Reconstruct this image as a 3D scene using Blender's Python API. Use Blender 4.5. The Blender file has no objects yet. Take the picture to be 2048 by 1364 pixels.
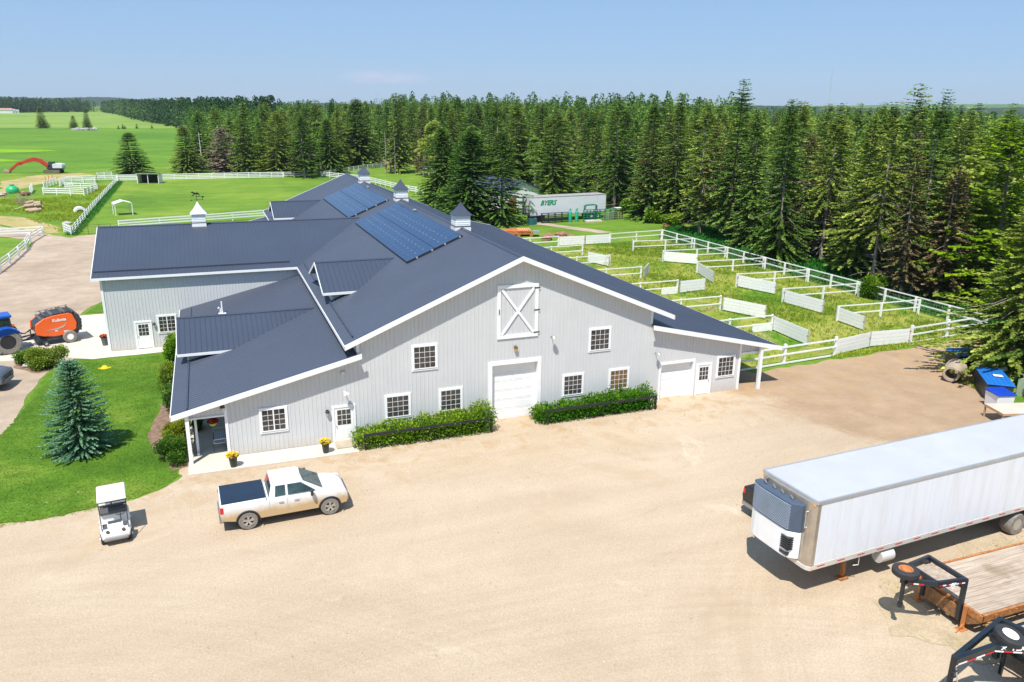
import bpy, bmesh, math, random
import numpy as np
from mathutils import Vector, Matrix
rad = math.radians
C = bpy.context.scene.collection
scene = bpy.context.scene
random.seed(7)
RNG = np.random.default_rng(11)

# ------------------------------------------------------------ camera, light
CAM = Vector((6.634, -40.655, 17.838))
AX_R = Vector((0.93430122, -0.35630585, 0.01128606))
AX_U = Vector((0.09144517, 0.27014612, 0.95846693))
AX_F = Vector((0.34455626, 0.89446476, -0.2849803))
FPX = 1573.82
cd = bpy.data.cameras.new('camera')
cd.sensor_fit = 'HORIZONTAL'
cd.sensor_width = 36.0
cd.lens = 36.0 * FPX / 2048.0
cd.clip_start = 0.5
cd.clip_end = 30000
cam = bpy.data.objects.new('camera', cd)
C.objects.link(cam)
m = Matrix((AX_R, AX_U, -AX_F)).transposed().to_4x4()
m.translation = CAM
cam.matrix_world = m
scene.camera = cam

SUN = Vector((-0.33, -0.43, 1.0)).normalized()      # towards the sun
w = bpy.data.worlds.new('World')
scene.world = w
w.use_nodes = True
nt = w.node_tree
bg = nt.nodes['Background']
sky = nt.nodes.new('ShaderNodeTexSky')
sky.sky_type = 'NISHITA'
sky.sun_disc = False
sky.sun_elevation = math.asin(SUN.z)
sky.sun_rotation = math.atan2(SUN.x, SUN.y)
sky.altitude = 700
sky.air_density = 1.0
sky.dust_density = 0.35
sky.ozone_density = 3.0
skymix = nt.nodes.new('ShaderNodeMix')          # summer haze evens the sky out to a light blue
skymix.data_type = 'RGBA'
skymix.inputs[0].default_value = 0.66
skymix.inputs[7].default_value = (3.5, 5.8, 9.5, 1)
nt.links.new(sky.outputs[0], skymix.inputs[6])
# one faint wisp of cloud low over the woods
cdir = (AX_F * FPX + AX_R * (770 - 1024) - AX_U * (155 - 682)).normalized()
cr_ = cdir.cross(Vector((0, 0, 1))).normalized()
cu_ = cr_.cross(cdir).normalized()
tc = nt.nodes.new('ShaderNodeTexCoord')


def wdot(v, k, off=0.0):
    n = nt.nodes.new('ShaderNodeVectorMath')
    n.operation = 'DOT_PRODUCT'
    nt.links.new(tc.outputs['Generated'], n.inputs[0])
    n.inputs[1].default_value = tuple(v * k)
    return n.outputs['Value']


def wm(op, a, b):
    n = nt.nodes.new('ShaderNodeMath')
    n.operation = op
    for k, x in ((0, a), (1, b)):
        if hasattr(x, 'links'):
            nt.links.new(x, n.inputs[k])
        else:
            n.inputs[k].default_value = x
    return n.outputs[0]


ex_, ey_ = wdot(cr_, 16.0), wdot(cu_, 110.0)
r2_ = wm('ADD', wm('MULTIPLY', ex_, ex_), wm('MULTIPLY', ey_, ey_))
nz = nt.nodes.new('ShaderNodeTexNoise')
nz.inputs['Scale'].default_value = 26
nz.inputs['Detail'].default_value = 6
mpn = nt.nodes.new('ShaderNodeMapping')
mpn.inputs['Scale'].default_value = (1, 1, 3.5)
nt.links.new(tc.outputs['Generated'], mpn.inputs[0])
nt.links.new(mpn.outputs[0], nz.inputs['Vector'])
msk = wm('MULTIPLY', wm('MAXIMUM', wm('SUBTRACT', 1.0, r2_), 0.0), wm('MAXIMUM', wm('MULTIPLY', wm('SUBTRACT', nz.outputs[0], 0.40), 3.2), 0.0))
cmx = nt.nodes.new('ShaderNodeMix')
cmx.data_type = 'RGBA'
cmx.clamp_factor = True
nt.links.new(msk, cmx.inputs[0])
nt.links.new(skymix.outputs[2], cmx.inputs[6])
cmx.inputs[7].default_value = (6.4, 6.9, 9.0, 1)
nt.links.new(cmx.outputs[2], bg.inputs[0])
bg.inputs[1].default_value = 0.078
sl = bpy.data.lights.new('sun', 'SUN')
sl.energy = 4.8
sl.angle = rad(0.5)
sl.color = (1.0, 0.965, 0.90)
so = bpy.data.objects.new('sun', sl)
C.objects.link(so)
so.rotation_euler = (-SUN).to_track_quat('-Z', 'Y').to_euler()
so.location = (0, -60, 80)
vs = scene.view_settings
vs.view_transform = 'Standard'
vs.look = 'None'
vs.exposure = 0.34
vs.gamma = 1.0
try:
    scene.cycles.max_bounces = 5
    scene.cycles.diffuse_bounces = 3
    scene.cycles.glossy_bounces = 3
    scene.cycles.transmission_bounces = 3
    scene.cycles.transparent_max_bounces = 6
    scene.cycles.volume_bounces = 0
except Exception:
    pass


def gp(u, v, z=0.0):
    """world point at height z seen at photo pixel u, v (2048 wide)"""
    r = AX_F * FPX + AX_R * (u - 1024) - AX_U * (v - 682)
    t = (z - CAM.z) / r.z
    p = CAM + r * t
    return Vector((p.x, p.y, z))


def hpx(u, v, base):
    """height above the base point at which row v is met"""
    r = AX_F * FPX + AX_R * (u - 1024) - AX_U * (v - 682)
    d = Vector((base.x - CAM.x, base.y - CAM.y))
    q = Vector((r.x, r.y))
    t = d.dot(q) / q.dot(q)
    return CAM.z + r.z * t


# ------------------------------------------------------------ materials
MATS = {}


def new_mat(name):
    m = bpy.data.materials.new(name)
    m.use_nodes = True
    MATS[name] = m
    return m, m.node_tree, m.node_tree.nodes['Principled BSDF']


def ramp(nt, fac, stops):
    r = nt.nodes.new('ShaderNodeValToRGB')
    el = r.color_ramp.elements
    while len(el) < len(stops):
        el.new(0.5)
    for e, (p, c) in zip(el, stops):
        e.position = p
        e.color = (*c, 1) if len(c) == 3 else c
    nt.links.new(fac, r.inputs[0])
    return r.outputs[0]


def coords(nt, kind='Object', scale=None):
    t = nt.nodes.new('ShaderNodeTexCoord')
    if scale is None:
        return t.outputs[kind]
    mp = nt.nodes.new('ShaderNodeMapping')
    mp.inputs['Scale'].default_value = scale
    nt.links.new(t.outputs[kind], mp.inputs[0])
    return mp.outputs[0]


def noise(nt, vec, scale, detail=4, rough=0.6, dist=0.0, out=0):
    n = nt.nodes.new('ShaderNodeTexNoise')
    n.inputs['Scale'].default_value = scale
    n.inputs['Detail'].default_value = detail
    n.inputs['Roughness'].default_value = rough
    n.inputs['Distortion'].default_value = dist
    nt.links.new(vec, n.inputs['Vector'])
    return n.outputs[out]


def mixc(nt, fac, a, b, mode='MIX'):
    n = nt.nodes.new('ShaderNodeMix')
    n.data_type = 'RGBA'
    n.blend_type = mode
    for k, x in ((0, fac), (6, a), (7, b)):
        if hasattr(x, 'links'):
            nt.links.new(x, n.inputs[k])
        elif isinstance(x, (int, float)):
            n.inputs[k].default_value = x
        else:
            n.inputs[k].default_value = (*x, 1)
    return n.outputs[2]


def maths(nt, op, a, b=0.0, clamp=False):
    n = nt.nodes.new('ShaderNodeMath')
    n.operation = op
    n.use_clamp = clamp
    for k, x in ((0, a), (1, b)):
        if hasattr(x, 'links'):
            nt.links.new(x, n.inputs[k])
        else:
            n.inputs[k].default_value = x
    return n.outputs[0]


def bump(nt, bsdf, h, strength=0.3, dist=0.02):
    b = nt.nodes.new('ShaderNodeBump')
    b.inputs['Strength'].default_value = strength
    b.inputs['Distance'].default_value = dist
    nt.links.new(h, b.inputs['Height'])
    nt.links.new(b.outputs[0], bsdf.inputs['Normal'])


def mat(name, col, rough=0.6, metal=0.0, var=0.08, vscale=1.5, spec=0.5, dirt=None, bumpy=0.0, bscale=40):
    """plain surface with a little uneven wear of its own"""
    if name in MATS:
        return MATS[name]
    m, nt, b = new_mat(name)
    vec = coords(nt)
    f = noise(nt, vec, vscale, 5, 0.65)
    lo = tuple(max(0, c * (1 - var * 1.6)) for c in col)
    hi = tuple(min(1, c * (1 + var)) for c in col)
    c = ramp(nt, f, [(0.3, lo), (0.7, hi)])
    if dirt:
        g = noise(nt, vec, vscale * 2.7, 6, 0.7)
        g = ramp(nt, g, [(dirt[1], (0, 0, 0)), (min(1, dirt[1] + 0.15), (1, 1, 1))])
        c = mixc(nt, g, c, dirt[0])
    nt.links.new(c, b.inputs['Base Color'])
    b.inputs['Roughness'].default_value = rough
    b.inputs['Metallic'].default_value = metal
    b.inputs['Specular IOR Level'].default_value = spec
    if bumpy:
        bump(nt, b, noise(nt, vec, bscale, 4, 0.6), bumpy, 0.01)
    return m


def emit_mat(name, col, s):
    m, nt, b = new_mat(name)
    b.inputs['Emission Color'].default_value = (*col, 1)
    b.inputs['Emission Strength'].default_value = s
    return m


def foliage(name, dark, light, tip, trans=0.30, hue=0.03):
    m = bpy.data.materials.new(name)
    m.use_nodes = True
    MATS[name] = m
    nt = m.node_tree
    nt.nodes.remove(nt.nodes['Principled BSDF'])
    out = nt.nodes['Material Output']
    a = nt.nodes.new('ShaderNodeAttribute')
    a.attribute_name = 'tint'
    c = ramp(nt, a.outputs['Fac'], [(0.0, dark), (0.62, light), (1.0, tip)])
    oi = nt.nodes.new('ShaderNodeObjectInfo')
    hsv = nt.nodes.new('ShaderNodeHueSaturation')
    nt.links.new(c, hsv.inputs['Color'])
    h = maths(nt, 'MULTIPLY_ADD', oi.outputs['Random'], hue * 2)
    h.node.inputs[2].default_value = 0.5 - hue
    nt.links.new(h, hsv.inputs['Hue'])
    v = maths(nt, 'MULTIPLY_ADD', oi.outputs['Random'], -0.55)
    v.node.inputs[2].default_value = 1.30
    nt.links.new(v, hsv.inputs['Value'])
    d = nt.nodes.new('ShaderNodeBsdfDiffuse')
    t = nt.nodes.new('ShaderNodeBsdfTranslucent')
    mx = nt.nodes.new('ShaderNodeMixShader')
    mx.inputs[0].default_value = trans
    nt.links.new(hsv.outputs[0], d.inputs[0])
    nt.links.new(hsv.outputs[0], t.inputs[0])
    nt.links.new(d.outputs[0], mx.inputs[1])
    nt.links.new(t.outputs[0], mx.inputs[2])
    nt.links.new(mx.outputs[0], out.inputs[0])
    return m


# named materials
WHITE = mat('white_paint', (0.84, 0.84, 0.835), 0.45, var=0.03)
FENCEW = mat('white_board', (0.86, 0.85, 0.83), 0.55, var=0.05, vscale=3, dirt=((0.52, 0.49, 0.42), 0.68))
def siding():
    m_, nt_, b_ = new_mat('pale_grey_siding')
    v_ = coords(nt_)
    c_ = ramp(nt_, noise(nt_, v_, 0.6, 5, 0.65), [(0.3, (0.56, 0.565, 0.57)), (0.7, (0.60, 0.605, 0.605))])
    c_ = mixc(nt_, ramp(nt_, noise(nt_, coords(nt_, 'Object', (3.0, 3.0, 0.25)), 1.4, 6, 0.7), [(0.45, (0, 0, 0)), (0.85, (0.35, 0.35, 0.35))]), c_, (0.47, 0.46, 0.44))
    s_ = nt_.nodes.new('ShaderNodeSeparateXYZ')
    nt_.links.new(v_, s_.inputs[0])
    h_ = maths(nt_, 'ADD', s_.outputs[2], maths(nt_, 'MULTIPLY', noise(nt_, v_, 1.8, 5, 0.7), -0.9))
    mr_ = nt_.nodes.new('ShaderNodeMapRange')
    mr_.inputs[1].default_value = -0.45
    mr_.inputs[2].default_value = 0.25
    mr_.inputs[3].default_value = 0.55
    mr_.inputs[4].default_value = 0.0
    nt_.links.new(h_, mr_.inputs[0])
    c_ = mixc(nt_, mr_.outputs[0], c_, (0.46, 0.39, 0.30))
    nt_.links.new(c_, b_.inputs['Base Color'])
    b_.inputs['Roughness'].default_value = 0.5
    return m_


SIDING = siding()
BLACK = mat('black_rubber', (0.02, 0.02, 0.022), 0.6)
DARK = mat('dark_metal', (0.035, 0.04, 0.045), 0.45, var=0.2)
STEEL = mat('bare_steel', (0.42, 0.40, 0.37), 0.35, 0.8, var=0.12, vscale=3)
GALV = mat('galvanised', (0.55, 0.56, 0.57), 0.4, 0.6)
CONC = mat('concrete', (0.60, 0.54, 0.45), 0.85, var=0.06, vscale=1.2, bumpy=0.15)
WOODG = mat('weathered_wood', (0.42, 0.33, 0.25), 0.85, var=0.2, vscale=5)
BARK = mat('bark', (0.16, 0.12, 0.09), 0.9, var=0.3, vscale=6)
BARKG = mat('grey_bark', (0.36, 0.30, 0.25), 0.9, var=0.25, vscale=5)
BIRCH = mat('pale_bark', (0.62, 0.58, 0.52), 0.8, var=0.15, vscale=5)
RUST = mat('rusty_metal', (0.42, 0.17, 0.05), 0.8, var=0.3, vscale=8, dirt=((0.15, 0.06, 0.03), 0.66))
RED = mat('red_reflector', (0.6, 0.02, 0.02), 0.4)
ORANGE = mat('orange_paint', (0.85, 0.13, 0.02), 0.35, var=0.04)
GLASS = mat('dark_glass', (0.02, 0.03, 0.035), 0.06, spec=0.9, var=0.3, vscale=2)


def roof_mat(name, col):
    m, nt, b = new_mat(name)
    vec = coords(nt)
    f = noise(nt, vec, 0.25, 4, 0.6)
    c = ramp(nt, f, [(0.3, tuple(x * 0.93 for x in col)), (0.7, tuple(x * 1.07 for x in col))])
    nt.links.new(c, b.inputs['Base Color'])
    b.inputs['Roughness'].default_value = 0.40
    b.inputs['Specular IOR Level'].default_value = 0.42
    return m


ROOF = roof_mat('slate_blue_metal', (0.050, 0.062, 0.092))


def window_glass(name, col, glow=None):
    m, nt, b = new_mat(name)
    vec = coords(nt)
    f = noise(nt, vec, 1.6, 3, 0.5, 0.6)
    c = ramp(nt, f, [(0.35, tuple(x * 0.5 for x in col)), (0.65, col)])
    nt.links.new(c, b.inputs['Base Color'])
    b.inputs['Roughness'].default_value = 0.08
    return m


PANE = window_glass('window_glass', (0.07, 0.065, 0.06))
PANEB = window_glass('amber_window_glass', (0.22, 0.13, 0.05))


def solar_mat():
    m, nt, b = new_mat('solar_glass')
    vec = coords(nt)
    br = nt.nodes.new('ShaderNodeTexBrick')
    br.offset = 0.0
    br.inputs['Scale'].default_value = 1.0
    br.inputs['Mortar Size'].default_value = 0.012
    br.inputs['Brick Width'].default_value = 1.0
    br.inputs['Row Height'].default_value = 1.0
    br.inputs['Color1'].default_value = (0.014, 0.04, 0.10, 1)
    br.inputs['Color2'].default_value = (0.016, 0.046, 0.115, 1)
    br.inputs['Mortar'].default_value = (0.035, 0.075, 0.15, 1)
    nt.links.new(vec, br.inputs['Vector'])
    nt.links.new(br.outputs[0], b.inputs['Base Color'])
    b.inputs['Roughness'].default_value = 0.16
    b.inputs['Specular IOR Level'].default_value = 0.4
    return m


SOLAR = solar_mat()


def ground_mat(name, stops, scale, mid=None, fine=25.0, bumps=0.5, bd=0.04, streak=None, patches=None, stain=None):
    """stops: colour ramp over large noise; patches: (colour, threshold, scale)"""
    m, nt, b = new_mat(name)
    vec = coords(nt)
    a = noise(nt, vec, scale, 6, 0.62, 0.3)
    c = ramp(nt, a, stops)
    f = noise(nt, vec, fine, 5, 0.7)
    c = mixc(nt, 0.55, c, ramp(nt, f, [(0.3, (0.62, 0.62, 0.62)), (0.7, (1.28, 1.28, 1.28))]), 'MULTIPLY')
    if mid:
        g = noise(nt, vec, mid, 6, 0.75, 0.5)
        c = mixc(nt, 0.5, c, ramp(nt, g, [(0.35, (0.72, 0.72, 0.72)), (0.65, (1.2, 1.2, 1.2))]), 'MULTIPLY')
    for i, (pc, th, sc_) in enumerate(patches or []):
        mp = nt.nodes.new('ShaderNodeMapping')
        mp.inputs['Location'].default_value = (13.7 * i, 7.1 * i, 0)
        nt.links.new(vec, mp.inputs[0])
        g = noise(nt, mp.outputs[0], sc_, 8, 0.72, 0.8)
        g = ramp(nt, g, [(th, (0, 0, 0)), (th + 0.09, (1, 1, 1))])
        c = mixc(nt, g, c, pc)
    if streak:
        mp = nt.nodes.new('ShaderNodeMapping')
        mp.inputs['Rotation'].default_value = (0, 0, streak[0])
        mp.inputs['Scale'].default_value = (streak[1], streak[2], 1)
        nt.links.new(vec, mp.inputs[0])
        g = noise(nt, mp.outputs[0], 1.0, 5, 0.6, 0.4)
        c = mixc(nt, streak[4], c, ramp(nt, g, [(0.35, streak[3]), (0.65, (1.12, 1.12, 1.12))]), 'MULTIPLY')
    nt.links.new(c, b.inputs['Base Color'])
    b.inputs['Roughness'].default_value = 0.95
    b.inputs['Specular IOR Level'].default_value = 0.15
    h = maths(nt, 'ADD', f, noise(nt, vec, fine * 0.2, 4, 0.6))
    bump(nt, b, h, bumps, bd)
    return m


# ------------------------------------------------------------ mesh helpers
class MB:
    def __init__(s):
        s.v, s.f, s.m = [], [], []

    def add(s, vs, fs, mi=0):
        n = len(s.v)
        s.v += [tuple(p) for p in vs]
        s.f += [tuple(i + n for i in f) for f in fs]
        s.m += [mi] * len(fs)
        return s

    def box(s, lo, hi, mi=0):
        x0, y0, z0 = lo
        x1, y1, z1 = hi
        return s.add([(x0, y0, z0), (x1, y0, z0), (x1, y1, z0), (x0, y1, z0), (x0, y0, z1), (x1, y0, z1), (x1, y1, z1), (x0, y1, z1)],
                     [(3, 2, 1, 0), (4, 5, 6, 7), (0, 1, 5, 4), (1, 2, 6, 5), (2, 3, 7, 6), (3, 0, 4, 7)], mi)

    def beam(s, a, b, wx, wz, mi=0, up=(0, 0, 1)):
        """box from a to b, wx across, wz along up"""
        a, b = Vector(a), Vector(b)
        d = (b - a).normalized()
        u = Vector(up)
        if abs(d.dot(u)) > 0.98:
            u = Vector((0, 1, 0))
        r = d.cross(u).normalized()
        u = r.cross(d).normalized()
        r = r * (wx / 2)
        u = u * (wz / 2)
        vs = [a - r - u, a + r - u, a + r + u, a - r + u, b - r - u, b + r - u, b + r + u, b - r + u]
        return s.add(vs, [(3, 2, 1, 0), (4, 5, 6, 7), (0, 1, 5, 4), (1, 2, 6, 5), (2, 3, 7, 6), (3, 0, 4, 7)], mi)

    def tube(s, pts, r, n=8, mi=0, r2=None):
        pts = [Vector(p) for p in pts]
        rings = []
        for i, p in enumerate(pts):
            d = (pts[min(i + 1, len(pts) - 1)] - pts[max(i - 1, 0)]).normalized()
            u = Vector((0, 0, 1)) if abs(d.z) < 0.95 else Vector((0, 1, 0))
            a = d.cross(u).normalized()
            b = a.cross(d).normalized()
            t = i / max(1, len(pts) - 1)
            rr = r if r2 is None else r + (r2 - r) * t
            rings.append([p + (a * math.cos(2 * math.pi * k / n) + b * math.sin(2 * math.pi * k / n)) * rr for k in range(n)])
        vs = [q for g in rings for q in g]
        fs = []
        for i in range(len(rings) - 1):
            for k in range(n):
                fs.append((i * n + k, i * n + (k + 1) % n, (i + 1) * n + (k + 1) % n, (i + 1) * n + k))
        fs.append(tuple(range(n - 1, -1, -1)))
        L = (len(rings) - 1) * n
        fs.append(tuple(L + k for k in range(n)))
        return s.add(vs, fs, mi)

    def lathe(s, o, axis, prof, n=24, mi=0):
        """prof: list of (distance along axis, radius)"""
        o, d = Vector(o), Vector(axis).normalized()
        u = Vector((0, 0, 1)) if abs(d.z) < 0.9 else Vector((1, 0, 0))
        a = d.cross(u).normalized()
        b = a.cross(d).normalized()
        vs, fs = [], []
        for t, r in prof:
            for k in range(n):
                an = 2 * math.pi * k / n
                vs.append(o + d * t + (a * math.cos(an) + b * math.sin(an)) * r)
        for i in range(len(prof) - 1):
            for k in range(n):
                fs.append((i * n + k, i * n + (k + 1) % n, (i + 1) * n + (k + 1) % n, (i + 1) * n + k))
        if tuple(prof[0]) != tuple(prof[-1]):      # a closed profile is a ring and needs no caps
            fs.append(tuple(range(n - 1, -1, -1)))
            L = (len(prof) - 1) * n
            fs.append(tuple(L + k for k in range(n)))
        return s.add(vs, fs, mi)

    def prism(s, poly, off, mi=0):
        """polygon extruded by the vector off"""
        poly = [Vector(p) for p in poly]
        off = Vector(off)
        n = len(poly)
        vs = poly + [p + off for p in poly]
        fs = [tuple(range(n - 1, -1, -1)), tuple(n + i for i in range(n))]
        fs += [(i, (i + 1) % n, n + (i + 1) % n, n + i) for i in range(n)]
        return s.add(vs, fs, mi)

    def loft(s, secs, mi=0, cap=True, closed=True):
        n = len(secs[0])
        vs = [p for q in secs for p in q]
        fs = []
        for i in range(len(secs) - 1):
            for k in range(n if closed else n - 1):
                fs.append((i * n + k, i * n + (k + 1) % n, (i + 1) * n + (k + 1) % n, (i + 1) * n + k))
        if cap:
            fs.append(tuple(range(n - 1, -1, -1)))
            L = (len(secs) - 1) * n
            fs.append(tuple(L + k for k in range(n)))
        return s.add(vs, fs, mi)

    def quad(s, *p, mi=0):
        return s.add(p, [tuple(range(len(p)))], mi)

    def build(s, name, mats, parent=None, world=False, smooth=False, bevel=0, seg=2):
        if not isinstance(mats, (list, tuple)):
            mats = [mats]
        me = bpy.data.meshes.new(name)
        off = parent.location if (parent is not None and world) else Vector((0, 0, 0))
        if parent is not None and world and parent.parent is not None:
            pp = parent.parent
            off = off + pp.location
        me.from_pydata([(p[0] - off[0], p[1] - off[1], p[2] - off[2]) for p in s.v], [], s.f)
        for m in mats:
            me.materials.append(m)
        me.polygons.foreach_set('material_index', s.m)
        bm = bmesh.new()
        bm.from_mesh(me)
        bmesh.ops.recalc_face_normals(bm, faces=bm.faces)
        bm.to_mesh(me)
        bm.free()
        if smooth:
            me.polygons.foreach_set('use_smooth', [True] * len(me.polygons))
            try:
                me.set_sharp_from_angle(angle=rad(38))
            except Exception:
                pass
        o = bpy.data.objects.new(name, me)
        C.objects.link(o)
        if parent is not None:
            o.parent = parent
        if bevel:
            md = o.modifiers.new('bevel', 'BEVEL')
            md.width = bevel
            md.segments = seg
            md.limit_method = 'ANGLE'
            md.angle_limit = rad(40)
        return o


def tag(o, label=None, cat=None, group=None, kind=None):
    if label:
        o['label'] = label
    if cat:
        o['category'] = cat
    if group:
        o['group'] = group
    if kind:
        o['kind'] = kind
    return o


def thing(name, label, cat, loc=(0, 0, 0), rz=0.0, group=None):
    o = bpy.data.objects.new(name, None)
    C.objects.link(o)
    o.location = loc
    o.rotation_euler = (0, 0, rz)
    o.empty_display_size = 0.3
    return tag(o, label, cat, group)


def kids(o):
    return [c for c in bpy.data.objects if c.parent == o]


def dup(root, loc, rz=0.0, label=None, group=None):
    r = root.copy()
    C.objects.link(r)
    r.location = loc
    r.rotation_euler = (0, 0, rz)
    if label:
        r['label'] = label
    if group:
        r['group'] = group
    for ch in kids(root):
        c = ch.copy()
        C.objects.link(c)
        c.parent = r
        for g in kids(ch):
            d = g.copy()
            C.objects.link(d)
            d.parent = c
    return r


def lettering(txt, size, o, xdir, updir, m, parent, name='lettering', shear=0.0, ext=0.004, bold=0.0, align='LEFT'):
    cu = bpy.data.curves.new(name, 'FONT')
    cu.body = txt
    cu.size = size
    cu.extrude = ext
    cu.shear = shear
    cu.offset = bold
    cu.align_x = align
    cu.resolution_u = 3
    cu.materials.append(m)
    ob = bpy.data.objects.new(name, cu)
    C.objects.link(ob)
    x = Vector(xdir).normalized()
    y = Vector(updir).normalized()
    z = x.cross(y)
    mt = Matrix((x, y, z)).transposed().to_4x4()
    mt.translation = Vector(o)
    bpy.context.view_layer.update()
    me = bpy.data.meshes.new_from_object(ob.evaluated_get(bpy.context.evaluated_depsgraph_get()))
    bpy.data.objects.remove(ob)
    ob = bpy.data.objects.new(name, me)
    C.objects.link(ob)
    ob.parent = parent
    ob.matrix_local = mt
    return ob


def np_mesh(name, V, F, mats, tint=None, mi=None, smooth=False):
    """V (n,3), F (m,k) arrays"""
    me = bpy.data.meshes.new(name)
    V = np.asarray(V, np.float32)
    F = np.asarray(F, np.int32)
    k = F.shape[1]
    me.vertices.add(len(V))
    me.vertices.foreach_set('co', V.ravel())
    me.loops.add(F.size)
    me.loops.foreach_set('vertex_index', F.ravel())
    me.polygons.add(len(F))
    me.polygons.foreach_set('loop_start', np.arange(0, F.size, k, dtype=np.int32))
    me.polygons.foreach_set('loop_total', np.full(len(F), k, np.int32))
    for m in (mats if isinstance(mats, (list, tuple)) else [mats]):
        me.materials.append(m)
    if mi is not None:
        me.polygons.foreach_set('material_index', np.asarray(mi, np.int32))
    if tint is not None:
        a = me.attributes.new('tint', 'FLOAT', 'FACE')
        a.data.foreach_set('value', np.asarray(tint, np.float32))
    if smooth:
        me.polygons.foreach_set('use_smooth', [True] * len(F))
    me.update()
    me.validate()
    return me
# ------------------------------------------------------------ ground
def jitter(pts, step=0.8, amp=0.25, closed=True, seed=1):
    """break a polygon outline into short wandering edges"""
    r = random.Random(seed)
    out = []
    n = len(pts)
    for i in range(n):
        a, b = Vector(pts[i][:2]), Vector(pts[(i + 1) % n][:2])
        L = (b - a).length
        k = max(1, int(L / step))
        nrm = Vector((-(b - a).y, (b - a).x)).normalized() if L > 1e-6 else Vector((0, 0))
        for j in range(k):
            q = a.lerp(b, j / k)
            if j:
                s = math.sin(q.x * 1.3 + q.y * 0.7 + seed) * 0.5 + math.sin(q.x * 0.37 - q.y * 0.53 + seed * 2) * 0.6 + r.uniform(-0.6, 0.6)
                q = q + nrm * amp * s
            out.append((q.x, q.y))
    return out


def sheet(name, pts, z, m, kind='structure', amp=0.25, step=0.8, seed=1):
    if amp:
        pts = jitter(pts, step, amp, seed=seed)
    bm = bmesh.new()
    vs = [bm.verts.new((p[0], p[1], z)) for p in pts]
    es = [bm.edges.new((vs[i], vs[(i + 1) % len(vs)])) for i in range(len(vs))]
    bmesh.ops.triangle_fill(bm, use_beauty=True, use_dissolve=False, edges=es, normal=(0, 0, 1))
    for f in bm.faces:
        if f.normal.z < 0:
            f.normal_flip()
    me = bpy.data.meshes.new(name)
    bm.to_mesh(me)
    bm.free()
    me.materials.append(m)
    o = bpy.data.objects.new(name, me)
    C.objects.link(o)
    o['kind'] = kind
    return o


def px(*l):
    return [tuple(gp(u, v)[:2]) for u, v in l]


GRASS = ground_mat('pasture_grass', [(0.25, (0.085, 0.18, 0.020)), (0.5, (0.155, 0.26, 0.028)), (0.75, (0.27, 0.33, 0.05))], 0.045, mid=0.22, fine=3, bumps=0.6, bd=0.2, patches=[((0.24, 0.22, 0.09), 0.66, 0.12), ((0.09, 0.20, 0.02), 0.60, 0.08)],
                   streak=(0.2, 0.05, 0.35, (0.75, 0.82, 0.75), 0.6))
LAWN = ground_mat('mown_lawn', [(0.3, (0.045, 0.115, 0.010)), (0.52, (0.105, 0.205, 0.018)), (0.72, (0.24, 0.29, 0.045))], 0.16, mid=0.8, fine=12, bumps=0.5, bd=0.05,
                  streak=(0.5, 0.5, 1.6, (0.7, 0.78, 0.7), 0.5), patches=[((0.21, 0.24, 0.04), 0.63, 0.35)])
PENG = ground_mat('trampled_pen_grass', [(0.28, (0.17, 0.24, 0.025)), (0.5, (0.30, 0.32, 0.05)), (0.72, (0.38, 0.35, 0.09))], 0.16, mid=0.9, fine=6, bumps=0.7, bd=0.15,
                  patches=[((0.09, 0.21, 0.015), 0.52, 0.12), ((0.42, 0.31, 0.17), 0.58, 0.28)])
CROP = ground_mat('crop_rows', [(0.3, (0.085, 0.19, 0.020)), (0.6, (0.135, 0.25, 0.025)), (0.8, (0.21, 0.31, 0.03))], 0.012, mid=0.06, fine=1.0, bumps=0.3, bd=0.2,
                  streak=(-0.12, 0.004, 0.05, (0.82, 0.9, 0.8), 0.8))
HAY = ground_mat('hay_meadow', [(0.3, (0.16, 0.27, 0.05)), (0.6, (0.235, 0.33, 0.065)), (0.8, (0.32, 0.34, 0.10))], 0.006, mid=0.04, fine=0.8, bumps=0.2, bd=0.2,
                 streak=(-0.1, 0.002, 0.02, (0.85, 0.9, 0.85), 0.8))
YARD = ground_mat('sandy_gravel', [(0.28, (0.435, 0.335, 0.228)), (0.5, (0.485, 0.38, 0.268)), (0.72, (0.525, 0.42, 0.305))], 0.10, mid=None, fine=14, bumps=0.55, bd=0.03,
                  patches=[((0.45, 0.345, 0.235), 0.56, 0.11), ((0.44, 0.31, 0.18), 0.67, 0.9), ((0.54, 0.445, 0.33), 0.62, 0.22)],
                  streak=(0.12, 0.10, 0.8, (0.90, 0.88, 0.86), 0.35))
DIRT = ground_mat('packed_brown_dirt', [(0.28, (0.34, 0.22, 0.13)), (0.5, (0.42, 0.285, 0.17)), (0.75, (0.50, 0.36, 0.23))], 0.12, mid=0.8, fine=14, bumps=0.5, bd=0.03,
                  patches=[((0.22, 0.20, 0.06), 0.72, 0.9)], streak=(0.1, 0.15, 1.2, (0.85, 0.82, 0.8), 0.5))
ROAD = ground_mat('gravel_road', [(0.28, (0.34, 0.26, 0.19)), (0.5, (0.43, 0.335, 0.25)), (0.75, (0.50, 0.40, 0.31))], 0.12, mid=0.5, fine=16, bumps=0.5, bd=0.03,
                  streak=(1.1, 0.12, 1.0, (0.86, 0.83, 0.8), 0.5), patches=[((0.34, 0.25, 0.18), 0.66, 0.22)])
DRYG = ground_mat('dry_grass_verge', [(0.28, (0.30, 0.27, 0.08)), (0.5, (0.42, 0.34, 0.14)), (0.75, (0.52, 0.42, 0.24))], 0.2, mid=1.0, fine=8, bumps=0.6, bd=0.08,
                  patches=[((0.14, 0.23, 0.03), 0.56, 0.35)])
MULCH = mat('mulch_soil', (0.24, 0.15, 0.10), 0.95, var=0.3, vscale=3, bumpy=0.5, bscale=14)
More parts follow.
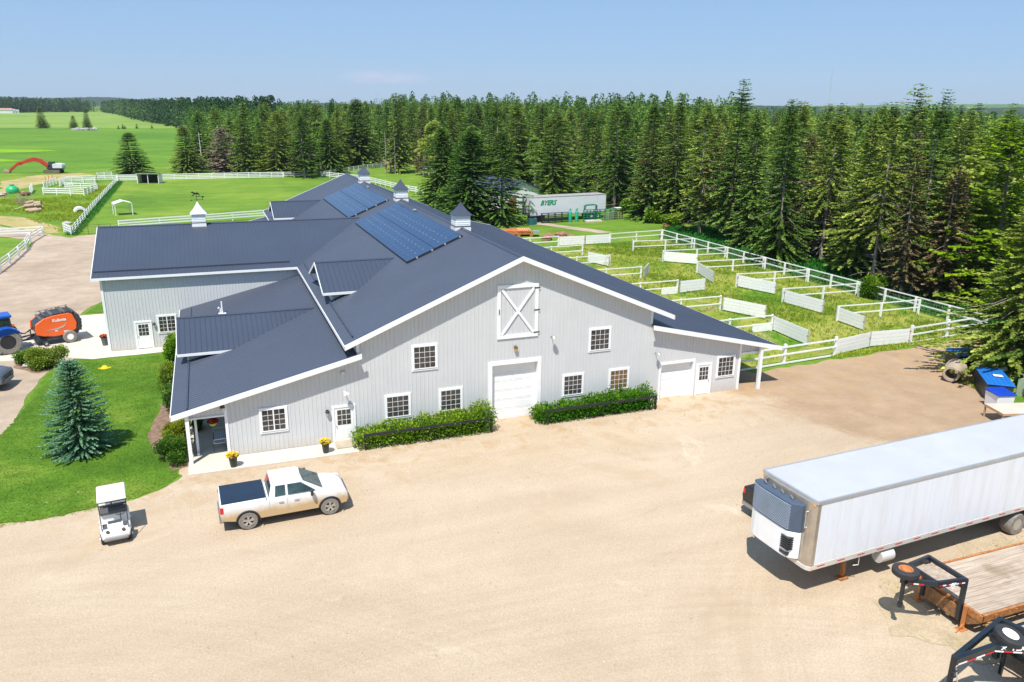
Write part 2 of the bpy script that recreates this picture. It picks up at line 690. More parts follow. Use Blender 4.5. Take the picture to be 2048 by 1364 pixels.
FFLOOR = ground_mat('forest_floor', [(0.3, (0.035, 0.07, 0.012)), (0.6, (0.06, 0.11, 0.018)), (0.8, (0.10, 0.12, 0.04))], 0.1, mid=0.6, fine=4)

# brown packed earth takes over towards the pens; tyre arcs and small stones in the sand
nt = YARD.node_tree
b = nt.nodes['Principled BSDF']
c0 = b.inputs['Base Color'].links[0].from_socket
vec = coords(nt)
sp = nt.nodes.new('ShaderNodeSeparateXYZ')
nt.links.new(vec, sp.inputs[0])
nn = maths(nt, 'MULTIPLY', maths(nt, 'SUBTRACT', noise(nt, vec, 0.22, 6, 0.65, 0.6), 0.5), 11.0)
u_ = maths(nt, 'ADD', maths(nt, 'ADD', sp.outputs[0], nn), maths(nt, 'MULTIPLY', sp.outputs[1], 0.10))
mr = nt.nodes.new('ShaderNodeMapRange')
mr.interpolation_type = 'SMOOTHSTEP'
mr.inputs[1].default_value = 37.2
mr.inputs[2].default_value = 40.6
nt.links.new(u_, mr.inputs[0])
br_ = ramp(nt, noise(nt, vec, 0.5, 6, 0.65), [(0.3, (0.33, 0.225, 0.14)), (0.7, (0.44, 0.31, 0.20))])
br_ = mixc(nt, 0.5, br_, ramp(nt, noise(nt, vec, 16, 4, 0.7), [(0.3, (0.7, 0.7, 0.7)), (0.7, (1.2, 1.2, 1.2))]), 'MULTIPLY')
c1 = mixc(nt, mr.outputs[0], c0, br_)
for cx_, cy_, rr_, sc_, am in ((14.0, -46.0, 27.0, 1.2, .20), (48.0, -40.0, 30.0, 1.0, .18), (-6.0, -34.0, 22.0, 1.4, .18)):
    dx = maths(nt, 'SUBTRACT', sp.outputs[0], cx_)
    dy = maths(nt, 'SUBTRACT', sp.outputs[1], cy_)
    rr2 = maths(nt, 'SQRT', maths(nt, 'ADD', maths(nt, 'MULTIPLY', dx, dx), maths(nt, 'MULTIPLY', dy, dy)))
    an = maths(nt, 'ARCTAN2', dy, dx)
    cb_ = nt.nodes.new('ShaderNodeCombineXYZ')
    nt.links.new(maths(nt, 'MULTIPLY', rr2, 2.2 * sc_), cb_.inputs[0])
    nt.links.new(maths(nt, 'MULTIPLY', an, 3.0), cb_.inputs[1])
    tr_ = noise(nt, cb_.outputs[0], 1.0, 5, 0.7, 0.2)
    band = maths(nt, 'SUBTRACT', 1.0, maths(nt, 'MULTIPLY', maths(nt, 'ABSOLUTE', maths(nt, 'SUBTRACT', rr2, rr_)), 0.12), True)
    mk_ = maths(nt, 'MULTIPLY', band, am)
    c1 = mixc(nt, mk_, c1, ramp(nt, tr_, [(0.40, (0.80, 0.77, 0.73)), (0.60, (1.10, 1.10, 1.10))]), 'MULTIPLY')
sx = nt.nodes.new('ShaderNodeTexVoronoi')
sx.inputs['Scale'].default_value = 9
nt.links.new(vec, sx.inputs['Vector'])
c1 = mixc(nt, ramp(nt, sx.outputs['Distance'], [(0.10, (0.45, 0.45, 0.45)), (0.20, (0, 0, 0))]), c1, (0.33, 0.26, 0.19))
# rust brown litter and damp earth close to the barn wall
mw = nt.nodes.new('ShaderNodeMapRange')
mw.inputs[1].default_value = -6.5
mw.inputs[2].default_value = -1.0
nt.links.new(sp.outputs[1], mw.inputs[0])
lit = ramp(nt, noise(nt, vec, 0.8, 8, 0.72, 0.5), [(0.50, (0, 0, 0)), (0.62, (1, 1, 1))])
ml = nt.nodes.new('ShaderNodeMix')
ml.data_type = 'RGBA'
ml.blend_type = 'MULTIPLY'
ml.inputs[0].default_value = 1
nt.links.new(lit, ml.inputs[6])
nt.links.new(mw.outputs[0], ml.inputs[7])
c1 = mixc(nt, ml.outputs[2], c1, (0.42, 0.275, 0.145))
nt.links.new(c1, b.inputs['Base Color'])

# base sheet: fine near, very wide
def base_ground():
    xs = sorted(set([-14000, -8000, -5000, -3000, -2000, -1500] + list(range(-1200, 1201, 100)) + [1500, 2000, 3000, 5000, 8000, 14000]))
    ys = sorted(set([-3000, -1500, -600] + list(range(-300, 1601, 100)) + [2000, 3000, 5000, 8000, 14000]))
    V = [(x, y, 0.0) for y in ys for x in xs]
    n = len(xs)
    F = [(j * n + i, j * n + i + 1, (j + 1) * n + i + 1, (j + 1) * n + i) for j in range(len(ys) - 1) for i in range(n - 1)]
    me = np_mesh('ground', V, F, GRASS)
    o = bpy.data.objects.new('ground', me)
    C.objects.link(o)
    o['kind'] = 'structure'


base_ground()

# fields far to the left
sheet('field', px((-1500, 257), (-300, 256.5), (85, 256), (380, 257), (392, 275), (372, 300), (366, 323), (300, 331), (200, 338), (120, 343), (0, 346), (-400, 360), (-1500, 380)), 0.006, CROP, amp=2.0, step=14)
sheet('meadow', px((-1500, 226), (-600, 225.5), (0, 225), (100, 224.5), (160, 223), (205, 224), (232, 229), (262, 238), (300, 246), (345, 253), (388, 256.0), (380, 256.6), (85, 255.7), (-300, 256.2), (-1500, 256.7)), 0.006, HAY, amp=3, step=30)
sheet('canola_strip', px((-500, 306), (0, 305), (60, 304), (118, 301), (60, 299), (0, 298), (-500, 297)), 0.012,
      ground_mat('yellow_green_crop', [(0.3, (0.14, 0.34, 0.01)), (0.7, (0.28, 0.42, 0.012))], 0.02, mid=0.1, fine=1.0), amp=1.2, step=8, seed=3)
sheet('canola_strip', px((-500, 326), (0, 323), (45, 321), (0, 318), (-500, 320)), 0.012, MATS['yellow_green_crop'], amp=1.0, step=8, seed=5)

# forest floor under the trees
EDGE = [(-1.6, 192.5), (15, 188.7), (25, 178), (38, 177), (48, 196), (58, 222), (68, 214), (66, 184), (58, 150), (72, 122), (80, 106), (77, 84), (79, 72), (78, 60), (75.5, 47), (74.5, 36), (75, 28), (74, 18), (73.5, 11), (71.5, 4), (67, -2), (62, -8), (60, -16)]
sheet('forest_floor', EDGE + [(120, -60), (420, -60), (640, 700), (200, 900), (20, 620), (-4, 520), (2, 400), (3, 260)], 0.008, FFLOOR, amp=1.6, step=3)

# yard, road, drive, lawn
sheet('yard', px((-900, 1060), (-60, 1052), (0, 1048), (80, 1040), (150, 1025), (200, 1015), (268, 1000), (325, 978), (357, 960), (366, 952)) + [(4.0, -1.2), (4.2, 0.9), (13.0, 0.9), (38.3, 0.9)] +
      [(41.0, 0.4), (41.6, -2.5), (43.5, -6.0), (42.5, -9.0), (43.0, -12.5), (46, -14.0), (52, -15.0), (60, -18), (60, -60), (-40, -60)], 0.010, YARD, amp=0.22, step=0.9)
sheet('dirt_pad', [(38.0, 1.6), (38.2, -0.2), (39.0, -4.0), (39.8, -8.0), (40.2, -13.2), (44, -15.5), (50, -16.5), (56, -18)] + [(56.5, -13), (53.0, -11.2), (50.6, -10.2), (52.0, -8.3), (54.2, -5.2), (57.2, -3.0), (60.5, -0.6), (63.2, 1.5), (66.0, 4.2), (62.4, 3.9), (58.1, 3.6), (54.0, 3.5), (49.8, 2.9), (44.8, 2.6), (41.6, 2.3), (40.5, 22), (38.3, 22)],
      0.018, YARD, amp=0.3, step=0.8)
sheet('road', px((-900, 440), (-200, 446), (0, 452), (60, 462), (105, 471), (140, 476), (148, 474)) +
      [(-10.6, 82.5), (-7.0, 84.0), (-3.0, 84.5), (-0.5, 80), (-0.5, 45.0), (-2.2, 45.0), (-4.7, 34.8), (-4.9, 33.8), (-3.2, 22.9), (-3.4, 21.4), (-4.6, 19.5), (-5.0, 17.0), (-5.05, 12.0), (-5.4, 7.0), (-7, 2.0), (-12, -4), (-30, -14), (-60, 0), (-60, 30), (-40, 47)] +
      px((-300, 640), (-60, 560), (0, 532), (35, 508), (62, 492), (66, 486), (50, 478), (0, 473), (-300, 470), (-900, 466)), 0.014, ROAD, amp=0.25, step=1.0, seed=4)
sheet('apron', [(-4.7, 34.6), (-1.4, 34.6), (-1.2, 22.3), (3.4, 22.3), (3.4, 20.9), (-1.0, 20.8), (-2.2, 20.7), (-3.4, 21.3), (-4.2, 22.0), (-9.5, 22.3), (-9.5, 27.5), (-5.6, 27.5), (-5.2, 31.5)], 0.022, CONC, amp=0.05, step=1.0)
sheet('lawn', px((-300, 1060), (0, 1046), (80, 1038), (150, 1023), (200, 1013), (268, 998), (325, 976), (355, 955), (357, 935)) + [(3.6, -0.2), (3.4, 3), (3.0, 6.5), (3.9, 9), (3.9, 14), (3.9, 19), (3.4, 20.6), (1.0, 20.75), (-1.0, 20.6), (-2.2, 20.5), (-3.3, 20.9), (-4.1, 19.6), (-4.85, 17.2), (-4.95, 12), (-5.3, 7.0), (-6.6, 2.2), (-9.5, -2.0), (-14, -6.5)],
      0.020, LAWN, amp=0.20, step=0.22, seed=2)
sheet('verge', px((-300, 425), (0, 432), (40, 434), (85, 444), (115, 455), (122, 466), (95, 467), (50, 459), (0, 449), (-300, 440)), 0.026, DRYG, amp=0.5, step=1.5, seed=6)
sheet('lawn', [(-4.4, 35.3), (-1.25, 34.9), (-1.25, 46), (-2.3, 45.6), (-3.4, 40)], 0.024, LAWN, amp=0.1, step=0.6, seed=8)
sheet('pen_ground', [(38.5, 3.0), (44.8, 3.4), (54, 4.6), (67, 5.4), (67.2, 30), (67, 55.5), (50, 55.2), (41.5, 54.6), (38.5, 54)], 0.006, PENG, amp=0.4, step=1.5, seed=9)
sheet('bare_soil', px((0, 400), (0, 365), (60, 352), (110, 349), (160, 346), (190, 350), (120, 360), (60, 372), (20, 384)) + [], 0.012, DRYG, amp=0.8, step=3, seed=10)
sheet('bare_soil', [(41.5, -14.2), (46.5, -15.5), (46.5, -27), (32, -27), (29.5, -25.5), (28.5, -22.5), (29.8, -20.8), (36, -19.6), (40, -18.5)], 0.022,
      ground_mat('worn_sand_grass', [(0.3, (0.40, 0.32, 0.18)), (0.5, (0.48, 0.38, 0.255)), (0.8, (0.53, 0.43, 0.31))], 0.5, mid=1.6, fine=14, bumps=0.6, bd=0.05, patches=[((0.30, 0.28, 0.10), 0.60, 0.8), ((0.485, 0.385, 0.27), 0.52, 0.3)]), amp=0.9, step=0.5, seed=12)
sheet('garden_bed', [(2.7, 9.5), (3.9, 9.5), (4.6, 3), (4.6, -0.4), (3.7, -0.7), (3.0, 1.5), (2.3, 4.3)], 0.026, MULCH, amp=0.12, step=0.5)
sheet('garden_bed', [(-6.8, 21.5), (-4.2, 20.9), (-4.4, 19.2), (-5.3, 18.4), (-7.2, 20.5)], 0.026, MULCH, amp=0.12, step=0.5)
slab = MB()
slab.prism([(4.46, -1.6, 0.0), (6.35, -1.62, 0.0), (13.0, -1.62, 0.0), (13.0, -0.02, 0.0), (6.45, -0.02, 0.0), (6.45, 21.9, 0), (4.46, 21.9, 0.0)], (0, 0, 0.075))
tag(slab.build('sidewalk', CONC, bevel=0.015), kind='structure')
st = MB()
st.box((11.9, -1.0, 0.076), (13.0, -0.02, 0.13))
tag(st.build('door_step', mat('worn_step', (0.42, 0.35, 0.26), 0.9, bumpy=0.2)), 'worn concrete step below the white door beside the hedge', 'step')
sheet('track', [(56.5, 77), (60, 70), (63, 64), (60.5, 63.8), (57.8, 69), (54.5, 76)], 0.012, ROAD, amp=0.3, step=1.2, seed=14)

# far hills, left and right, and the wooded rise beyond the forest
HILL = ground_mat('distant_woods', [(0.35, (0.018, 0.045, 0.018)), (0.55, (0.03, 0.07, 0.022)), (0.75, (0.07, 0.12, 0.03))], 0.012, mid=0.08, fine=0.4, bumps=0.8, bd=6)


def ridge(az0, az1, dist, hfun, depth=900, n=220, m=HILL, seed=0, rough=3.0):
    r = random.Random(seed)
    V, F = [], []
    for i in range(n + 1):
        a = rad(az0 + (az1 - az0) * i / n)
        s, c = math.sin(a), math.cos(a)
        h = hfun(az0 + (az1 - az0) * i / n)
        for k, (dd, hh) in enumerate(((0, 0.0), (depth * 0.15, 0.45), (depth * 0.5, 1.0), (depth * 0.55, 0.98), (depth, 0.2))):
            jz = r.uniform(-1, 1) * rough if k in (1, 2, 3) else 0
            d = dist + dd + (r.uniform(-1, 1) * 20)
            V.append((CAM.x + s * d, CAM.y + c * d, max(0, h * hh + jz)))
    for i in range(n):
        for k in range(4):
            F.append((i * 5 + k, (i + 1) * 5 + k, (i + 1) * 5 + k + 1, i * 5 + k + 1))
    me = np_mesh('hills', V, F, m)
    o = bpy.data.objects.new('hills', me)
    C.objects.link(o)
    o['kind'] = 'structure'


YAW0 = math.degrees(math.atan2(AX_F.x, AX_F.y))
ridge(YAW0 - 62, YAW0 - 12, 4200, lambda a: 24 + 16 * math.exp(-((a - YAW0 + 29) / 6) ** 2) + 5 * math.sin(a * 0.9), seed=1, rough=2.5, n=500)
ridge(YAW0 - 14, YAW0 + 62, 3000, lambda a: 26 + 5 * math.sin(a * 0.35 + 1) + 10 / (1 + math.exp(-(a - YAW0 - 20) / 5)), seed=2, rough=2.0, n=600)
FH = ground_mat('distant_field', [(0.3, (0.06, 0.15, 0.04)), (0.7, (0.12, 0.22, 0.06))], 0.003, mid=0.01, fine=0.1)
ridge(YAW0 + 15, YAW0 + 45, 3800, lambda a: 38 + 17 / (1 + math.exp(-(a - YAW0 - 24) / 2)), seed=4, rough=0.3, m=FH)
# ------------------------------------------------------------ the barn
RX, RZ = 22.73, 9.87          # ridge
EXL, EXR, EZ = 12.67, 32.79, 5.66
MS = (RZ - EZ) / (RX - EXL)
LXI, LZI, LXO, LZO = 13.34, 5.07, 3.89, 2.82
LS = (LZI - LZO) / (LXI - LXO)
RXI, RXO, RZO = 31.55, 41.3, 2.82
RS = (LZI - RZO) / (RXO - RXI)
WL, WR, LW, RW = 13.35, 31.55, 6.43, 38.4
Y0, Y1 = -0.5, 57.9
WY, WRY, WRZ, WEY = 22.3, 29.34, 8.33, 21.95
WS = (WRZ - EZ) / (WRY - WEY)
WX0, WXE = -1.24, -1.75

barn = thing('barn', 'large pale grey barn with slate blue metal roofs and white trim', 'barn', (RX, 28.0, 0))
T = 0.10


def main_z(x):
    return RZ - MS * abs(x - RX)


def wall_top(x):
    """underside of the roof above the front wall"""
    if x < WL - 1e-6:
        return LZO + LS * (x - LXO) - 0.14
    if x > WR + 1e-6:
        return RZO + RS * (RXO - x) - 0.14
    return main_z(x) - 0.14


OPEN = []        # openings in the front wall: x0, x1, z0, z1
GAR = (21.08, 23.92, 0.0, 3.50)
g1 = (32.40, 34.76, 0.0, 2.34)
OPEN = [GAR, g1]


def ribbed_wall(mb, x0, x1, topf, opens, y, zb=0.0, step=0.229, rib=0.018, fx=lambda x, z, o: None, breaks=()):
    """fx(x, z, o): point on the wall standing o proud of it"""
    xs = sorted(set([x0, x1] + [q for q in breaks if x0 < q < x1] + [q for o in opens for q in o[:2] if x0 < q < x1]))
    for a, b in zip(xs[:-1], xs[1:]):
        mid = (a + b) / 2
        op = [o for o in opens if o[0] < mid < o[1]]
        e = 1e-5
        if op:
            o = op[0]
            if o[2] > zb + 0.01:
                mb.quad(fx(a, zb, 0), fx(b, zb, 0), fx(b, o[2], 0), fx(a, o[2], 0))
            mb.quad(fx(a, o[3], 0), fx(b, o[3], 0), fx(b, topf(b - e), 0), fx(a, topf(a + e), 0))
        else:
            mb.quad(fx(a, zb, 0), fx(b, zb, 0), fx(b, topf(b - e), 0), fx(a, topf(a + e), 0))
    n = int((x1 - x0) / step)
    for i in range(n + 1):
        x = x0 + 0.06 + i * step
        if x > x1 - 0.05:
            break
        segs = [(zb, topf(x))]
        for o in opens:
            if o[0] - 0.03 < x < o[1] + 0.03:
                segs = [q for q in ((zb, o[2]), (o[3], topf(x))) if q[1] - q[0] > 0.1]
        for za, zt in segs:
            p = [fx(x - 0.018, za, 0.001), fx(x + 0.018, za, 0.001), fx(x + 0.010, za, rib), fx(x - 0.010, za, rib)]
            q = [fx(x - 0.018, zt, 0.001), fx(x + 0.018, zt, 0.001), fx(x + 0.010, zt, rib), fx(x - 0.010, zt, rib)]
            mb.add(p + q, [(0, 1, 5, 4), (1, 2, 6, 5), (2, 3, 7, 6), (3, 0, 4, 7)])


front = MB()
FX = lambda x, z, o: (x, -o, z)
ribbed_wall(front, LW, RW, wall_top, OPEN, 0, fx=FX, breaks=(WL, WR, RX))
# triangle above the porch openings
ribbed_wall(front, 4.55, LW, wall_top, [], 0, zb=2.42, fx=FX)
ribbed_wall(front, RW, 39.95, wall_top, [], 0, zb=2.55, fx=FX)
front.build('wall', SIDING, barn, world=True)
# side walls of the leans and of the tall middle part, back wall
sw = MB()
ribbed_wall(sw, 0.0, WY, lambda y: LZO + LS * (LW - LXO) - 0.14, [], 0, fx=lambda y, z, o: (LW - o, y, z))
ribbed_wall(sw, 37.0, 57.4, lambda y: LZO + LS * (LW - LXO) - 0.14, [], 0, fx=lambda y, z, o: (LW - o, y, z))
ribbed_wall(sw, 0.0, 57.4, lambda y: RZO + RS * (RXO - RW) - 0.14, [], 0, fx=lambda y, z, o: (RW + o, y, z))
sw.quad((WL, 0.02, LZI - 0.4), (WL, 57.4, LZI - 0.4), (WL, 57.4, main_z(WL) - 0.14), (WL, 0.02, main_z(WL) - 0.14))
sw.quad((WR, 0.02, LZI - 0.4), (WR, 57.4, LZI - 0.4), (WR, 57.4, main_z(WR) - 0.14), (WR, 0.02, main_z(WR) - 0.14))
bk = [(LW, 0), (RW, 0), (RW, wall_top(RW)), (WR, wall_top(WR + .01)), (WR, wall_top(WR)), (RX, wall_top(RX)), (WL, wall_top(WL)), (WL, wall_top(WL - .01)), (LW, wall_top(LW))]
sw.quad(*[(x, 57.4, z) for x, z in bk])
sw.build('side_wall', SIDING, barn, world=True)
# wing walls
wt = lambda x: EZ - 0.1
ww = MB()
ribbed_wall(ww, WX0, LW + 6.9, wt, [], 0, fx=lambda x, z, o: (x, WY - o, z))
ribbed_wall(ww, WX0, LW + 6.9, wt, [], 0, fx=lambda x, z, o: (x, 36.4 + o, z))
gt = lambda y: WRZ - WS * abs(y - WRY) - 0.14
ribbed_wall(ww, WY, 36.4, gt, [], 0, fx=lambda y, z, o: (WX0 - o, y, z), breaks=(WRY,))
ww.build('wing_wall', SIDING, barn, world=True)

# corner boards
CBS = []
for x, zt in ((LW, wall_top(LW)), (RW, wall_top(RW))):
    q_ = -1 if x < 20 else 1
    CBS.append(((x - 0.03 if q_ < 0 else x - 0.12, -0.045, 0.0), (x + 0.12 if q_ < 0 else x + 0.03, 0.10, zt)))
CBS += [((WL - 0.02, -0.045, LZI + 0.06), (WL + 0.12, 0.08, wall_top(WL))), ((WR - 0.12, -0.045, LZI + 0.06), (WR + 0.02, 0.08, wall_top(WR))),
        ((WX0 - 0.035, WY - 0.05, 0.0), (WX0 + 0.13, WY + 0.12, EZ - 0.1))]
for lo_, hi_ in CBS:
    MB().box(lo_, hi_).build('corner_board', WHITE, barn, world=True)


def slab_roof(name, poly, ribs=None, parent=None, ribh=0.015, th=T, step=0.30, glassy=ROOF):
    """poly: roof outline corners (top surface), extruded straight down; ribs: (start, along eave, up slope, width, length function)"""
    mb = MB()
    mb.prism(poly, (0, 0, -th))
    if ribs:
        for a, b in ribs:
            a, b = Vector(a), Vector(b)
            d = (b - a).normalized()
            s = d.cross(Vector((0, 0, 1))).normalized()
            u = s.cross(d).normalized()
            p = [a - s * 0.036, a + s * 0.036, a + s * 0.016 + u * ribh, a - s * 0.016 + u * ribh]
            q = [v + (b - a) for v in p]
            mb.add(p + q, [(0, 1, 5, 4), (1, 2, 6, 5), (2, 3, 7, 6), (3, 0, 4, 7), (3, 2, 1, 0), (4, 5, 6, 7)])
    return mb.build(name, glassy, parent or barn, world=True)


def frange(a, b, s):
    n = int((b - a) / s)
    return [a + (i + 0.5) * (b - a) / n for i in range(n)]


# main slopes
slab_roof('roof', [(EXL, Y0, EZ), (RX, Y0, RZ), (RX, Y1, RZ), (EXL, Y1, EZ)], [((EXL, y, EZ), (RX - .1, y, RZ - .1 * MS)) for y in frange(Y0, Y1, 0.305)])
slab_roof('roof', [(RX + .001, Y0, RZ), (EXR, Y0, EZ), (EXR, Y1, EZ), (RX + .001, Y1, RZ)], [((EXR, y, EZ), (RX + .1, y, RZ - .1 * MS)) for y in frange(Y0, Y1, 0.305)])
rc = MB()
rc.add([(RX - .17, Y0 - .01, RZ - .17 * MS + .035), (RX, Y0 - .01, RZ + .045), (RX + .17, Y0 - .01, RZ - .17 * MS + .035), (RX - .17, Y1, RZ - .17 * MS + .035), (RX, Y1, RZ + .045), (RX + .17, Y1, RZ - .17 * MS + .035)],
       [(0, 1, 4, 3), (1, 2, 5, 4)])
# leans
slab_roof('lean_roof', [(LXO, Y0, LZO), (WL - .01, Y0, LZI), (WL - .01, WY - .03, LZI), (LXO + .02, WY - .03, LZO)],
          [((LXO, y, LZO), (WL - .02, y, LZI)) for y in frange(Y0, WY - .03, 0.305)])
slab_roof('lean_roof', [(LXO, 36.45, LZO), (WL - .01, 36.45, LZI), (WL - .01, Y1, LZI), (LXO, Y1, LZO)],
          [((LXO, y, LZO), (WL - .02, y, LZI)) for y in frange(36.45, Y1, 0.305)])
slab_roof('lean_roof', [(WR + .01, Y0, LZI), (RXO, Y0, RZO), (RXO, Y1, RZO), (WR + .01, Y1, LZI)],
          [((RXO, y, RZO), (WR + .02, y, LZI)) for y in frange(Y0, Y1, 0.305)])
# wing: valleys follow the main slope
VX = EXL + (WRZ - EZ) / MS
wr = [((x, WEY, EZ), (x, WRY - .1, WRZ - .1 * WS)) for x in frange(WXE, EXL, 0.305)]
for x in frange(EXL, VX, 0.305):
    z = EZ + MS * (x - EXL)
    y = WEY + (z - EZ) / WS
    if y < WRY - 0.3:
        wr.append(((x, y, z), (x, WRY - .1, WRZ - .1 * WS)))
slab_roof('wing_roof', [(WXE, WEY, EZ + .004), (EXL, WEY, EZ + .004), (VX, WRY, WRZ + .004), (WXE, WRY, WRZ + .004)], wr)
slab_roof('wing_roof', [(WXE, WRY + .001, WRZ + .004), (VX, WRY + .001, WRZ + .004), (EXL, 2 * WRY - WEY, EZ + .004), (WXE, 2 * WRY - WEY, EZ + .004)])
rc.add([(WXE, WRY - .16, WRZ - .16 * WS + .04), (WXE, WRY, WRZ + .05), (WXE, WRY + .16, WRZ - .16 * WS + .04), (VX - .2, WRY - .16, WRZ - .16 * WS + .04), (VX, WRY, WRZ + .05), (VX - .2, WRY + .16, WRZ - .16 * WS + .04)],
       [(0, 3, 4, 1), (1, 4, 5, 2)])

# dormers: gable roofs that run back into the slope below
def dormer(yc, half, zr, ze, xf, slope_x0, slope_z0, slope_m, wallx, wally):
    d = thing('dormer', None, None)
    d.parent = barn
    m = (zr - ze) / half
    xr = slope_x0 + (zr - slope_z0) / slope_m
    xe = slope_x0 + (ze - slope_z0) / slope_m
    mb = MB()
    for s in (-1, 1):
        pts = [(xf, yc + s * half, ze), (xe, yc + s * half, ze), (xr, yc, zr), (xf, yc, zr)]
        if s > 0:
            pts.reverse()
        mb.prism([(p[0], p[1], p[2] + .003) for p in pts], (0, 0, -0.07))
        for x in frange(xf, xr, 0.305):
            if x < xe:
                a = (x, yc + s * half, ze)
            else:
                z = slope_z0 + slope_m * (x - slope_x0)
                a = (x, yc + s * (zr - z) / m, z)
            b = Vector((x, yc + s * 0.08, zr - .08 * m))
            a = Vector(a)
            if (b - a).length < 0.3:
                continue
            r = Vector((0.03, 0, 0))
            u = Vector((0, 0, 0.03))
            mb.add([a - r, a + r, a + r * .4 + u, a - r * .4 + u, b - r, b + r, b + r * .4 + u, b - r * .4 + u], [(0, 1, 5, 4), (1, 2, 6, 5), (2, 3, 7, 6), (3, 0, 4, 7)])
    mb.add([(xf, yc - .15, zr - .15 * m + .04), (xf, yc, zr + .05), (xf, yc + .15, zr - .15 * m + .04), (xr, yc - .15, zr - .15 * m + .04), (xr, yc, zr + .05), (xr, yc + .15, zr - .15 * m + .04)], [(0, 3, 4, 1), (1, 4, 5, 2)])
    mb.build('dormer_roof', ROOF, d, world=True)
    wb = MB()
    zt = zr - m * wally - 0.08
    zb = slope_z0 + slope_m * (wallx - slope_x0) - 0.1
    xb = slope_x0 + (zt - slope_z0) / slope_m
    wb.quad((wallx, yc - wally, zb), (wallx, yc + wally, zb), (wallx, yc + wally, zt), (wallx, yc, zr - .08), (wallx, yc - wally, zt))
    for s in (-1, 1):
        wb.quad((wallx, yc + s * wally, zb), (xb, yc + s * wally, zt), (wallx, yc + s * wally, zt))
    wb.build('cheek_wall', SIDING, d, world=True)
    tb = MB()
    for s in (-1, 1):
        tb.beam((xf - .012, yc + s * (half + .01), ze - .09), (xf - .012, yc, zr - .085), 0.035, 0.17)
        tb.beam((xf, yc + s * (half + .015), ze - .085), (xe - .02, yc + s * (half + .015), ze - .085), 0.035, 0.16)
    tb.box((wallx - .03, yc - wally - .02, zb + .05), (wallx + .09, yc - wally + .10, zt - .02))
    tb.box((wallx - .03, yc + wally - .10, zb + .05), (wallx + .09, yc + wally + .02, zt - .02))
    tb.build('fascia', WHITE, d, world=True)
    return d


for yy in (11.55, 47.2):
    dormer(yy, 3.38, 7.93, 6.60, 12.78, EXL, EZ, MS, 13.36, 2.75)
    dormer(yy - .1, 3.70, 4.90, 3.60, 4.08, LXO, LZO, LS, 4.62, 3.1)

# white fascia boards
fa = MB()
FH_ = 0.25
for (xa, za, xb, zb_) in ((EXL - .02, EZ - MS * .02, RX, RZ), (RX, RZ, EXR + .02, EZ - MS * .02), (LXO - .02, LZO, WL + .18, LZI + LS * .18), (WR - .18, LZI + RS * .18, RXO + .02, RZO)):
    for yf in (Y0, Y1):
        s = -1 if yf == Y0 else 1
        fa.prism([(xa, yf, za + .035), (xb, yf, zb_ + .035), (xb, yf, zb_ - FH_), (xa, yf, za - FH_)], (0, s * 0.04, 0))
for x, z, s in ((EXL, EZ, -1), (EXR, EZ, 1), (RXO, RZO, 1)):
    fa.box((min(x, x + s * .04), Y0 - .04, z - .20), (max(x, x + s * .04), Y1, z - .005))
for ya, yb in ((Y0 - .04, WY - .05), (36.5, Y1)):
    fa.box((LXO - .04, ya, LZO - .20), (LXO, yb, LZO - .005))
fa.box((WXE, WEY - .05, EZ - .18), (EXL - .05, WEY, EZ - .002))
for s in (-1, 1):
    fa.prism([(WXE, WRY + s * 7.39, EZ + .03), (WXE, WRY, WRZ + .03), (WXE, WRY, WRZ - .2), (WXE, WRY + s * 7.39, EZ - .2)], (-.04, 0, 0))
fa.build('fascia', WHITE, barn, world=True)
# soffits
sf = MB()
sf.quad((EXL, Y0, EZ - T - .02), (RX, Y0, RZ - T - .02), (RX, 0, RZ - T - .02), (EXL, 0, EZ - T - .02))
sf.quad((RX, Y0, RZ - T - .02), (EXR, Y0, EZ - T - .02), (EXR, 0, EZ - T - .02), (RX, 0, RZ - T - .02))
sf.quad((LXO, Y0, LZO - T - .02), (WL, Y0, LZI - T - .02), (WL, 0, LZI - T - .02), (LXO, 0, LZO - T - .02))
sf.quad((WR, Y0, LZI - T - .02), (RXO, Y0, RZO - T - .02), (RXO, 0, RZO - T - .02), (WR, 0, LZI - T - .02))
sf.quad((EXL, Y0, EZ - T - .02), (WL, Y0, EZ + MS * .68 - T - .02), (WL, WY, EZ + MS * .68 - T - .02), (EXL, WY, EZ - T - .02))
sf.build('soffit', WHITE, barn, world=True)
rc.build('ridge_cap', ROOF, barn, world=True)
# snow guards and gutters
for lo_, hi_ in (((13.16, .2, EZ + MS * (13.2 - EXL) + .03), (13.24, 8.3, EZ + MS * (13.2 - EXL) + .11)), ((13.16, 14.9, EZ + MS * (13.2 - EXL) + .03), (13.24, 21.9, EZ + MS * (13.2 - EXL) + .11)),
                 ((4.63, -0.35, LZO + LS * .74 + .03), (4.71, 7.9, LZO + LS * .74 + .11)), ((4.63, 15.3, LZO + LS * .74 + .03), (4.71, 21.9, LZO + LS * .74 + .11)),
                 ((WXE + .1, WEY + .72, EZ + WS * .72 + .03), (12.2, WEY + .80, EZ + WS * .76 + .11))):
    MB().box(lo_, hi_).build('snow_guard', ROOF, barn, world=True)

# posts of the two porches
for y in (-0.32, 6.0, 12.0, 18.0):
    MB().box((4.52, y - .09, 0.076), (4.70, y + .09, LZO + LS * .7 - T - .05)).build('porch_post', WHITE, barn, world=True)
MB().box((4.7, -0.06, 2.36), (LW, 0.02, 2.44)).build('porch_beam', WHITE, barn, world=True)
for y in (-0.35, 6.0, 12.0, 18.0, 24, 30, 36, 42, 48, 54):
    MB().box((39.66, y - .1, 0.0), (39.86, y + .1, RZO + RS * 1.5 - T - .05)).build('porch_post', WHITE, barn, world=True)
MB().box((RW, -0.08, 2.42), (39.95, 0.02, 2.56)).build('porch_beam', WHITE, barn, world=True)


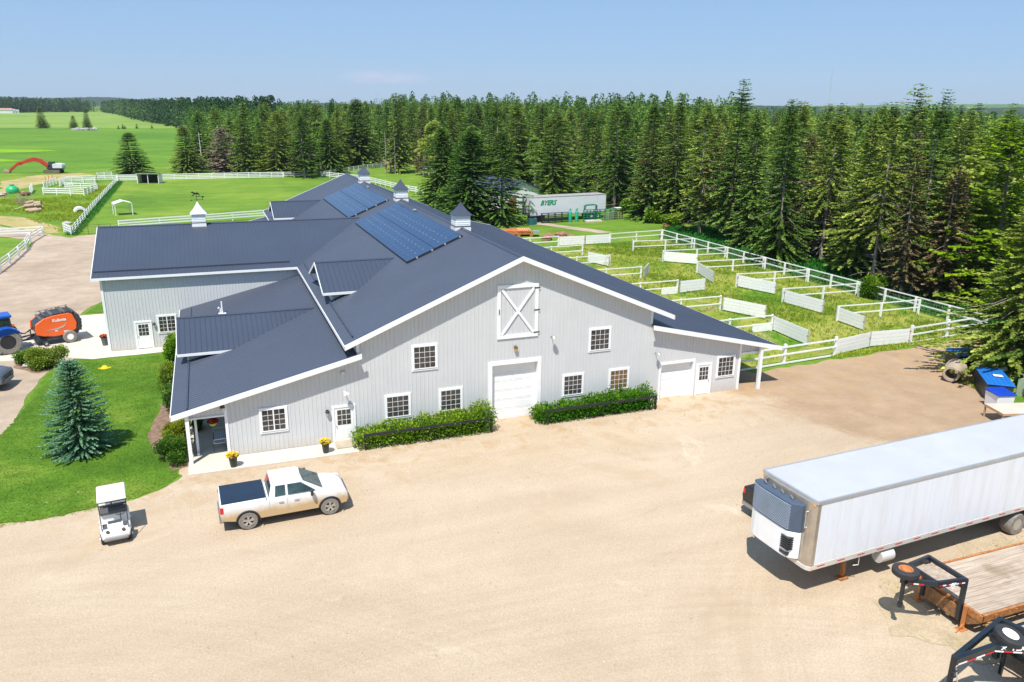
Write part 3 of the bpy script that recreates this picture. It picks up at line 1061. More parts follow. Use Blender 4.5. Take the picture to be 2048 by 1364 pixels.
# windows, doors
class Face:
    def __init__(s, o, r, n):
        s.o, s.r, s.n = Vector(o), Vector(r), Vector(n)

    def p(s, x, z, d):
        return s.o + s.r * x + Vector((0, 0, z)) + s.n * d

    def box(s, mb, x0, x1, z0, z1, d0, d1, mi=0):
        P = [s.p(x, z, d) for z in (z0, z1) for x, d in ((x0, d0), (x1, d0), (x1, d1), (x0, d1))]
        mb.add(P, [(3, 2, 1, 0), (4, 5, 6, 7), (0, 1, 5, 4), (1, 2, 6, 5), (2, 3, 7, 6), (3, 0, 4, 7)], mi)


FR = Face((0, 0, 0), (1, 0, 0), (0, -1, 0))
FW = Face((0, WY, 0), (1, 0, 0), (0, -1, 0))


def window(f, x0, x1, z0, z1, nx=4, ny=4, tw=0.15, split=None, pane=PANE, parent=None, label=None):
    w_ = thing('window', label, None)
    w_.parent = parent or barn
    fr = MB()
    f.box(fr, x0, x0 + tw, z0, z1, 0.0, 0.055)
    f.box(fr, x1 - tw, x1, z0, z1, 0.0, 0.055)
    f.box(fr, x0 + tw, x1 - tw, z1 - tw, z1, 0.0, 0.055)
    f.box(fr, x0 + tw, x1 - tw, z0, z0 + tw, 0.0, 0.055)
    fr.build('frame', WHITE, w_, world=True, bevel=0.008, seg=1)
    sl_ = MB()
    f.box(sl_, x0 + tw * .4, x1 - tw * .4, z0 + tw - .03, z0 + tw + .015, 0.056, 0.085)
    sl_.build('sill', WHITE, w_, world=True)
    pa = MB()
    f.box(pa, x0 + tw - .01, x1 - tw + .01, z0 + tw - .01, z1 - tw + .01, 0.002, 0.034)
    pa.build('pane', pane, w_, world=True)
    mu = MB()
    ax, bx, az, bz = x0 + tw, x1 - tw, z0 + tw, z1 - tw
    for i in range(1, nx):
        x = ax + (bx - ax) * i / nx
        h = 0.032 if split and i == nx // 2 else 0.009
        f.box(mu, x - h, x + h, az, bz, 0.035, 0.047)
    for i in range(1, ny):
        z = az + (bz - az) * i / ny
        f.box(mu, ax, bx, z - .009, z + .009, 0.0345, 0.0455)
    mu.build('glazing_bar', WHITE, w_, world=True)
    return w_


LZ, UZ = (1.0, 2.47), (3.68, 5.21)
window(FR, 14.75, 16.25, *LZ)
window(FR, 17.86, 19.29, *LZ)
window(FR, 25.55, 27.0, *LZ)
window(FR, 28.68, 30.13, *LZ, pane=PANEB)
window(FR, 16.35, 17.84, *UZ)
window(FR, 27.22, 28.72, *UZ)
window(FR, 8.10, 9.55, 1.10, 2.55, nx=4, ny=4, split=True)
window(FR, 36.57, 38.0, 0.97, 2.50)
window(FW, 2.20, 3.60, 1.08, 2.54, nx=4, ny=4, split=True)


def door(f, x0, x1, zt, handle='L', tw=0.13, zb=0.08):
    d = thing('door', None, None)
    d.parent = barn
    fr = MB()
    f.box(fr, x0, x0 + tw, 0.0, zt, 0.0, 0.06)
    f.box(fr, x1 - tw, x1, 0.0, zt, 0.0, 0.06)
    f.box(fr, x0 + tw, x1 - tw, zt - tw, zt, 0.0, 0.06)
    fr.build('door_frame', WHITE, d, world=True, bevel=0.008, seg=1)
    s = MB()
    a, b, c = x0 + tw + .01, x1 - tw - .01, zt - tw - .01
    f.box(s, a, b, zb, c, 0.0, 0.030)
    w3 = (b - a)
    for i in range(2):
        f.box(s, a + w3 * (.12 + .44 * i), a + w3 * (.44 + .44 * i), zb + .18, zb + .80, 0.031, 0.040)
    s.build('door_leaf', WHITE, d, world=True, bevel=0.006, seg=1)
    g = MB()
    ga, gb, gz0, gz1 = a + w3 * .14, a + w3 * .86, zb + .98, c - .13
    f.box(g, ga, gb, gz0, gz1, 0.0295, 0.036)
    g.build('door_window', PANE, d, world=True)
    mu = MB()
    for i in range(1, 3):
        x = ga + (gb - ga) * i / 3
        f.box(mu, x - .011, x + .011, gz0, gz1, 0.0365, 0.048)
        z = gz0 + (gz1 - gz0) * i / 3
        f.box(mu, ga, gb, z - .011, z + .011, 0.037, 0.047)
    mu.build('glazing_bar', WHITE, d, world=True)
    h = MB()
    hx = a + .07 if handle == 'L' else b - .07
    p = f.p(hx, zb + .92, 0.03)
    h.lathe(p, f.n, [(0, .03), (.02, .03), (.025, .012), (.05, .012), (.052, .03), (.075, .028), (.08, .01)], 10)
    h.build('handle', STEEL, d, world=True, smooth=True)
    return d


door(FR, 11.86, 13.14, 2.19, 'L')
door(FR, 35.03, 36.22, 2.13, 'R', zb=.03)
door(FW, 0.62, 1.84, 2.18, 'L')


def overhead_door(o, tw, rec, xr):
    x0, x1, z0, z1 = o
    d = thing('garage_door', None, None)
    d.parent = barn
    fr = MB()
    FR.box(fr, x0 - tw, x0, 0, z1 + tw, 0, 0.05)
    FR.box(fr, x1, x1 + tw, 0, z1 + tw, 0, 0.05)
    FR.box(fr, x0, x1, z1, z1 + tw, 0, 0.05)
    # reveals going inwards
    FR.box(fr, x0 - .03, x0, 0, z1, -rec - .03, -0.001)
    FR.box(fr, x1, x1 + .03, 0, z1, -rec - .03, -0.001)
    FR.box(fr, x0 - .03, x1 + .03, z1, z1 + .03, -rec - .03, -0.001)
    fr.build('door_frame', WHITE, d, world=True)
    p = MB()
    n = max(4, int(z1 / .53))
    for i in range(n):
        a = z1 * i / n
        FR.box(p, x0, x1, a + .004, z1 * (i + 1) / n - .004, -rec - .03, -rec)
        for j in range(4):
            q = (x1 - x0) / 4
            FR.box(p, x0 + q * j + .08, x0 + q * (j + 1) - .08, a + .10, z1 * (i + 1) / n - .10, -rec, -rec + .009)
    FR.box(p, x0, x1, 0, z1, -rec - .05, -rec - .028)
    p.build('door_panel', WHITE, d, world=True)
    return d


overhead_door(GAR, 0.24, 0.30, 0)
overhead_door(g1, 0.15, 0.22, 0)

# hay loft door with its cross
ld = thing('loft_door', None, None)
ld.parent = barn
x0, x1, z0, z1 = 21.37, 23.88, 5.07, 8.22
fr = MB()
tw = .20
FR.box(fr, x0, x0 + tw, z0, z1, 0, .07)
FR.box(fr, x1 - tw, x1, z0, z1, 0, .07)
FR.box(fr, x0 + tw, x1 - tw, z1 - tw, z1, 0, .07)
FR.box(fr, x0 + tw, x1 - tw, z0, z0 + tw, 0, .07)
fr.build('door_frame', WHITE, ld, world=True)
cr = MB()
a, b, c, e = x0 + tw, x1 - tw, z0 + tw, z1 - tw
cr.beam((a + .05, -.052, c + .02), (b - .05, -.052, e - .02), .04, .15, up=(0, 0, 1))
cr.beam((a + .05, -.050, e - .02), (b - .05, -.050, c + .02), .04, .15, up=(0, 0, 1))
cr.build('cross_brace', WHITE, ld, world=True)
hg = MB()
for z in (z1 - .27, (z0 + z1) / 2, z0 + .24):
    hg = MB()
    FR.box(hg, x1 - .28, x1 + .10, z - .035, z + .035, .071, .085)
    hg.build('hinge', DARK, ld, world=True)
hg = MB()
FR.box(hg, x0 + .08, x0 + .12, 6.55, 6.85, .071, .11)
hg.build('handle', DARK, ld, world=True)


# lamps and vents on the front
def flood(x, z, col, f=FR, droop=0.25, parent=barn):
    t = thing('flood_light', None, None)
    t.parent = parent
    a = MB()
    p0, p1 = f.p(x, z, 0.0), f.p(x, z + .05, .30)
    a.lathe(p0, f.n, [(0, .06), (.02, .06)], 12)
    a.tube([p0, p1], .022, 8)
    a.build('arm', col, t, world=True, smooth=True)
    h = MB()
    h.lathe(p1 + Vector((0.02, -.02, .06)), (0.15, -.35, -.9), [(0, .04), (.04, .10), (.10, .14), (.16, .16), (.17, .10)], 14)
    h.build('lamp_head', col, t, world=True, smooth=True)
    return t


BRONZE = mat('bronze_lantern', (0.12, 0.07, 0.03), 0.4)
AMBER = mat('amber_lens', (0.75, 0.55, 0.15), 0.25)
flood(24.75, 4.95, GALV)
flood(31.90, 3.22, GALV)
flood(12.60, 2.92, WHITE)


def lantern(x, z, f, body=BRONZE, lens=AMBER):
    t = thing('wall_lantern', None, None)
    t.parent = barn
    a = MB()
    f.box(a, x - .07, x + .07, z + .08, z + .24, .0, .05)
    p = f.p(x, z + .20, .12)
    a.lathe(p, (0, 0, -1), [(-.02, .03), (0, .10), (.07, .13), (.09, .13)], 10)
    a.tube([f.p(x, z + .2, .03), f.p(x, z + .22, .12)], .015)
    a.build('lamp_body', body, t, world=True)
    b_ = MB()
    b_.lathe(p, (0, 0, -1), [(.09, .10), (.22, .085), (.27, .05), (.28, .01)], 10)
    b_.build('lens', lens, t, world=True, smooth=True)


lantern(22.5, 4.35, FR)
lantern(11.62, 1.78, FR, DARK, GALV)
lantern(2.0, 1.75, FW, DARK, GALV)
lantern(6.35, 2.75, Face((0, 0, 0), (1, 0, 0), (0, -1, 0)), DARK, GALV)
vt = MB()
vt.lathe((12.55, 0, 4.02), (0, -1, 0), [(0, .14), (.03, .14), (.10, .09), (.14, .12), (.15, .05)], 14)
vt.build('wall_vent', GALV, barn, world=True, smooth=True)


# cupolas
def cupola(cx, cy, zb, zt, za, sx=1.12, vane=False, gable_x=True):
    t = thing('cupola', None, None)
    t.parent = barn
    h = sx / 2
    b = MB()
    b.box((cx - h, cy - h, zb), (cx + h, cy + h, zb + (zt - zb) * .42))
    b.box((cx - h + .03, cy - h + .03, zb), (cx + h - .03, cy + h - .03, zt))
    for i in range(4):
        z = zb + (zt - zb) * (.52 + .11 * i)
        for s in (-1, 1):
            b.box((cx - h + .10, cy + s * (h - .028) - .012, z), (cx + h - .10, cy + s * (h - .028) + .012, z + .035))
            b.box((cx + s * (h - .028) - .012, cy - h + .10, z), (cx + s * (h - .028) + .012, cy + h - .10, z + .035))
    b.build('cupola_body', WHITE, t, world=True)
    k = MB()
    k.box((cx - h - .02, cy - h - .02, zb + (zt - zb) * .40), (cx + h + .02, cy + h + .02, zb + (zt - zb) * .44))
    k.build('band', ROOF, t, world=True)
    r = MB()
    e = h + .10
    rings = []
    for q, z in ((1.0, 0.0), (.98, .03), (.62, .30), (.30, .62), (.0, 1.0)):
        rings.append((q * e, zt - .02 + (za - zt + .02) * z))
    secs = [[(cx - q, cy - q, z), (cx + q, cy - q, z), (cx + q, cy + q, z), (cx - q, cy + q, z)] for q, z in rings[:-1]]
    q, z = rings[-1]
    secs.append([(cx - .01, cy - .01, z), (cx + .01, cy - .01, z), (cx + .01, cy + .01, z), (cx - .01, cy + .01, z)])
    r.loft(secs)
    r.build('cupola_roof', ROOF if not vane else mat('peeling_blue_white', (0.62, 0.64, 0.70), 0.4, 0.2, var=0.1, vscale=4, dirt=((0.12, 0.15, 0.26), 0.60)), t, world=True)
    if vane:
        v = MB()
        z = za
        v.tube([(cx, cy, z - .05), (cx, cy, z + .62)], .018)
        v.beam((cx - .42, cy, z + .10), (cx + .42, cy, z + .16), .02, .03)
        v.beam((cx, cy - .3, z + .13), (cx, cy + .3, z + .13), .02, .03)
        for s in (-1, 1):
            v.prism([(cx + s * .40, cy - .01, z + .06 + s * .03), (cx + s * .52, cy - .01, z + .13 + s * .03), (cx + s * .40, cy - .01, z + .20 + s * .03)], (0, .02, 0))
        v.beam((cx - .10, cy, z + .40), (cx + .46, cy, z + .34), .02, .03)
        v.prism([(cx + .40, cy - .01, z + .24), (cx + .60, cy - .01, z + .36), (cx + .42, cy - .01, z + .44)], (0, .02, 0))
        horse = [(-.34, .46), (-.28, .53), (-.20, .50), (-.17, .60), (-.24, .66), (-.30, .70), (-.36, .68), (-.37, .74), (-.29, .80), (-.22, .80), (-.12, .72), (.04, .70), (.14, .72), (.22, .64), (.30, .66), (.24, .58), (.26, .50), (.32, .44), (.28, .43), (.20, .50), (.14, .56), (.02, .56), (-.08, .56), (-.16, .47), (-.26, .43)]
        v.prism([(cx - .04 + a * 1.0, cy - .012, z + b) for a, b in horse], (0, .024, 0))
        v.build('weather_vane', BLACK, t, world=True)


for cy in (11.43, 29.43, 46.98):
    cupola(22.80, cy, 9.42, 10.72, 11.58)
cupola(5.78, 29.34, 7.95, 9.18, 10.14, 1.10, vane=True)

# plumbing vents on the roofs
pv = MB()
pv.tube([(6.86, 17.1, 3.5), (6.86, 17.1, 4.45)], .055, 10)
pv.tube([(6.74, 17.1, 3.5), (6.74, 17.1, 3.95), (6.64, 17.1, 4.05), (6.60, 17.1, 3.95)], .045, 10)
pv.box((6.6, 16.9, 3.48), (7.1, 17.3, 3.60))
pv.build('roof_vent', WHITE, barn, world=True, smooth=True)
for cy in (21.6, 41.2):
    pv = MB()
    z = main_z(22.1)
    pv.tube([(22.1, cy, z - .1), (22.1, cy, z + .22)], .10, 10)
    pv.lathe((22.1, cy, z + .2), (0, 0, 1), [(0, .16), (.05, .16), (.09, .04)], 10)
    pv.build('roof_vent', GALV, barn, world=True, smooth=True)


# solar arrays
def solar(x0, x1, y0, y1):
    t = thing('solar_array', None, None)
    t.parent = barn
    off = .12
    P = lambda x, y, o=0: Vector((x, y, EZ + MS * (x - EXL))) + Vector((-math.sin(math.atan(MS)), 0, math.cos(math.atan(MS)))) * (off + o)
    xm = (x0 + x1) / 2
    up = Vector((-math.sin(math.atan(MS)), 0, math.cos(math.atan(MS))))
    fb = MB()
    fb.prism([P(x0, y0, -.11), P(x1, y0, -.11), P(x1, y1, -.11), P(x0, y1, -.11)], up * .10)
    fb.build('panel_frame', BLACK, t, world=True)
    n = int(round((y1 - y0) / 1.0))
    for a, b in ((x0 + .03, xm - .02), (xm + .02, x1 - .03)):
        me = MB()
        for i in range(n):
            q0, q1 = y0 + (y1 - y0) * i / n + .012, y0 + (y1 - y0) * (i + 1) / n - .012
            me.prism([P(a, q0, 0), P(b, q0, 0), P(b, q1, 0), P(a, q1, 0)], up * .018)
        me.build('solar_panel', SOLAR, t, world=True)
    cl = MB()
    for i in range(1, n):
        y = y0 + (y1 - y0) * i / n
        for fx in (.22, .36, .64, .78):
            c = P(x0 + (x1 - x0) * fx, y, .022)
            cl.box((c.x - .05, c.y - .035, c.z - .015), (c.x + .05, c.y + .035, c.z + .02))
    for fx in (.18, .45, .68, .95):
        c = P(x0 + (x1 - x0) * fx, y0 - .03, -.03)
        cl.box((c.x - .06, c.y - .05, c.z - .06), (c.x + .06, c.y + .05, c.z + .06))
    cl.build('clamp', GALV, t, world=True)['kind'] = 'stuff'


solar(18.32, 22.12, 8.75, 27.5)
solar(18.32, 22.02, 30.8, 47.1)
# ------------------------------------------------------------ vehicles
TREAD = mat('dusty_tyre', (0.24, 0.215, 0.185), 0.85, var=0.2, vscale=8)
TYRE = mat('black_tyre', (0.03, 0.03, 0.032), 0.75, var=0.2, vscale=6)
ALLOY = mat('dusty_alloy', (0.48, 0.45, 0.40), 0.4, 0.5, var=0.1)


def wheel(parent, x, y, r, wd, side=-1, rim=.60, tyre=TREAD, rimm=ALLOY, spokes=5, name='wheel', lug=0, dish=.25):
    """axle along y, outer face towards side"""
    w_ = thing(name, None, None, (x, y, r))
    w_.parent = parent
    t = MB()
    h = wd / 2
    t.lathe((0, -h, 0), (0, 1, 0), [(0, r * rim), (0, r * .90), (.02 + .08 * wd, r * .98), (wd * .3, r), (wd * .7, r), (wd * .92 - .02, r * .98), (wd, r * .90), (wd, r * rim), (wd * .75, r * rim * .97), (wd * .25, r * rim * .97), (0, r * rim)], 36)
    if lug:
        for i in range(lug):
            for sg_ in (-1, 1):
                a = 2 * math.pi * (i + (.5 if sg_ > 0 else 0)) / lug
                c, s_ = math.cos(a), math.sin(a)
                c2, s2 = math.cos(a + .14), math.sin(a + .14)
                t.beam((c * r * .97, sg_ * h * .95, s_ * r * .97), (c2 * r * 1.0, sg_ * .02, s2 * r * 1.0), .05, .09, up=(c, 0, s_))
    t.build('tyre', tyre, w_, smooth=True)
    R = MB()
    yo = side * h
    q = r * rim
    if spokes:
        R.lathe((0, yo - side * .01, 0), (0, -side, 0), [(-.0, q * .99), (0, q * .86), (wd * .3, q * .84), (wd * .3, q * .98), (-.0, q * .99)], 28)
        D = MB()
        D.lathe((0, yo - side * .09, 0), (0, -side, 0), [(0, q * .86), (.02, q * .8)], 24)
        D.build('hub_recess', DARK, w_)
    else:
        R.lathe((0, yo - side * .01, 0), (0, -side, 0), [(-.0, q * .99), (0, q * .90), (wd * dish, q * .84), (wd * dish + .01, .02)], 28)
    if spokes:
        for i in range(spokes):
            a = 2 * math.pi * i / spokes + .3
            for da in (-.15, .15):
                R.beam((math.cos(a + da * .4) * q * .12, yo - side * .035, math.sin(a + da * .4) * q * .12), (math.cos(a + da) * q * .93, yo - side * .01, math.sin(a + da) * q * .93), .055, .07, up=(0, 1, 0))
        R.lathe((0, yo - side * .05, 0), (0, side, 0), [(0, q * .22), (.03, q * .20), (.045, q * .1)], 14)
    else:
        R.lathe((0, yo - side * wd * dish, 0), (0, side, 0), [(0, q * .45), (.05, q * .40), (.09, q * .22), (.10, .02)], 16)
    R.build('rim', rimm, w_, smooth=True)
    return w_


def arc(cx, cz, r, a0, a1, n=10):
    return [(cx + r * math.cos(rad(a0 + (a1 - a0) * i / n)), cz + r * math.sin(rad(a0 + (a1 - a0) * i / n))) for i in range(n + 1)]


def dusty_paint(name, top, low, z0, z1, rough=.3, metal=0.0):
    """paint with road dust caked on the lower body"""
    m_, nt, b = new_mat(name)
    vec = coords(nt)
    sp = nt.nodes.new('ShaderNodeSeparateXYZ')
    nt.links.new(vec, sp.inputs[0])
    n_ = noise(nt, vec, 2.5, 5, .6)
    z = maths(nt, 'ADD', sp.outputs[2], maths(nt, 'MULTIPLY', n_, .35))
    mr = nt.nodes.new('ShaderNodeMapRange')
    mr.inputs[1].default_value = z0
    mr.inputs[2].default_value = z1
    nt.links.new(z, mr.inputs[0])
    c = mixc(nt, mr.outputs[0], low, top)
    nt.links.new(c, b.inputs['Base Color'])
    r_ = mixc(nt, mr.outputs[0], (.8, .8, .8), (rough,) * 3)
    nt.links.new(r_, b.inputs['Roughness'])
    b.inputs['Metallic'].default_value = metal
    return m_


def pickup(name, label, loc, rz, paint, cover, bedlen=1.95, tyre=TREAD, rimm=ALLOY, L=5.82, glass=GLASS):
    """x forward from the rear bumper, y left"""
    t = thing(name, label, 'pickup truck', loc, rz)
    W = 1.0
    xr, xf = 1.17, 4.70
    cab0, cab1 = bedlen + .12, 4.28
    rw = .50
    # lower body: side outline with wheel arches, extruded across
    side = [(.10, .62), (.06, .95), (.09, 1.36), (bedlen + .02, 1.38)]
    body = MB()

    def side_prism(outline, y0, y1):
        body.prism([(x, y0, z) for x, z in outline], (0, y1 - y0, 0))
    bot = .46
    rear = [(.10, .60)] + [(xr - rw, .52)] + list(reversed(arc(xr, .42, rw, 8, 172, 12)))[:] + [(xr + rw, bot), (xf - rw, bot)] + list(reversed(arc(xf, .42, rw, 8, 172, 12)))[:] + [(xf + rw, .55), (5.62, .50), (5.74, .72), (5.70, .98), (5.56, 1.10), (4.75, 1.19), (4.28, 1.22), (cab0, 1.22), (bedlen + .02, 1.22), (bedlen + .02, 1.37), (.10, 1.35), (.05, .95)]
    # sort arc order so the outline runs forwards along the bottom
    rear = [(.10, .60), (xr - rw - .02, .50)] + arc(xr, .42, rw, 172, 8, 12) + [(xr + rw + .02, bot), (xf - rw - .02, bot)] + arc(xf, .42, rw, 172, 8, 12) + rear[-11:]
    n = len(rear)
    ys = [(-W + .10, 1.0), (-W, .92)]
    vs = []
    for sy in (-1, 1):
        for x, z in rear:
            taper = 1.0 - .10 * max(0, (x - 5.2) / .6) ** 1.5 - .03 * max(0, z - 1.05) / .3
            vs.append((x, sy * W * taper, z))
    fs = [tuple(range(n)), tuple(range(2 * n - 1, n - 1, -1))] + [(i, (i + 1) % n, n + (i + 1) % n, n + i) for i in range(n)]
    body.add(vs, fs)
    body.build('body', paint, t, bevel=.05, seg=3, smooth=True)
    # bonnet bulge
    hd = MB()
    secs = []
    for x, z, wy in ((4.40, 1.30, .84), (4.7, 1.30, .84), (5.1, 1.265, .82), (5.45, 1.17, .75), (5.64, 1.04, .64)):
        secs.append([(x, -wy, z - .10), (x, -wy * .86, z - .005), (x, -wy * .3, z + .02), (x, wy * .3, z + .02), (x, wy * .86, z - .005), (x, wy, z - .10)])
    hd.loft(secs)
    hd.build('bonnet', paint, t, smooth=True, bevel=.015)
    # cab
    cb_ = MB()
    zr = 1.88
    low = [(cab0, -.95, 1.20), (4.58, -.90, 1.20), (4.58, .90, 1.20), (cab0, .95, 1.20)]
    mid = [(cab0 + .02, -.93, 1.28), (4.50, -.88, 1.28), (4.50, .88, 1.28), (cab0 + .02, .93, 1.28)]
    top = [(cab0 + .18, -.77, zr - .03), (3.50, -.77, zr - .03), (3.50, .77, zr - .03), (cab0 + .18, .77, zr - .03)]
    top2 = [(cab0 + .28, -.66, zr), (3.38, -.66, zr + .01), (3.38, .66, zr + .01), (cab0 + .28, .66, zr)]
    cb_.loft([low, mid, top, top2])
    cb_.build('cab', paint, t, bevel=.04, seg=3, smooth=True)

    def onside(x, z, s, o=.008):
        k = (z - 1.28) / (zr - .03 - 1.28)
        return (x, s * (.93 - .16 * k + o), z)
    # windscreen and rear glass
    def lerp(a, b, k):
        return tuple(a[i] + (b[i] - a[i]) * k for i in range(3))
    for a, b, cc, d_, off in (((4.50, -.88, 1.28), (4.50, .88, 1.28), (3.50, .77, zr - .03), (3.50, -.77, zr - .03), (.008, 0, .014)),
                              ((cab0 + .02, .93, 1.28), (cab0 + .02, -.93, 1.28), (cab0 + .18, -.77, zr - .03), (cab0 + .18, .77, zr - .03), (-.012, 0, .006))):
        ws = MB()
        P = lambda u, v: Vector(lerp(lerp(a, b, u), lerp(d_, cc, u), v)) + Vector(off)
        ws.prism([P(.05, .06), P(.95, .06), P(.93, .90), (P(.5, .94)), P(.07, .90)], Vector(off) * .6)
        ws.build('windscreen' if off[0] > 0 else 'rear_window', glass, t)
    for s in (-1, 1):
        g = MB()
        xm = (cab0 + 3.95) / 2 - .15
        for xa, xb, ta, tb in ((cab0 + .28, xm - .05, cab0 + .34, xm - .04), (xm + .05, 4.12, xm + .06, 3.50)):
            q = [onside(xa, 1.33, s, .012), onside(xb, 1.33, s, .0), onside(tb, 1.78, s), onside(ta, 1.78, s)]
            g.prism(q, (0, s * .006, 0))
        g.build('side_window', glass, t)
        mr_ = MB()
        mr_.beam((3.98, s * .92, 1.30), (3.95, s * 1.05, 1.34), .05, .05)
        mr_.box((3.86, s * 1.14 - .10, 1.22), (3.98, s * 1.14 + .10, 1.50))
        mr_.build('mirror', DARK, t, bevel=.03)
        dl = MB()
        for x in (cab0 + .02, xm, 4.05):
            dl.box((x - .006, s * (W * .985) - .004 * 1, .60), (x + .006, s * (W * 1.0) + s * .003, 1.26)) if s > 0 else dl.box((x - .006, s * W - .003, .60), (x + .006, s * W * .985, 1.26))
        for x in (cab0 + .42, xm + .30):
            dl.box((x, min(s * W, s * (W + .035)), 1.06), (x + .20, max(s * W, s * (W + .035)), 1.10))
        dl.build('door_handle', GALV, t)
        tl = MB()
        tl.box((.06, min(s * .84, s * (1.008 if s < 0 else .97)), .95), (.20, max(s * .84, s * (1.008 if s < 0 else .97)), 1.24))
        tl.build('tail_light', RED, t, bevel=.02)
        hl = MB()
        hl.prism([(5.50, s * .62, 1.00), (5.30, s * .93, 1.02), (5.34, s * .95, .86), (5.66, s * .70, .84)], (.07, s * .03, .0))
        hl.build('headlight', mat('clear_lamp', (.75, .72, .66), .15), t, bevel=.01)
        for x in (xr, xf):
            wheel(t, x, s * (W - .14), .42, .27, side=s, tyre=tyre, rimm=rimm)
        ar = MB()
        for x in (xr, xf):
            pts = [(x + (rw - .0) * math.cos(rad(a)), s * (W + .004), .42 + (rw - .0) * math.sin(rad(a))) for a in range(-5, 190, 15)]
            ar.tube(pts, .028, 6)
        ar.build('arch_trim', DARK, t, smooth=True)
    bp = MB()
    bp.box((.0, -.93, .48), (.16, .93, .66))
    bp.build('rear_bumper', STEEL, t, bevel=.03)
    bp = MB()
    bp.prism([(5.60, -.95, .46), (5.86, -.62, .46), (5.92, 0, .46), (5.86, .62, .46), (5.60, .95, .46)], (0, 0, .26))
    bp.build('front_bumper', paint, t, bevel=.04)
    gr = MB()
    gr.box((5.60, -.52, .74), (5.76, .52, 1.00))
    gr.build('grille', DARK, t, bevel=.02)
    ub = MB()
    ub.box((.3, -.62, .30), (5.3, .62, .62))
    ub.build('underbody', DARK, t)
    if cover:
        cv = MB()
        cv.box((.13, -.92, 1.30), (bedlen + .02, .92, 1.41))
        cv.build('bed_cover', cover, t, bevel=.02)
    else:
        cv = MB()
        cv.box((.20, -.80, 1.28), (bedlen - .06, .80, 1.379))
        cv.build('bed_liner', BLACK, t)
    for ch in kids(t):                       # short front overhang
        if ch.type == 'MESH':
            for v in ch.data.vertices:
                if v.co.x > 5.15:
                    v.co.x = 5.15 + (v.co.x - 5.15) * .66
    return t


PWHITE = dusty_paint('white_paint_with_dust', (.80, .80, .80), (.50, .35, .18), .92, 1.34, .22)
PCOVER = mat('navy_vinyl_cover', (0.010, 0.024, 0.050), 0.34, var=.15, vscale=2)
CABG = mat('tinted_glass', (0.04, 0.075, 0.075), .05, spec=.8, var=.4, vscale=1.5)
pt = pickup('pickup_truck', 'white pickup with dusty tan lower sides and a navy bed cover', (5.80, -7.10, .012), rad(2.0), PWHITE, PCOVER, glass=CABG)
mk = MB()
mk.box((2.15, -.17, 1.80), (2.22, .17, 1.86))
mk.build('brake_light', RED, pt)
GREYP = dusty_paint('dusty_grey_paint', (.12, .145, .19), (.22, .20, .17), .5, .9, .35, .3)
gt_ = pickup('pickup_truck', 'grey blue pickup cut off by the left edge beside the lawn', (0, 0, 0), 0, GREYP, None)
gt_.location = (-11.95, 16.85, .03)
gt_.rotation_euler = (0, 0, rad(-10))
DRKP = dusty_paint('dull_black_paint', (.022, .022, .022), (.10, .085, .065), .4, .8, .4)
dp = pickup('pickup_truck', 'black pickup mostly hidden behind the white trailer, open bed showing', (28.30, -15.05, .03), rad(4), DRKP, None)


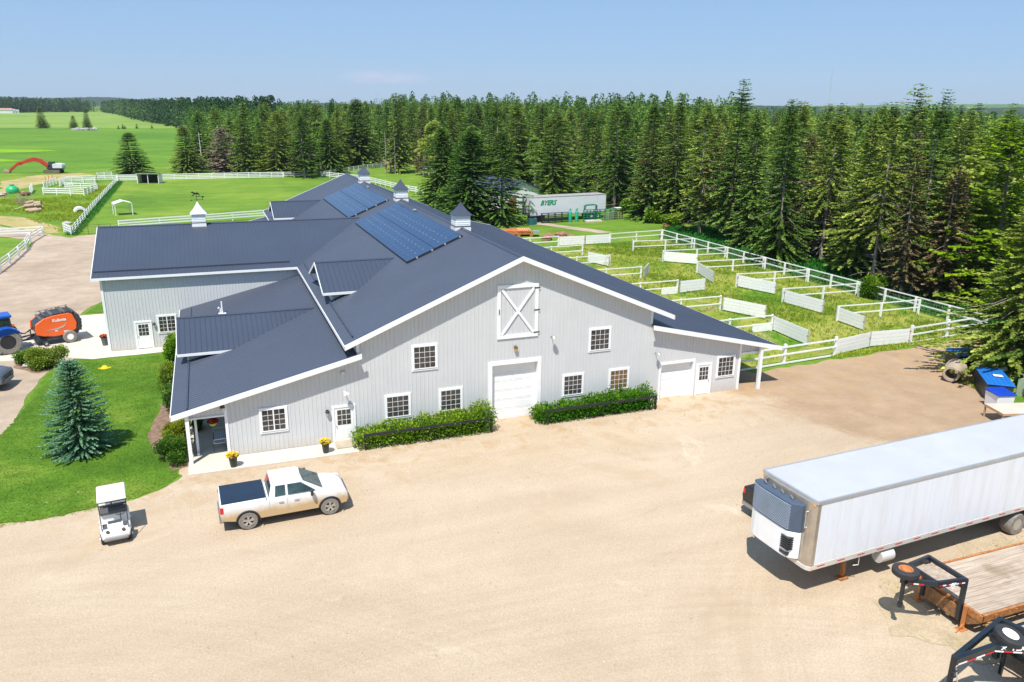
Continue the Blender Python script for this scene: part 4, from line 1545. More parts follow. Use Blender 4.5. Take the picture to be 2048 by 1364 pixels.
# golf cart: x forward
def golf_cart():
    t = thing('golf_cart', 'white golf cart with ribbed roof and no windscreen on the sandy yard', 'golf cart')
    cw = mat('cart_body', (.74, .73, .70), .35, var=.05, dirt=((.35, .30, .24), .68))
    b = MB()
    secs = []
    for x, zt, zb, wy in ((-1.15, .62, .34, .52), (-1.0, .74, .28, .58), (-.35, .76, .26, .60), (-.30, .30, .24, .60), (.30, .30, .24, .60), (.38, .66, .26, .60), (.60, .78, .26, .58), (.95, .60, .28, .56), (1.15, .46, .32, .48)):
        secs.append([(x, -wy, zb), (x, -wy, zt - .08), (x, -wy * .86, zt), (x, wy * .86, zt), (x, wy, zt - .08), (x, wy, zb)])
    b.loft(secs)
    b.build('body', cw, t, bevel=.03, smooth=True)
    ba = MB()
    ba.box((1.08, -.46, .26), (1.24, .46, .40))
    ba.build('bumper', mat('grey_plastic', (.25, .24, .23), .6), t, bevel=.03)
    ba = MB()
    ba.box((-1.26, -.50, .28), (-1.10, .50, .42))
    ba.build('bumper', mat('grey_plastic', (.25, .24, .23), .6), t, bevel=.03)
    s = MB()
    s.box((-.72, -.54, .76), (-.22, .54, .92))
    s.build('seat', mat('grey_cushion', (.09, .09, .095), .7), t, bevel=.04)
    s = MB()
    s.prism([(-.74, -.54, .94), (-.64, -.54, .94), (-.80, -.54, 1.30), (-.88, -.54, 1.28)], (0, 1.08, 0))
    s.build('backrest', MATS['grey_cushion'], t, bevel=.03)
    s = MB()
    s.beam((-.60, -.03, 1.12), (-.60, .52, 1.12), .05, .07)
    s.beam((-.60, -.55, 1.12), (-.60, -.08, 1.12), .05, .07)
    s.build('armrest', WHITE, t, bevel=.02)
    r = MB()
    top = []
    for x, z in ((-.98, 1.83), (-.92, 1.87), (.52, 1.87), (.58, 1.83)):
        top.append([(x, -.56, z - .05), (x, -.52, z - .01), (x, .52, z - .01), (x, .56, z - .05), (x, .5, z - .07), (x, -.5, z - .07)])
    r.loft(top)
    for i in range(8):
        y = -.42 + .12 * i
        r.box((-.86, y - .022, 1.855), (.46, y + .022, 1.885))
    r.build('roof', mat('cream_roof', (.76, .73, .67), .5, var=.05), t, bevel=.012)
    p = MB()
    for sy in (-1, 1):
        p.tube([(.92, sy * .50, .60), (.52, sy * .52, 1.80)], .018)
        p.tube([(-.95, sy * .50, .72), (-.92, sy * .52, 1.80)], .018)
    p.build('roof_strut', DARK, t, smooth=True)
    d = MB()
    for sy in (-1, 1):
        d.prism([(.64, sy * .48, .785), (.86, sy * .46, .685), (.86, sy * .30, .69), (.64, sy * .30, .79)], (0, 0, .012))
    d.box((.44, -.26, .72), (.64, .26, .80))
    d.build('dash_tray', mat('charcoal_plastic', (.07, .07, .075), .55), t, bevel=.01)
    for sy in (-1, 1):
        l = MB()
        l.lathe((.98, sy * .30, .58), (.8, 0, .35), [(0, .05), (.06, .075), (.09, .07), (.10, .03)], 12)
        l.build('headlight', MATS['bronze_lantern'], t, smooth=True)
    st_ = MB()
    st_.tube([(.55, .25, .72), (.30, .25, 1.02)], .02)
    ring = [(.30 + .16 * math.cos(a) * .6, .25 + .17 * math.sin(a), 1.03 + .14 * math.cos(a)) for a in [2 * math.pi * i / 16 for i in range(17)]]
    st_.tube(ring, .014, 6)
    st_.build('steering_wheel', BLACK, t, smooth=True)
    for x in (-.80, .80):
        for sy in (-1, 1):
            wheel(t, x, sy * .50, .23, .18, side=sy, rim=.5, spokes=0, tyre=TYRE, rimm=WHITE)
    bx = MB()
    bx.box((-1.12, -.40, .76), (-.86, .40, .98))
    bx.build('basket', BLACK, t)
    return t


gc = golf_cart()
gc.location = (1.62, -6.32, .012)
gc.rotation_euler = (0, 0, rad(-83))


# reefer semi trailer: x to the rear, nose at x = 0
def semi():
    t = thing('refrigerated_trailer', 'long white refrigerated trailer with a blue grilled cooling unit on its nose', 'semi trailer', (26.42, -19.03, 0), rad(2.9))
    W, z0, z1, L = 1.46, 1.22, 4.10, 15.6
    skin, nt, b = new_mat('white_sheet_side')
    vec = coords(nt)
    sp = nt.nodes.new('ShaderNodeSeparateXYZ')
    nt.links.new(vec, sp.inputs[0])
    wv = nt.nodes.new('ShaderNodeTexWave')
    wv.bands_direction = 'X'
    wv.inputs['Scale'].default_value = .55
    wv.inputs['Distortion'].default_value = .6
    nt.links.new(vec, wv.inputs[0])
    c = ramp(nt, wv.outputs[1], [(.0, (.72, .74, .78)), (.25, (.75, .77, .81))])
    c = mixc(nt, ramp(nt, noise(nt, coords(nt, 'Object', (1.2, 1, .25)), 1.5, 5, .65), [(.45, (0, 0, 0)), (.8, (.6, .6, .6))]), c, (.62, .60, .57))
    nt.links.new(c, b.inputs['Base Color'])
    b.inputs['Roughness'].default_value = .35
    bump(nt, b, maths(nt, 'ADD', wv.outputs[1], noise(nt, vec, 6, 3, .5)), .05, .02)
    rf = mat('scuffed_white_roof', (.47, .475, .48), .5, var=.05, vscale=.5, dirt=((.44, .42, .40), .60))
    bx = MB()
    bx.box((.02, -W, z0 + .22), (L, W, z1 - .06))
    bx.build('box', skin, t, bevel=.03)
    r = MB()
    r.box((0.03, -W + .02, z1 - .06), (L - .02, W - .02, z1))
    r.build('roof', rf, t, bevel=.02)
    tr = MB()
    for s in (-1, 1):
        tr.box((-.02, s * W - .035, z1 - .12), (L, s * W + .035, z1 + .015))
    tr.box((-.05, -W, z1 - .12), (.04, W, z1 + .015))
    tr.build('top_rail', GALV, t, bevel=.01)
    nz = MB()
    nose = [(.20, -W - .005), (.03, -W - .005), (-.07, -W + .12), (-.10, -W + .30), (-.10, W - .30), (-.07, W - .12), (.03, W + .005), (.20, W + .005)]
    nz.prism([(x, y, z0 - .02) for x, y in nose], (0, 0, z1 - z0 - .09))
    nz.build('nose', mat('tan_aluminium', (.50, .44, .37), .3, .6, var=.1, vscale=2), t, bevel=.01)
    # rounded corner
    rl = MB()
    for s in (-1, 1):
        rl.box((.20, s * W - .02, z0), (L, s * W + .02, z0 + .23))
    rl.prism([(.20, -W - .018, z0), (.0, -W - .018, z0), (-.10, -W + .14, z0), (-.13, -W + .32, z0), (-.13, W - .32, z0), (-.10, W - .14, z0), (.0, W + .018, z0), (.20, W + .018, z0)], (0, 0, .17))
    rl.build('bottom_rail', mat('dusty_rail', (.66, .62, .57), .45, .2), t, bevel=.015)
    tp = MB()
    x = .35
    k = 0
    while x < L - .5:
        for s in (-1, 1):
            tp.box((x, s * W + (.021 if s > 0 else -.025), z0 + .10), (x + .38, s * W + (.025 if s > 0 else -.021), z0 + .145), 0)
        x += 1.02
    tp.build('reflector_tape', RED, t)['kind'] = 'stuff'
    mk_ = MB()
    for s in (-1, 1):
        mk_.box((-.075, s * (W - .10) - .05, z1 - .20), (-.03, s * (W - .10) + .05, z1 - .14))
        mk_.box((.05, s * (W + .02) - .015, z0 + .03), (.12, s * (W + .02) + .015, z0 + .08))
    mk_.build('marker_lamp', mat('amber_marker', (.9, .4, .03), .3), t)
    # cooling unit
    cu = MB()
    def bow(hw, xo, n=8):
        return [(xo - .13 * (1 - (2 * i / n - 1) ** 6) + (.20 if i == 0 else 0), -hw + 2 * hw * i / n) for i in range(n + 1)]
    yc = .22
    for za, zb, hw, xo in ((1.50, 2.62, 1.20, -.42),):
        o = bow(hw, xo)
        cu.prism([(-.11, -hw + yc, za)] + [(x, y + yc, za + (.12 if abs(y) < hw * .8 else 0) * 0) for x, y in o] + [(-.11, hw + yc, za)], (0, 0, zb - za))
    cu.build('cooling_unit', WHITE, t, bevel=.03)
    gr = MB()
    hw = 1.21
    o = bow(hw, -.43)
    gr.prism([(-.11, -hw + yc, 2.63)] + [(x, y + yc, 2.63) for x, y in o] + [(-.11, hw + yc, 2.63)], (0, 0, 1.15))
    gr.build('grille', mat('slate_grille', (.07, .10, .15), .5), t, bevel=.02)
    lv = MB()
    o = bow(hw - .06, -.455)
    for i in range(17):
        z = 2.72 + i * .061
        for (xa, ya), (xb, yb) in zip(o[:-1], o[1:]):
            lv.beam((xa, ya + yc, z), (xb, yb + yc, z), .03, .016)
    lv.build('louvre', mat('pale_louvre', (.42, .50, .60), .45, .2), t)
    vn = MB()
    for i in range(6):
        vn.box((-.60, -1.08 + yc, 1.88 + i * .095), (-.30, -.66 + yc, 1.925 + i * .095))
    vn.box((-.56, -1.0 + yc, 1.62), (-.36, -.62 + yc, 1.74))
    vn.build('vent_slot', DARK, t)
    sm_ = MB()
    for i in range(1, 13):
        x = i * 1.2
        for s in (-1, 1):
            sm_.box((x - .012, s * W - .004, z0 + .24), (x + .012, s * W + .004, z1 - .13))
    sm_.build('seam', mat('grey_seam', (.68, .69, .71), .5), t)['kind'] = 'stuff'
    cl = MB()
    for y in (-.5, .0, .45):
        cl.tube([(-.25, y, 3.80), (-.2, y + .2, 3.86)], .05, 8)
    cl.tube([(-.28, .95, 3.80), (-.28, 1.05, 3.95), (-.12, 1.05, 3.95)], .045, 8)
    cl.build('pipework', STEEL, t, smooth=True)
    gd = MB()
    gd.tube([(-.12, -1.17, 3.62), (-.22, -1.17, 3.62), (-.22, -1.17, 2.95), (-.12, -1.17, 2.95)], .02, 6)
    gd.build('grab_handle', GALV, t, smooth=True)
    ft = MB()
    ft.tube([(3.75, -1.28, .86), (4.45, -1.28, .86)], .27, 18)
    ft.build('fuel_tank', mat('dusty_white_tank', (.60, .58, .54), .4), t, smooth=True)
    lg = MB()
    for s in (-1, 1):
        lg.box((2.28, s * .95 - .06, .16), (2.42, s * .95 + .06, 1.22))
        lg.box((2.14, s * .95 - .16, .02), (2.56, s * .95 + .16, .08))
    lg.beam((2.35, -.95, .7), (2.35, .95, .7), .07, .07)
    lg.beam((2.42, -.95, .75), (3.1, -.6, 1.2), .05, .05)
    lg.build('landing_gear', RUST, t)
    cp = MB()
    cp.tube([(2.62, -1.40, 1.2), (2.62, -1.40, .82), (2.45, -1.30, .78)], .015, 6)
    cp.build('crank', WHITE, t, smooth=True)
    bg_ = MB()
    for i in range(int(L)):
        bg_.box((i + .45, -W + .05, z0 - .10), (i + .53, W - .05, z0 + .02))
    bg_.box((9.8, -.55, .75), (15.2, -.40, 1.22))
    bg_.box((9.8, .40, .75), (15.2, .55, 1.22))
    bg_.build('undercarriage', DARK, t)
    for x in (12.05, 13.35):
        for s in (-1, 1):
            wheel(t, x, s * 1.18, .52, .52, side=s, rim=.56, spokes=0, tyre=TREAD, rimm=ALLOY, dish=.35)
    return t


semi()


# gooseneck flatbed trailers
def spare(parent, c, r, w_, rimm, tilt=(0, 0, 1)):
    s = MB()
    s.lathe(c, tilt, [(0, r * .52), (0, r * .86), (.04, r * .98), (w_ * .5, r), (w_ - .04, r * .98), (w_, r * .86), (w_, r * .56), (w_ * .8, r * .52), (0, r * .52)], 30)
    p = thing('spare_wheel', None, None)
    p.parent = parent
    s.build('tyre', TYRE, p, smooth=True)
    q = MB()
    cc = Vector(c) + Vector(tilt).normalized() * (w_ * .45)
    q.lathe(cc, tilt, [(0, r * .54), (w_ * .5, r * .54), (w_ * .48, r * .47), (w_ * .15, r * .40), (w_ * .15, r * .22), (w_ * .32, r * .18), (w_ * .3, .03)], 26)
    q.build('rim', rimm, p, smooth=True)
    if rimm != MATS.get('white_paint'):
        h = MB()
        for i in range(4):
            a = 2 * math.pi * i / 4 + .4
            h.lathe(cc + Vector((math.cos(a) * r * .30, math.sin(a) * r * .30, w_ * .12)), tilt, [(0, r * .055), (.015, r * .055)], 10)
        h.build('hub_hole', BLACK, p)


def tape(mb_r, mb_w, a, b, up, n=9, h=.05, th=.006):
    a, b = Vector(a), Vector(b)
    for i in range(n):
        p, q = a.lerp(b, i / n), a.lerp(b, (i + .96) / n)
        (mb_w if i % 2 else mb_r).beam(p, q, th, h, up=up)


def flatbed():
    t = thing('gooseneck_trailer', 'rusty gooseneck flatbed trailer with grey plank deck and orange rimmed spare', 'flatbed trailer', (0, 0, 0))
    t.location = (30.5, -22.95, 0)
    x0 = .22
    deck = MB()
    for i in range(13):
        y = -1.40 + i * .219
        deck.box((x0, y, .86), (9.0, y + .205, .91))
    dk, nt, b = new_mat('old_deck_planks')
    vec = coords(nt, 'Object', (.35, 5.0, 1))
    c = ramp(nt, noise(nt, vec, 1.6, 7, .7, .3), [(.3, (.28, .205, .145)), (.5, (.43, .34, .26)), (.7, (.54, .45, .36))])
    g = ramp(nt, noise(nt, coords(nt), .55, 4, .5), [(.60, (0, 0, 0)), (.72, (1, 1, 1))])
    c = mixc(nt, g, c, (.28, .21, .14))
    nt.links.new(c, b.inputs['Base Color'])
    b.inputs['Roughness'].default_value = .9
    bump(nt, b, noise(nt, vec, 8, 4, .6), .3, .01)
    deck.build('deck', dk, t)
    fr = MB()
    for s in (-1, 1):
        fr.box((x0 - .05, s * 1.50 - .05, .66), (9.0, s * 1.50 + .05, .93))
        fr.box((x0, s * .55 - .06, .45), (9.0, s * .55 + .06, .86))
    fr.box((x0 - .12, -1.55, .66), (x0, 1.55, .93))
    for i in range(10):
        fr.box((x0 + .4 + i * .9, -1.5, .72), (x0 + .48 + i * .9, 1.5, .86))
    for i in range(9):
        fr.box((x0 + .5 + i * 1.0, -1.60, .72), (x0 + .62 + i * 1.0, -1.54, .88))
    fr.build('frame', RUST, t, bevel=.006, seg=1)
    ap = MB()
    ap.prism([(-.02, .70, .30), (-.02, -.72, .30), (-.02, -.80, .84), (-.02, .70, .84)], (.04, 0, 0))
    ap.prism([(x0 - .1, -1.5, .84), (x0 - .1, -.80, .62), (x0 - .1, -.72, .28), (x0 - .1, -1.05, .28), (x0 - .1, -1.5, .60)], (.08, 0, 0))
    ap.build('front_plate', mat('rust_stained_steel', (.30, .15, .06), .75, var=.35, vscale=5, dirt=((.08, .06, .05), .55)), t)
    nk = MB()
    for s in (-1, 1):
        nk.box((-.10, s * .78 - .07, .35), (.06, s * .78 + .07, 2.0))
        nk.beam((-.02, s * .78, 1.93), (-1.15, s * .62, 1.93), .12, .24)
        nk.beam((-1.10, s * .62, 1.93), (-2.0, s * .08, 1.93), .12, .20)
    nk.beam((-.02, -.84, 1.95), (-.02, .84, 1.95), .14, .16)
    nk.beam((-.02, -.84, 1.62), (-.02, .84, 1.62), .06, .08)
    nk.beam((-1.1, -.6, 1.93), (-1.1, .6, 1.93), .1, .14)
    nk.build('neck', mat('black_trailer_paint', (.018, .024, .034), .35, var=.2, dirt=((.28, .13, .05), .66)), t, bevel=.012)
    cp = MB()
    cp.box((-2.14, -.09, 1.80), (-1.95, .09, 2.12))
    cp.tube([(-2.05, 0, 2.1), (-2.05, 0, 1.0)], .075, 12)
    cp.tube([(-2.05, 0, 1.02), (-2.05, 0, .86)], .10, 12)
    cp.build('coupler', MATS['black_trailer_paint'], t, smooth=True)
    wb = MB()
    wb.box((-1.05, -.50, 1.84), (-.15, .55, 1.88))
    wb.build('neck_boards', WOODG, t)
    r_, w_ = MB(), MB()
    tape(r_, w_, (-1.12, -.69, 1.90), (-.10, -.845, 1.90), (0, 0, 1), 8)
    tape(r_, w_, (-2.0, -.15, 1.88), (-1.55, -.42, 1.88), (0, 0, 1), 3)
    r_.build('reflector_tape', RED, t)['kind'] = 'stuff'
    w_.build('reflector_tape', WHITE, t)['kind'] = 'stuff'
    lettering('PJ', .25, (-.78, -.815, 1.83), (1, -.12, 0), (0, 0, 1), WHITE, t, shear=.3, bold=.012)
    spare(t, (-1.90, .12, 2.05), .46, .25, mat('orange_rim', (.55, .20, .06), .5, dirt=((.2, .08, .04), .55)))
    jk = MB()
    for s in (-1, 1):
        jk.box((-.02, s * .95 - .05, .08), (.08, s * .95 + .05, 1.0))
        jk.box((-.14, s * .95 - .14, .0), (.20, s * .95 + .14, .05))
    jk.beam((-.35, -1.05, .05), (.05, -.98, .30), .04, .04)
    jk.build('jack_leg', MATS['orange_rim'], t)
    hp = MB()
    pts = [(x0 + .2, -1.55, .60), (x0 + .55, -1.62, .60), (x0 + .62, -1.62, .35), (x0 + .45, -1.6, .18)]
    hp.tube(pts, .04, 8)
    hp.tube([(p[0] - .12, p[1] - .03, p[2] - .05) for p in pts], .04, 8)
    hp.build('hose', mat('brown_hose', (.30, .17, .07), .6), t, smooth=True)
    for x in (6.2, 7.1):
        for s in (-1, 1):
            wheel(t, x, s * 1.1, .40, .45, side=s, rim=.55, spokes=0, tyre=TYRE, rimm=STEEL)
    return t


flatbed()


def black_trailer():
    t = thing('gooseneck_trailer', 'black gooseneck trailer with a white rimmed spare in the bottom corner', 'flatbed trailer', (28.50, -26.68, 0), rad(1))
    bl = mat('glossy_black_frame', (.012, .02, .028), .25, var=.2)
    n = MB()
    # two neck beams meeting at the coupler, square tubes
    n.beam((-2.05, 0, 1.98), (.95, .78, 2.02), .15, .20)
    n.beam((-2.10, -.06, 1.96), (-.45, -.08, 2.02), .15, .24)
    n.beam((-.50, -.06, 2.02), (1.35, -.88, 1.95), .15, .25)
    n.beam((.93, .86, 2.02), (1.38, -.98, 2.02), .17, .20)
    n.beam((.0, .45, 1.98), (.2, -.35, 1.98), .10, .12)
    n.beam((1.0, .74, 1.95), (1.05, .74, .6), .17, .17)
    n.beam((1.32, -.86, 1.95), (1.36, -.86, .6), .17, .17)
    n.beam((1.15, .7, 1.2), (1.35, -.8, 1.2), .08, .10)
    n.build('neck', bl, t, bevel=.012)
    c = MB()
    c.tube([(-2.08, -.03, 2.12), (-2.08, -.03, .96)], .085, 12)
    c.tube([(-2.08, -.03, 1.0), (-2.08, -.03, .84)], .12, 12)
    for z in (1.2, 1.4, 1.6):
        c.box((-2.18, -.14, z), (-1.98, -.12, z + .05))
    c.build('coupler', BLACK, t, smooth=True)
    ch = MB()
    ch.tube([(-2.0, -.1, 1.7), (-1.92, -.2, 1.1), (-1.96, -.18, .5)], .02, 6)
    ch.build('safety_chain', GALV, t)
    spare(t, (.22, -.02, 2.08), .45, .24, WHITE, tilt=(0.10, -.22, 1))
    r_, w_ = MB(), MB()
    tape(w_, r_, (-2.0, -.145, 1.87), (-.52, -.165, 1.93), (0, 0, 1), 4)
    tape(w_, r_, (-.48, -.155, 1.93), (1.32, -.955, 1.86), (0, 0, 1), 7)
    r_.build('reflector_tape', RED, t)['kind'] = 'stuff'
    w_.build('reflector_tape', WHITE, t)['kind'] = 'stuff'
    lettering('TEXAS', .25, (-.06, -.355, 1.99), (.914, -.405, -.03), (0, 0, 1), WHITE, t, bold=.012)
    em = MB()
    for k in range(4):
        a = math.pi / 4 + k * math.pi / 2
        em.beam((-.25, -.262, 2.05), (-.25 + .09 * math.cos(a), -.262 - .04 * math.cos(a), 2.05 + .08 * math.sin(a)), .008, .03, up=(0, 1, 0))
    em.lathe((-.25, -.25, 2.06), (-.4, -.91, 0), [(0, .04), (.02, .04)], 10)
    em.build('emblem', WHITE, t)
    dk_ = MB()
    dk_.box((1.7, -1.3, .86), (8.0, 1.3, .94))
    dk_.build('deck', MATS['old_deck_planks'], t)
    fr = MB()
    for s in (-1, 1):
        fr.box((1.6, s * 1.35 - .06, .68), (8.0, s * 1.35 + .06, .96))
        fr.box((1.2, s * .6 - .05, .0), (1.3, s * .6 + .05, 1.0))
    fr.beam((1.6, -1.35, .8), (1.6, 1.35, .8), .12, .25)
    fr.beam((1.3, -.86, .8), (1.7, -.86, .8), .1, .1)
    fr.beam((1.05, .74, .8), (1.7, .74, .8), .1, .1)
    fr.build('frame', bl, t)
    tb = MB()
    tb.box((1.5, -.55, .95), (2.2, .85, 1.45))
    tb.build('toolbox', bl, t, bevel=.02)
    for s in (-1, 1):
        for x in (5.2, 6.1):
            wheel(t, x, s * 1.1, .40, .45, side=s, rim=.55, spokes=0, tyre=TYRE, rimm=WHITE)
    return t


black_trailer()


# round baler: x forward (towards the tractor, which is to the left)
def baler():
    t = thing('round_baler', 'orange round hay baler hitched to the blue tractor', 'hay baler', (0, 0, 0))
    W = 1.15
    b = MB()
    prof = [(1.72, 1.05), (1.80, 1.30), (1.72, 1.95), (1.10, 2.38), (.30, 2.55), (-.90, 2.62), (-1.20, 2.45), (-1.45, 1.70), (-1.35, 1.15), (-.75, .80), (.3, .72), (1.2, .86)]
    for s in (-1, 1):
        b.prism([(x, s * (W - .20), z) for x, z in prof], (0, s * .20, 0))
    b.build('side_shield', ORANGE, t, bevel=.06, seg=3)
    i = MB()
    inner = [(1.6, .95), (1.7, 1.9), (1.05, 2.42), (.2, 2.66), (-.9, 2.74), (-1.45, 2.6), (-1.8, 2.0), (-1.85, 1.3), (-1.5, .70), (-.7, .62), (.4, .6)]
    i.prism([(x, -W + .22, z) for x, z in inner], (0, 2 * W - .44, 0))
    for s in (-1, 1):
        i.prism([(-1.25, s * (W - .06), 2.5), (-1.68, s * (W - .06), 2.4), (-1.85, s * (W - .06), 1.7), (-1.75, s * (W - .06), .9), (-1.40, s * (W - .06), 1.15), (-1.52, s * (W - .06), 1.7)], (0, s * .04, 0))
    i.build('bale_chamber', DARK, t, bevel=.03)
    rl = MB()
    for x, z in ((-1.75, 1.3), (-1.78, 1.9), (-1.5, 2.45), (-.6, 2.75), (.4, 2.62), (1.2, 2.32)):
        rl.tube([(x, -W + .05, z), (x, W - .05, z)], .10, 12)
    for x in (-1.2, -.4, .3, .9):
        rl.box((x, -W + .1, 2.60), (x + .07, W - .1, 2.86 if x < 0 else 2.72))
    rl.build('roller', mat('belt_grey', (.12, .115, .11), .6), t, smooth=True)
    ht = MB()
    for k in range(5):
        ht.beam((-1.1 + k * .55, -W + .3, 2.70), (-1.1 + k * .55, -W + .3, 2.95 - .06 * k), .06, .06)
    ht.beam((-1.3, -W + .3, 2.95), (1.3, -W + .3, 2.66), .05, .05)
    ht.build('top_rail', WOODG, t)
    ch_ = MB()
    ch_.box((-.9, -.9, .50), (1.9, .9, .66))
    ch_.beam((1.7, -.5, .70), (2.3, -.06, .55), .14, .14)
    ch_.beam((1.7, .5, .70), (2.3, .06, .55), .14, .14)
    ch_.beam((2.2, 0, .55), (2.75, 0, .50), .16, .12)
    ch_.tube([(1.6, 0, .95), (2.8, 0, .80)], .07, 10)
    ch_.tube([(2.0, .1, .6), (2.0, .1, 1.35)], .05, 8)
    ch_.build('drawbar', DARK, t)
    hs = MB()
    hs.tube([(1.7, -.3, 1.4), (2.0, -.25, 1.3), (2.4, -.15, 1.05), (2.9, -.1, 1.3)], .035, 6)
    hs.tube([(1.7, -.2, 1.5), (2.1, -.1, 1.2), (2.5, 0, 1.1), (3.0, .1, 1.35)], .035, 6)
    hs.build('hose', BLACK, t)
    pk = MB()
    pk.tube([(1.2, -1.0, .42), (1.2, 1.0, .42)], .22, 14)
    for k in range(10):
        y = -.9 + .2 * k
        pk.beam((1.2, y, .42), (1.45, y, .22), .02, .02)
    pk.build('pickup_reel', DARK, t)
    for s in (-1, 1):
        wheel(t, -.75, s * 1.15, .55, .42, side=s, rim=.52, spokes=0, tyre=TREAD, rimm=WHITE, dish=.3)
        wheel(t, 1.15, s * 1.28, .24, .16, side=s, rim=.5, spokes=0, tyre=TYRE, rimm=ALLOY)
    t.scale = (.88, .88, .88)
    t.location = (-5.24, 26.62, .03)
    t.rotation_euler = (0, 0, rad(200))
    return t


bl_ = baler()
# the reading direction on the near side runs against the baler's own x
lt = lettering('Kubota', .36, (.42, 1.165, 2.02), (-1, 0, 0), (0, 0, 1), WHITE, bl_, bold=.012)
s2 = MB()
s2.prism([(1.05, 1.152, 1.35), (.2, 1.152, 1.42), (-.45, 1.152, 1.62), (-.62, 1.152, 1.86), (-.55, 1.152, 1.60), (-.35, 1.152, 1.42), (.2, 1.152, 1.30)], (0, .014, 0))
s2.build('swoosh', GALV, bl_)
s3 = MB()
s3.box((.10, 1.152, 1.16), (.32, 1.166, 1.24))
s3.box((-.75, 1.152, 1.00), (-.35, 1.166, 1.12))
s3.build('badge', WHITE, bl_)


def tractor():
    """x forward, to the left in the photo"""
    t = thing('tractor', 'blue tractor at the left edge with a big dusty rear wheel', 'tractor', (-8.35, 24.94, .03), rad(200))
    blue = mat('tractor_blue', (.015, .09, .42), .3, var=.08)
    for s in (-1, 1):
        wheel(t, 0, s * .95, .92, .55, side=s, rim=.56, spokes=0, tyre=TREAD, rimm=BLACK, lug=18, dish=.4)
        wheel(t, 2.75, s * .85, .62, .42, side=s, rim=.55, spokes=0, tyre=TREAD, rimm=WHITE, lug=14)
        f = MB()
        pts = []
        for a in range(20, 170, 15):
            pts.append((1.02 * math.cos(rad(a)), .92 + 1.02 * math.sin(rad(a))))
        outer = [(x * 1.05, (z - .92) * 1.05 + .92) for x, z in pts]
        y0 = s * .62 if s > 0 else s * 1.25
        f.prism([(x, y0, z) for x, z in pts] + [(x, y0, z) for x, z in reversed(outer)], (0, .63, 0))
        f.build('fender', blue, t, bevel=.03)
    hb = MB()
    hb.prism([(1.1, -.42, .95), (3.35, -.42, .95), (3.40, -.42, 1.30), (3.1, -.42, 1.62), (1.1, -.42, 1.85)], (0, .84, 0))
    hb.build('bonnet', blue, t, bevel=.06, seg=3)
    cbm = MB()
    lo = [(-.45, -.68, 1.25), (1.15, -.68, 1.25), (1.15, .68, 1.25), (-.45, .68, 1.25)]
    hi = [(-.38, -.62, 2.60), (.98, -.62, 2.60), (.98, .62, 2.60), (-.38, .62, 2.60)]
    cbm.loft([lo, hi])
    cbm.build('cab', GLASS, t)
    cf = MB()
    for a, b in zip(lo, hi):
        cf.beam(a, b, .09, .09)
    cf.build('cab_post', DARK, t)
    rf = MB()
    rf.box((-.55, -.72, 2.60), (1.15, .72, 2.80))
    rf.build('cab_roof', blue, t, bevel=.06)
    fl = MB()
    for s in (-1, 1):
        fl.box((-.62, s * .72 - .06, 1.95), (-.48, s * .72 + .06, 2.12))
    fl.build('flasher', mat('orange_lens', (.9, .2, .03), .3), t)
    ch_ = MB()
    ch_.box((-.6, -.4, .55), (3.2, .4, 1.25))
    ch_.beam((-.5, 0, .55), (-1.0, 0, .5), .12, .10)
    ch_.build('chassis', DARK, t)
    return t


tractor()


def excavator():
    t = thing('excavator', 'excavator with long red boom resting its bucket beyond the pens', 'excavator', (0, 0, 0))
    rd = mat('faded_red_paint', (.50, .045, .025), .4, var=.12)
    tk = MB()
    for s in (-1, 1):
        o = [(-2.1, .25), (-1.9, .05), (1.9, .05), (2.1, .25), (2.1, .75), (1.85, .92), (-1.85, .92), (-2.1, .75)]
        tk.prism([(x, s * 1.45 - .3, z) for x, z in o], (0, .6, 0))
        for k in range(18):
            x = -1.8 + k * .21
            tk.box((x, s * 1.45 - .31, .90), (x + .10, s * 1.45 + .31, .96))
    tk.build('track', mat('muddy_track', (.16, .13, .10), .85, var=.2), t, bevel=.05)
    h = MB()
    h.box((-1.0, -.6, .9), (1.0, .6, 1.15))
    h.prism([(-2.6, -1.3, 1.15), (1.2, -1.3, 1.15), (1.2, -1.3, 1.55), (-2.6, -1.3, 1.55)], (0, 2.6, 0))
    h.build('turntable', DARK, t)
    e = MB()
    e.prism([(-2.75, -1.35, 1.35), (-.3, -1.35, 1.35), (-.3, -1.35, 2.45), (-1.2, -1.35, 2.65), (-2.6, -1.35, 2.55), (-2.85, -1.35, 2.1)], (0, 2.7, 0))
    e.build('engine_cover', mat('pale_grey_cover', (.62, .64, .68), .4), t, bevel=.12, seg=3)
    c = MB()
    c.prism([(-.2, -1.3, 1.5), (1.35, -1.3, 1.5), (1.40, -1.3, 2.4), (1.05, -1.3, 3.05), (-.2, -1.3, 3.05)], (0, 1.2, 0))
    c.build('cab', mat('dark_green_cab', (.03, .07, .07), .2), t, bevel=.06)
    b = MB()
    def arm(pts, ws, y=.15):
        for (x, z), (x2, z2), w1 in zip(pts[:-1], pts[1:], ws):
            b.beam((x, y, z), (x2, y, z2), .55, w1 * 1.45)
    arm([(1.2, 1.9), (2.6, 3.2), (4.4, 3.75), (6.6, 3.15), (8.3, 2.4)], [.65, .75, .65, .5])
    arm([(7.8, 2.75), (9.0, 2.3), (11.0, .65)], [.55, .42])
    b.tube([(1.4, .15, 1.5), (3.2, .15, 2.9)], .12, 10)
    b.tube([(5.6, .15, 3.7), (8.2, .15, 2.95)], .10, 10)
    b.build('boom', rd, t, bevel=.04)
    k = MB()
    k.prism([(10.8, -.45, .85), (11.4, -.45, .75), (12.3, -.45, 1.0), (12.7, -.45, .6), (12.4, -.45, .15), (11.2, -.45, .05), (10.9, -.45, .35)], (0, 1.1, 0))
    k.build('bucket', mat('earth_worn_bucket', (.36, .27, .18), .8, var=.2), t, bevel=.08)
    return t


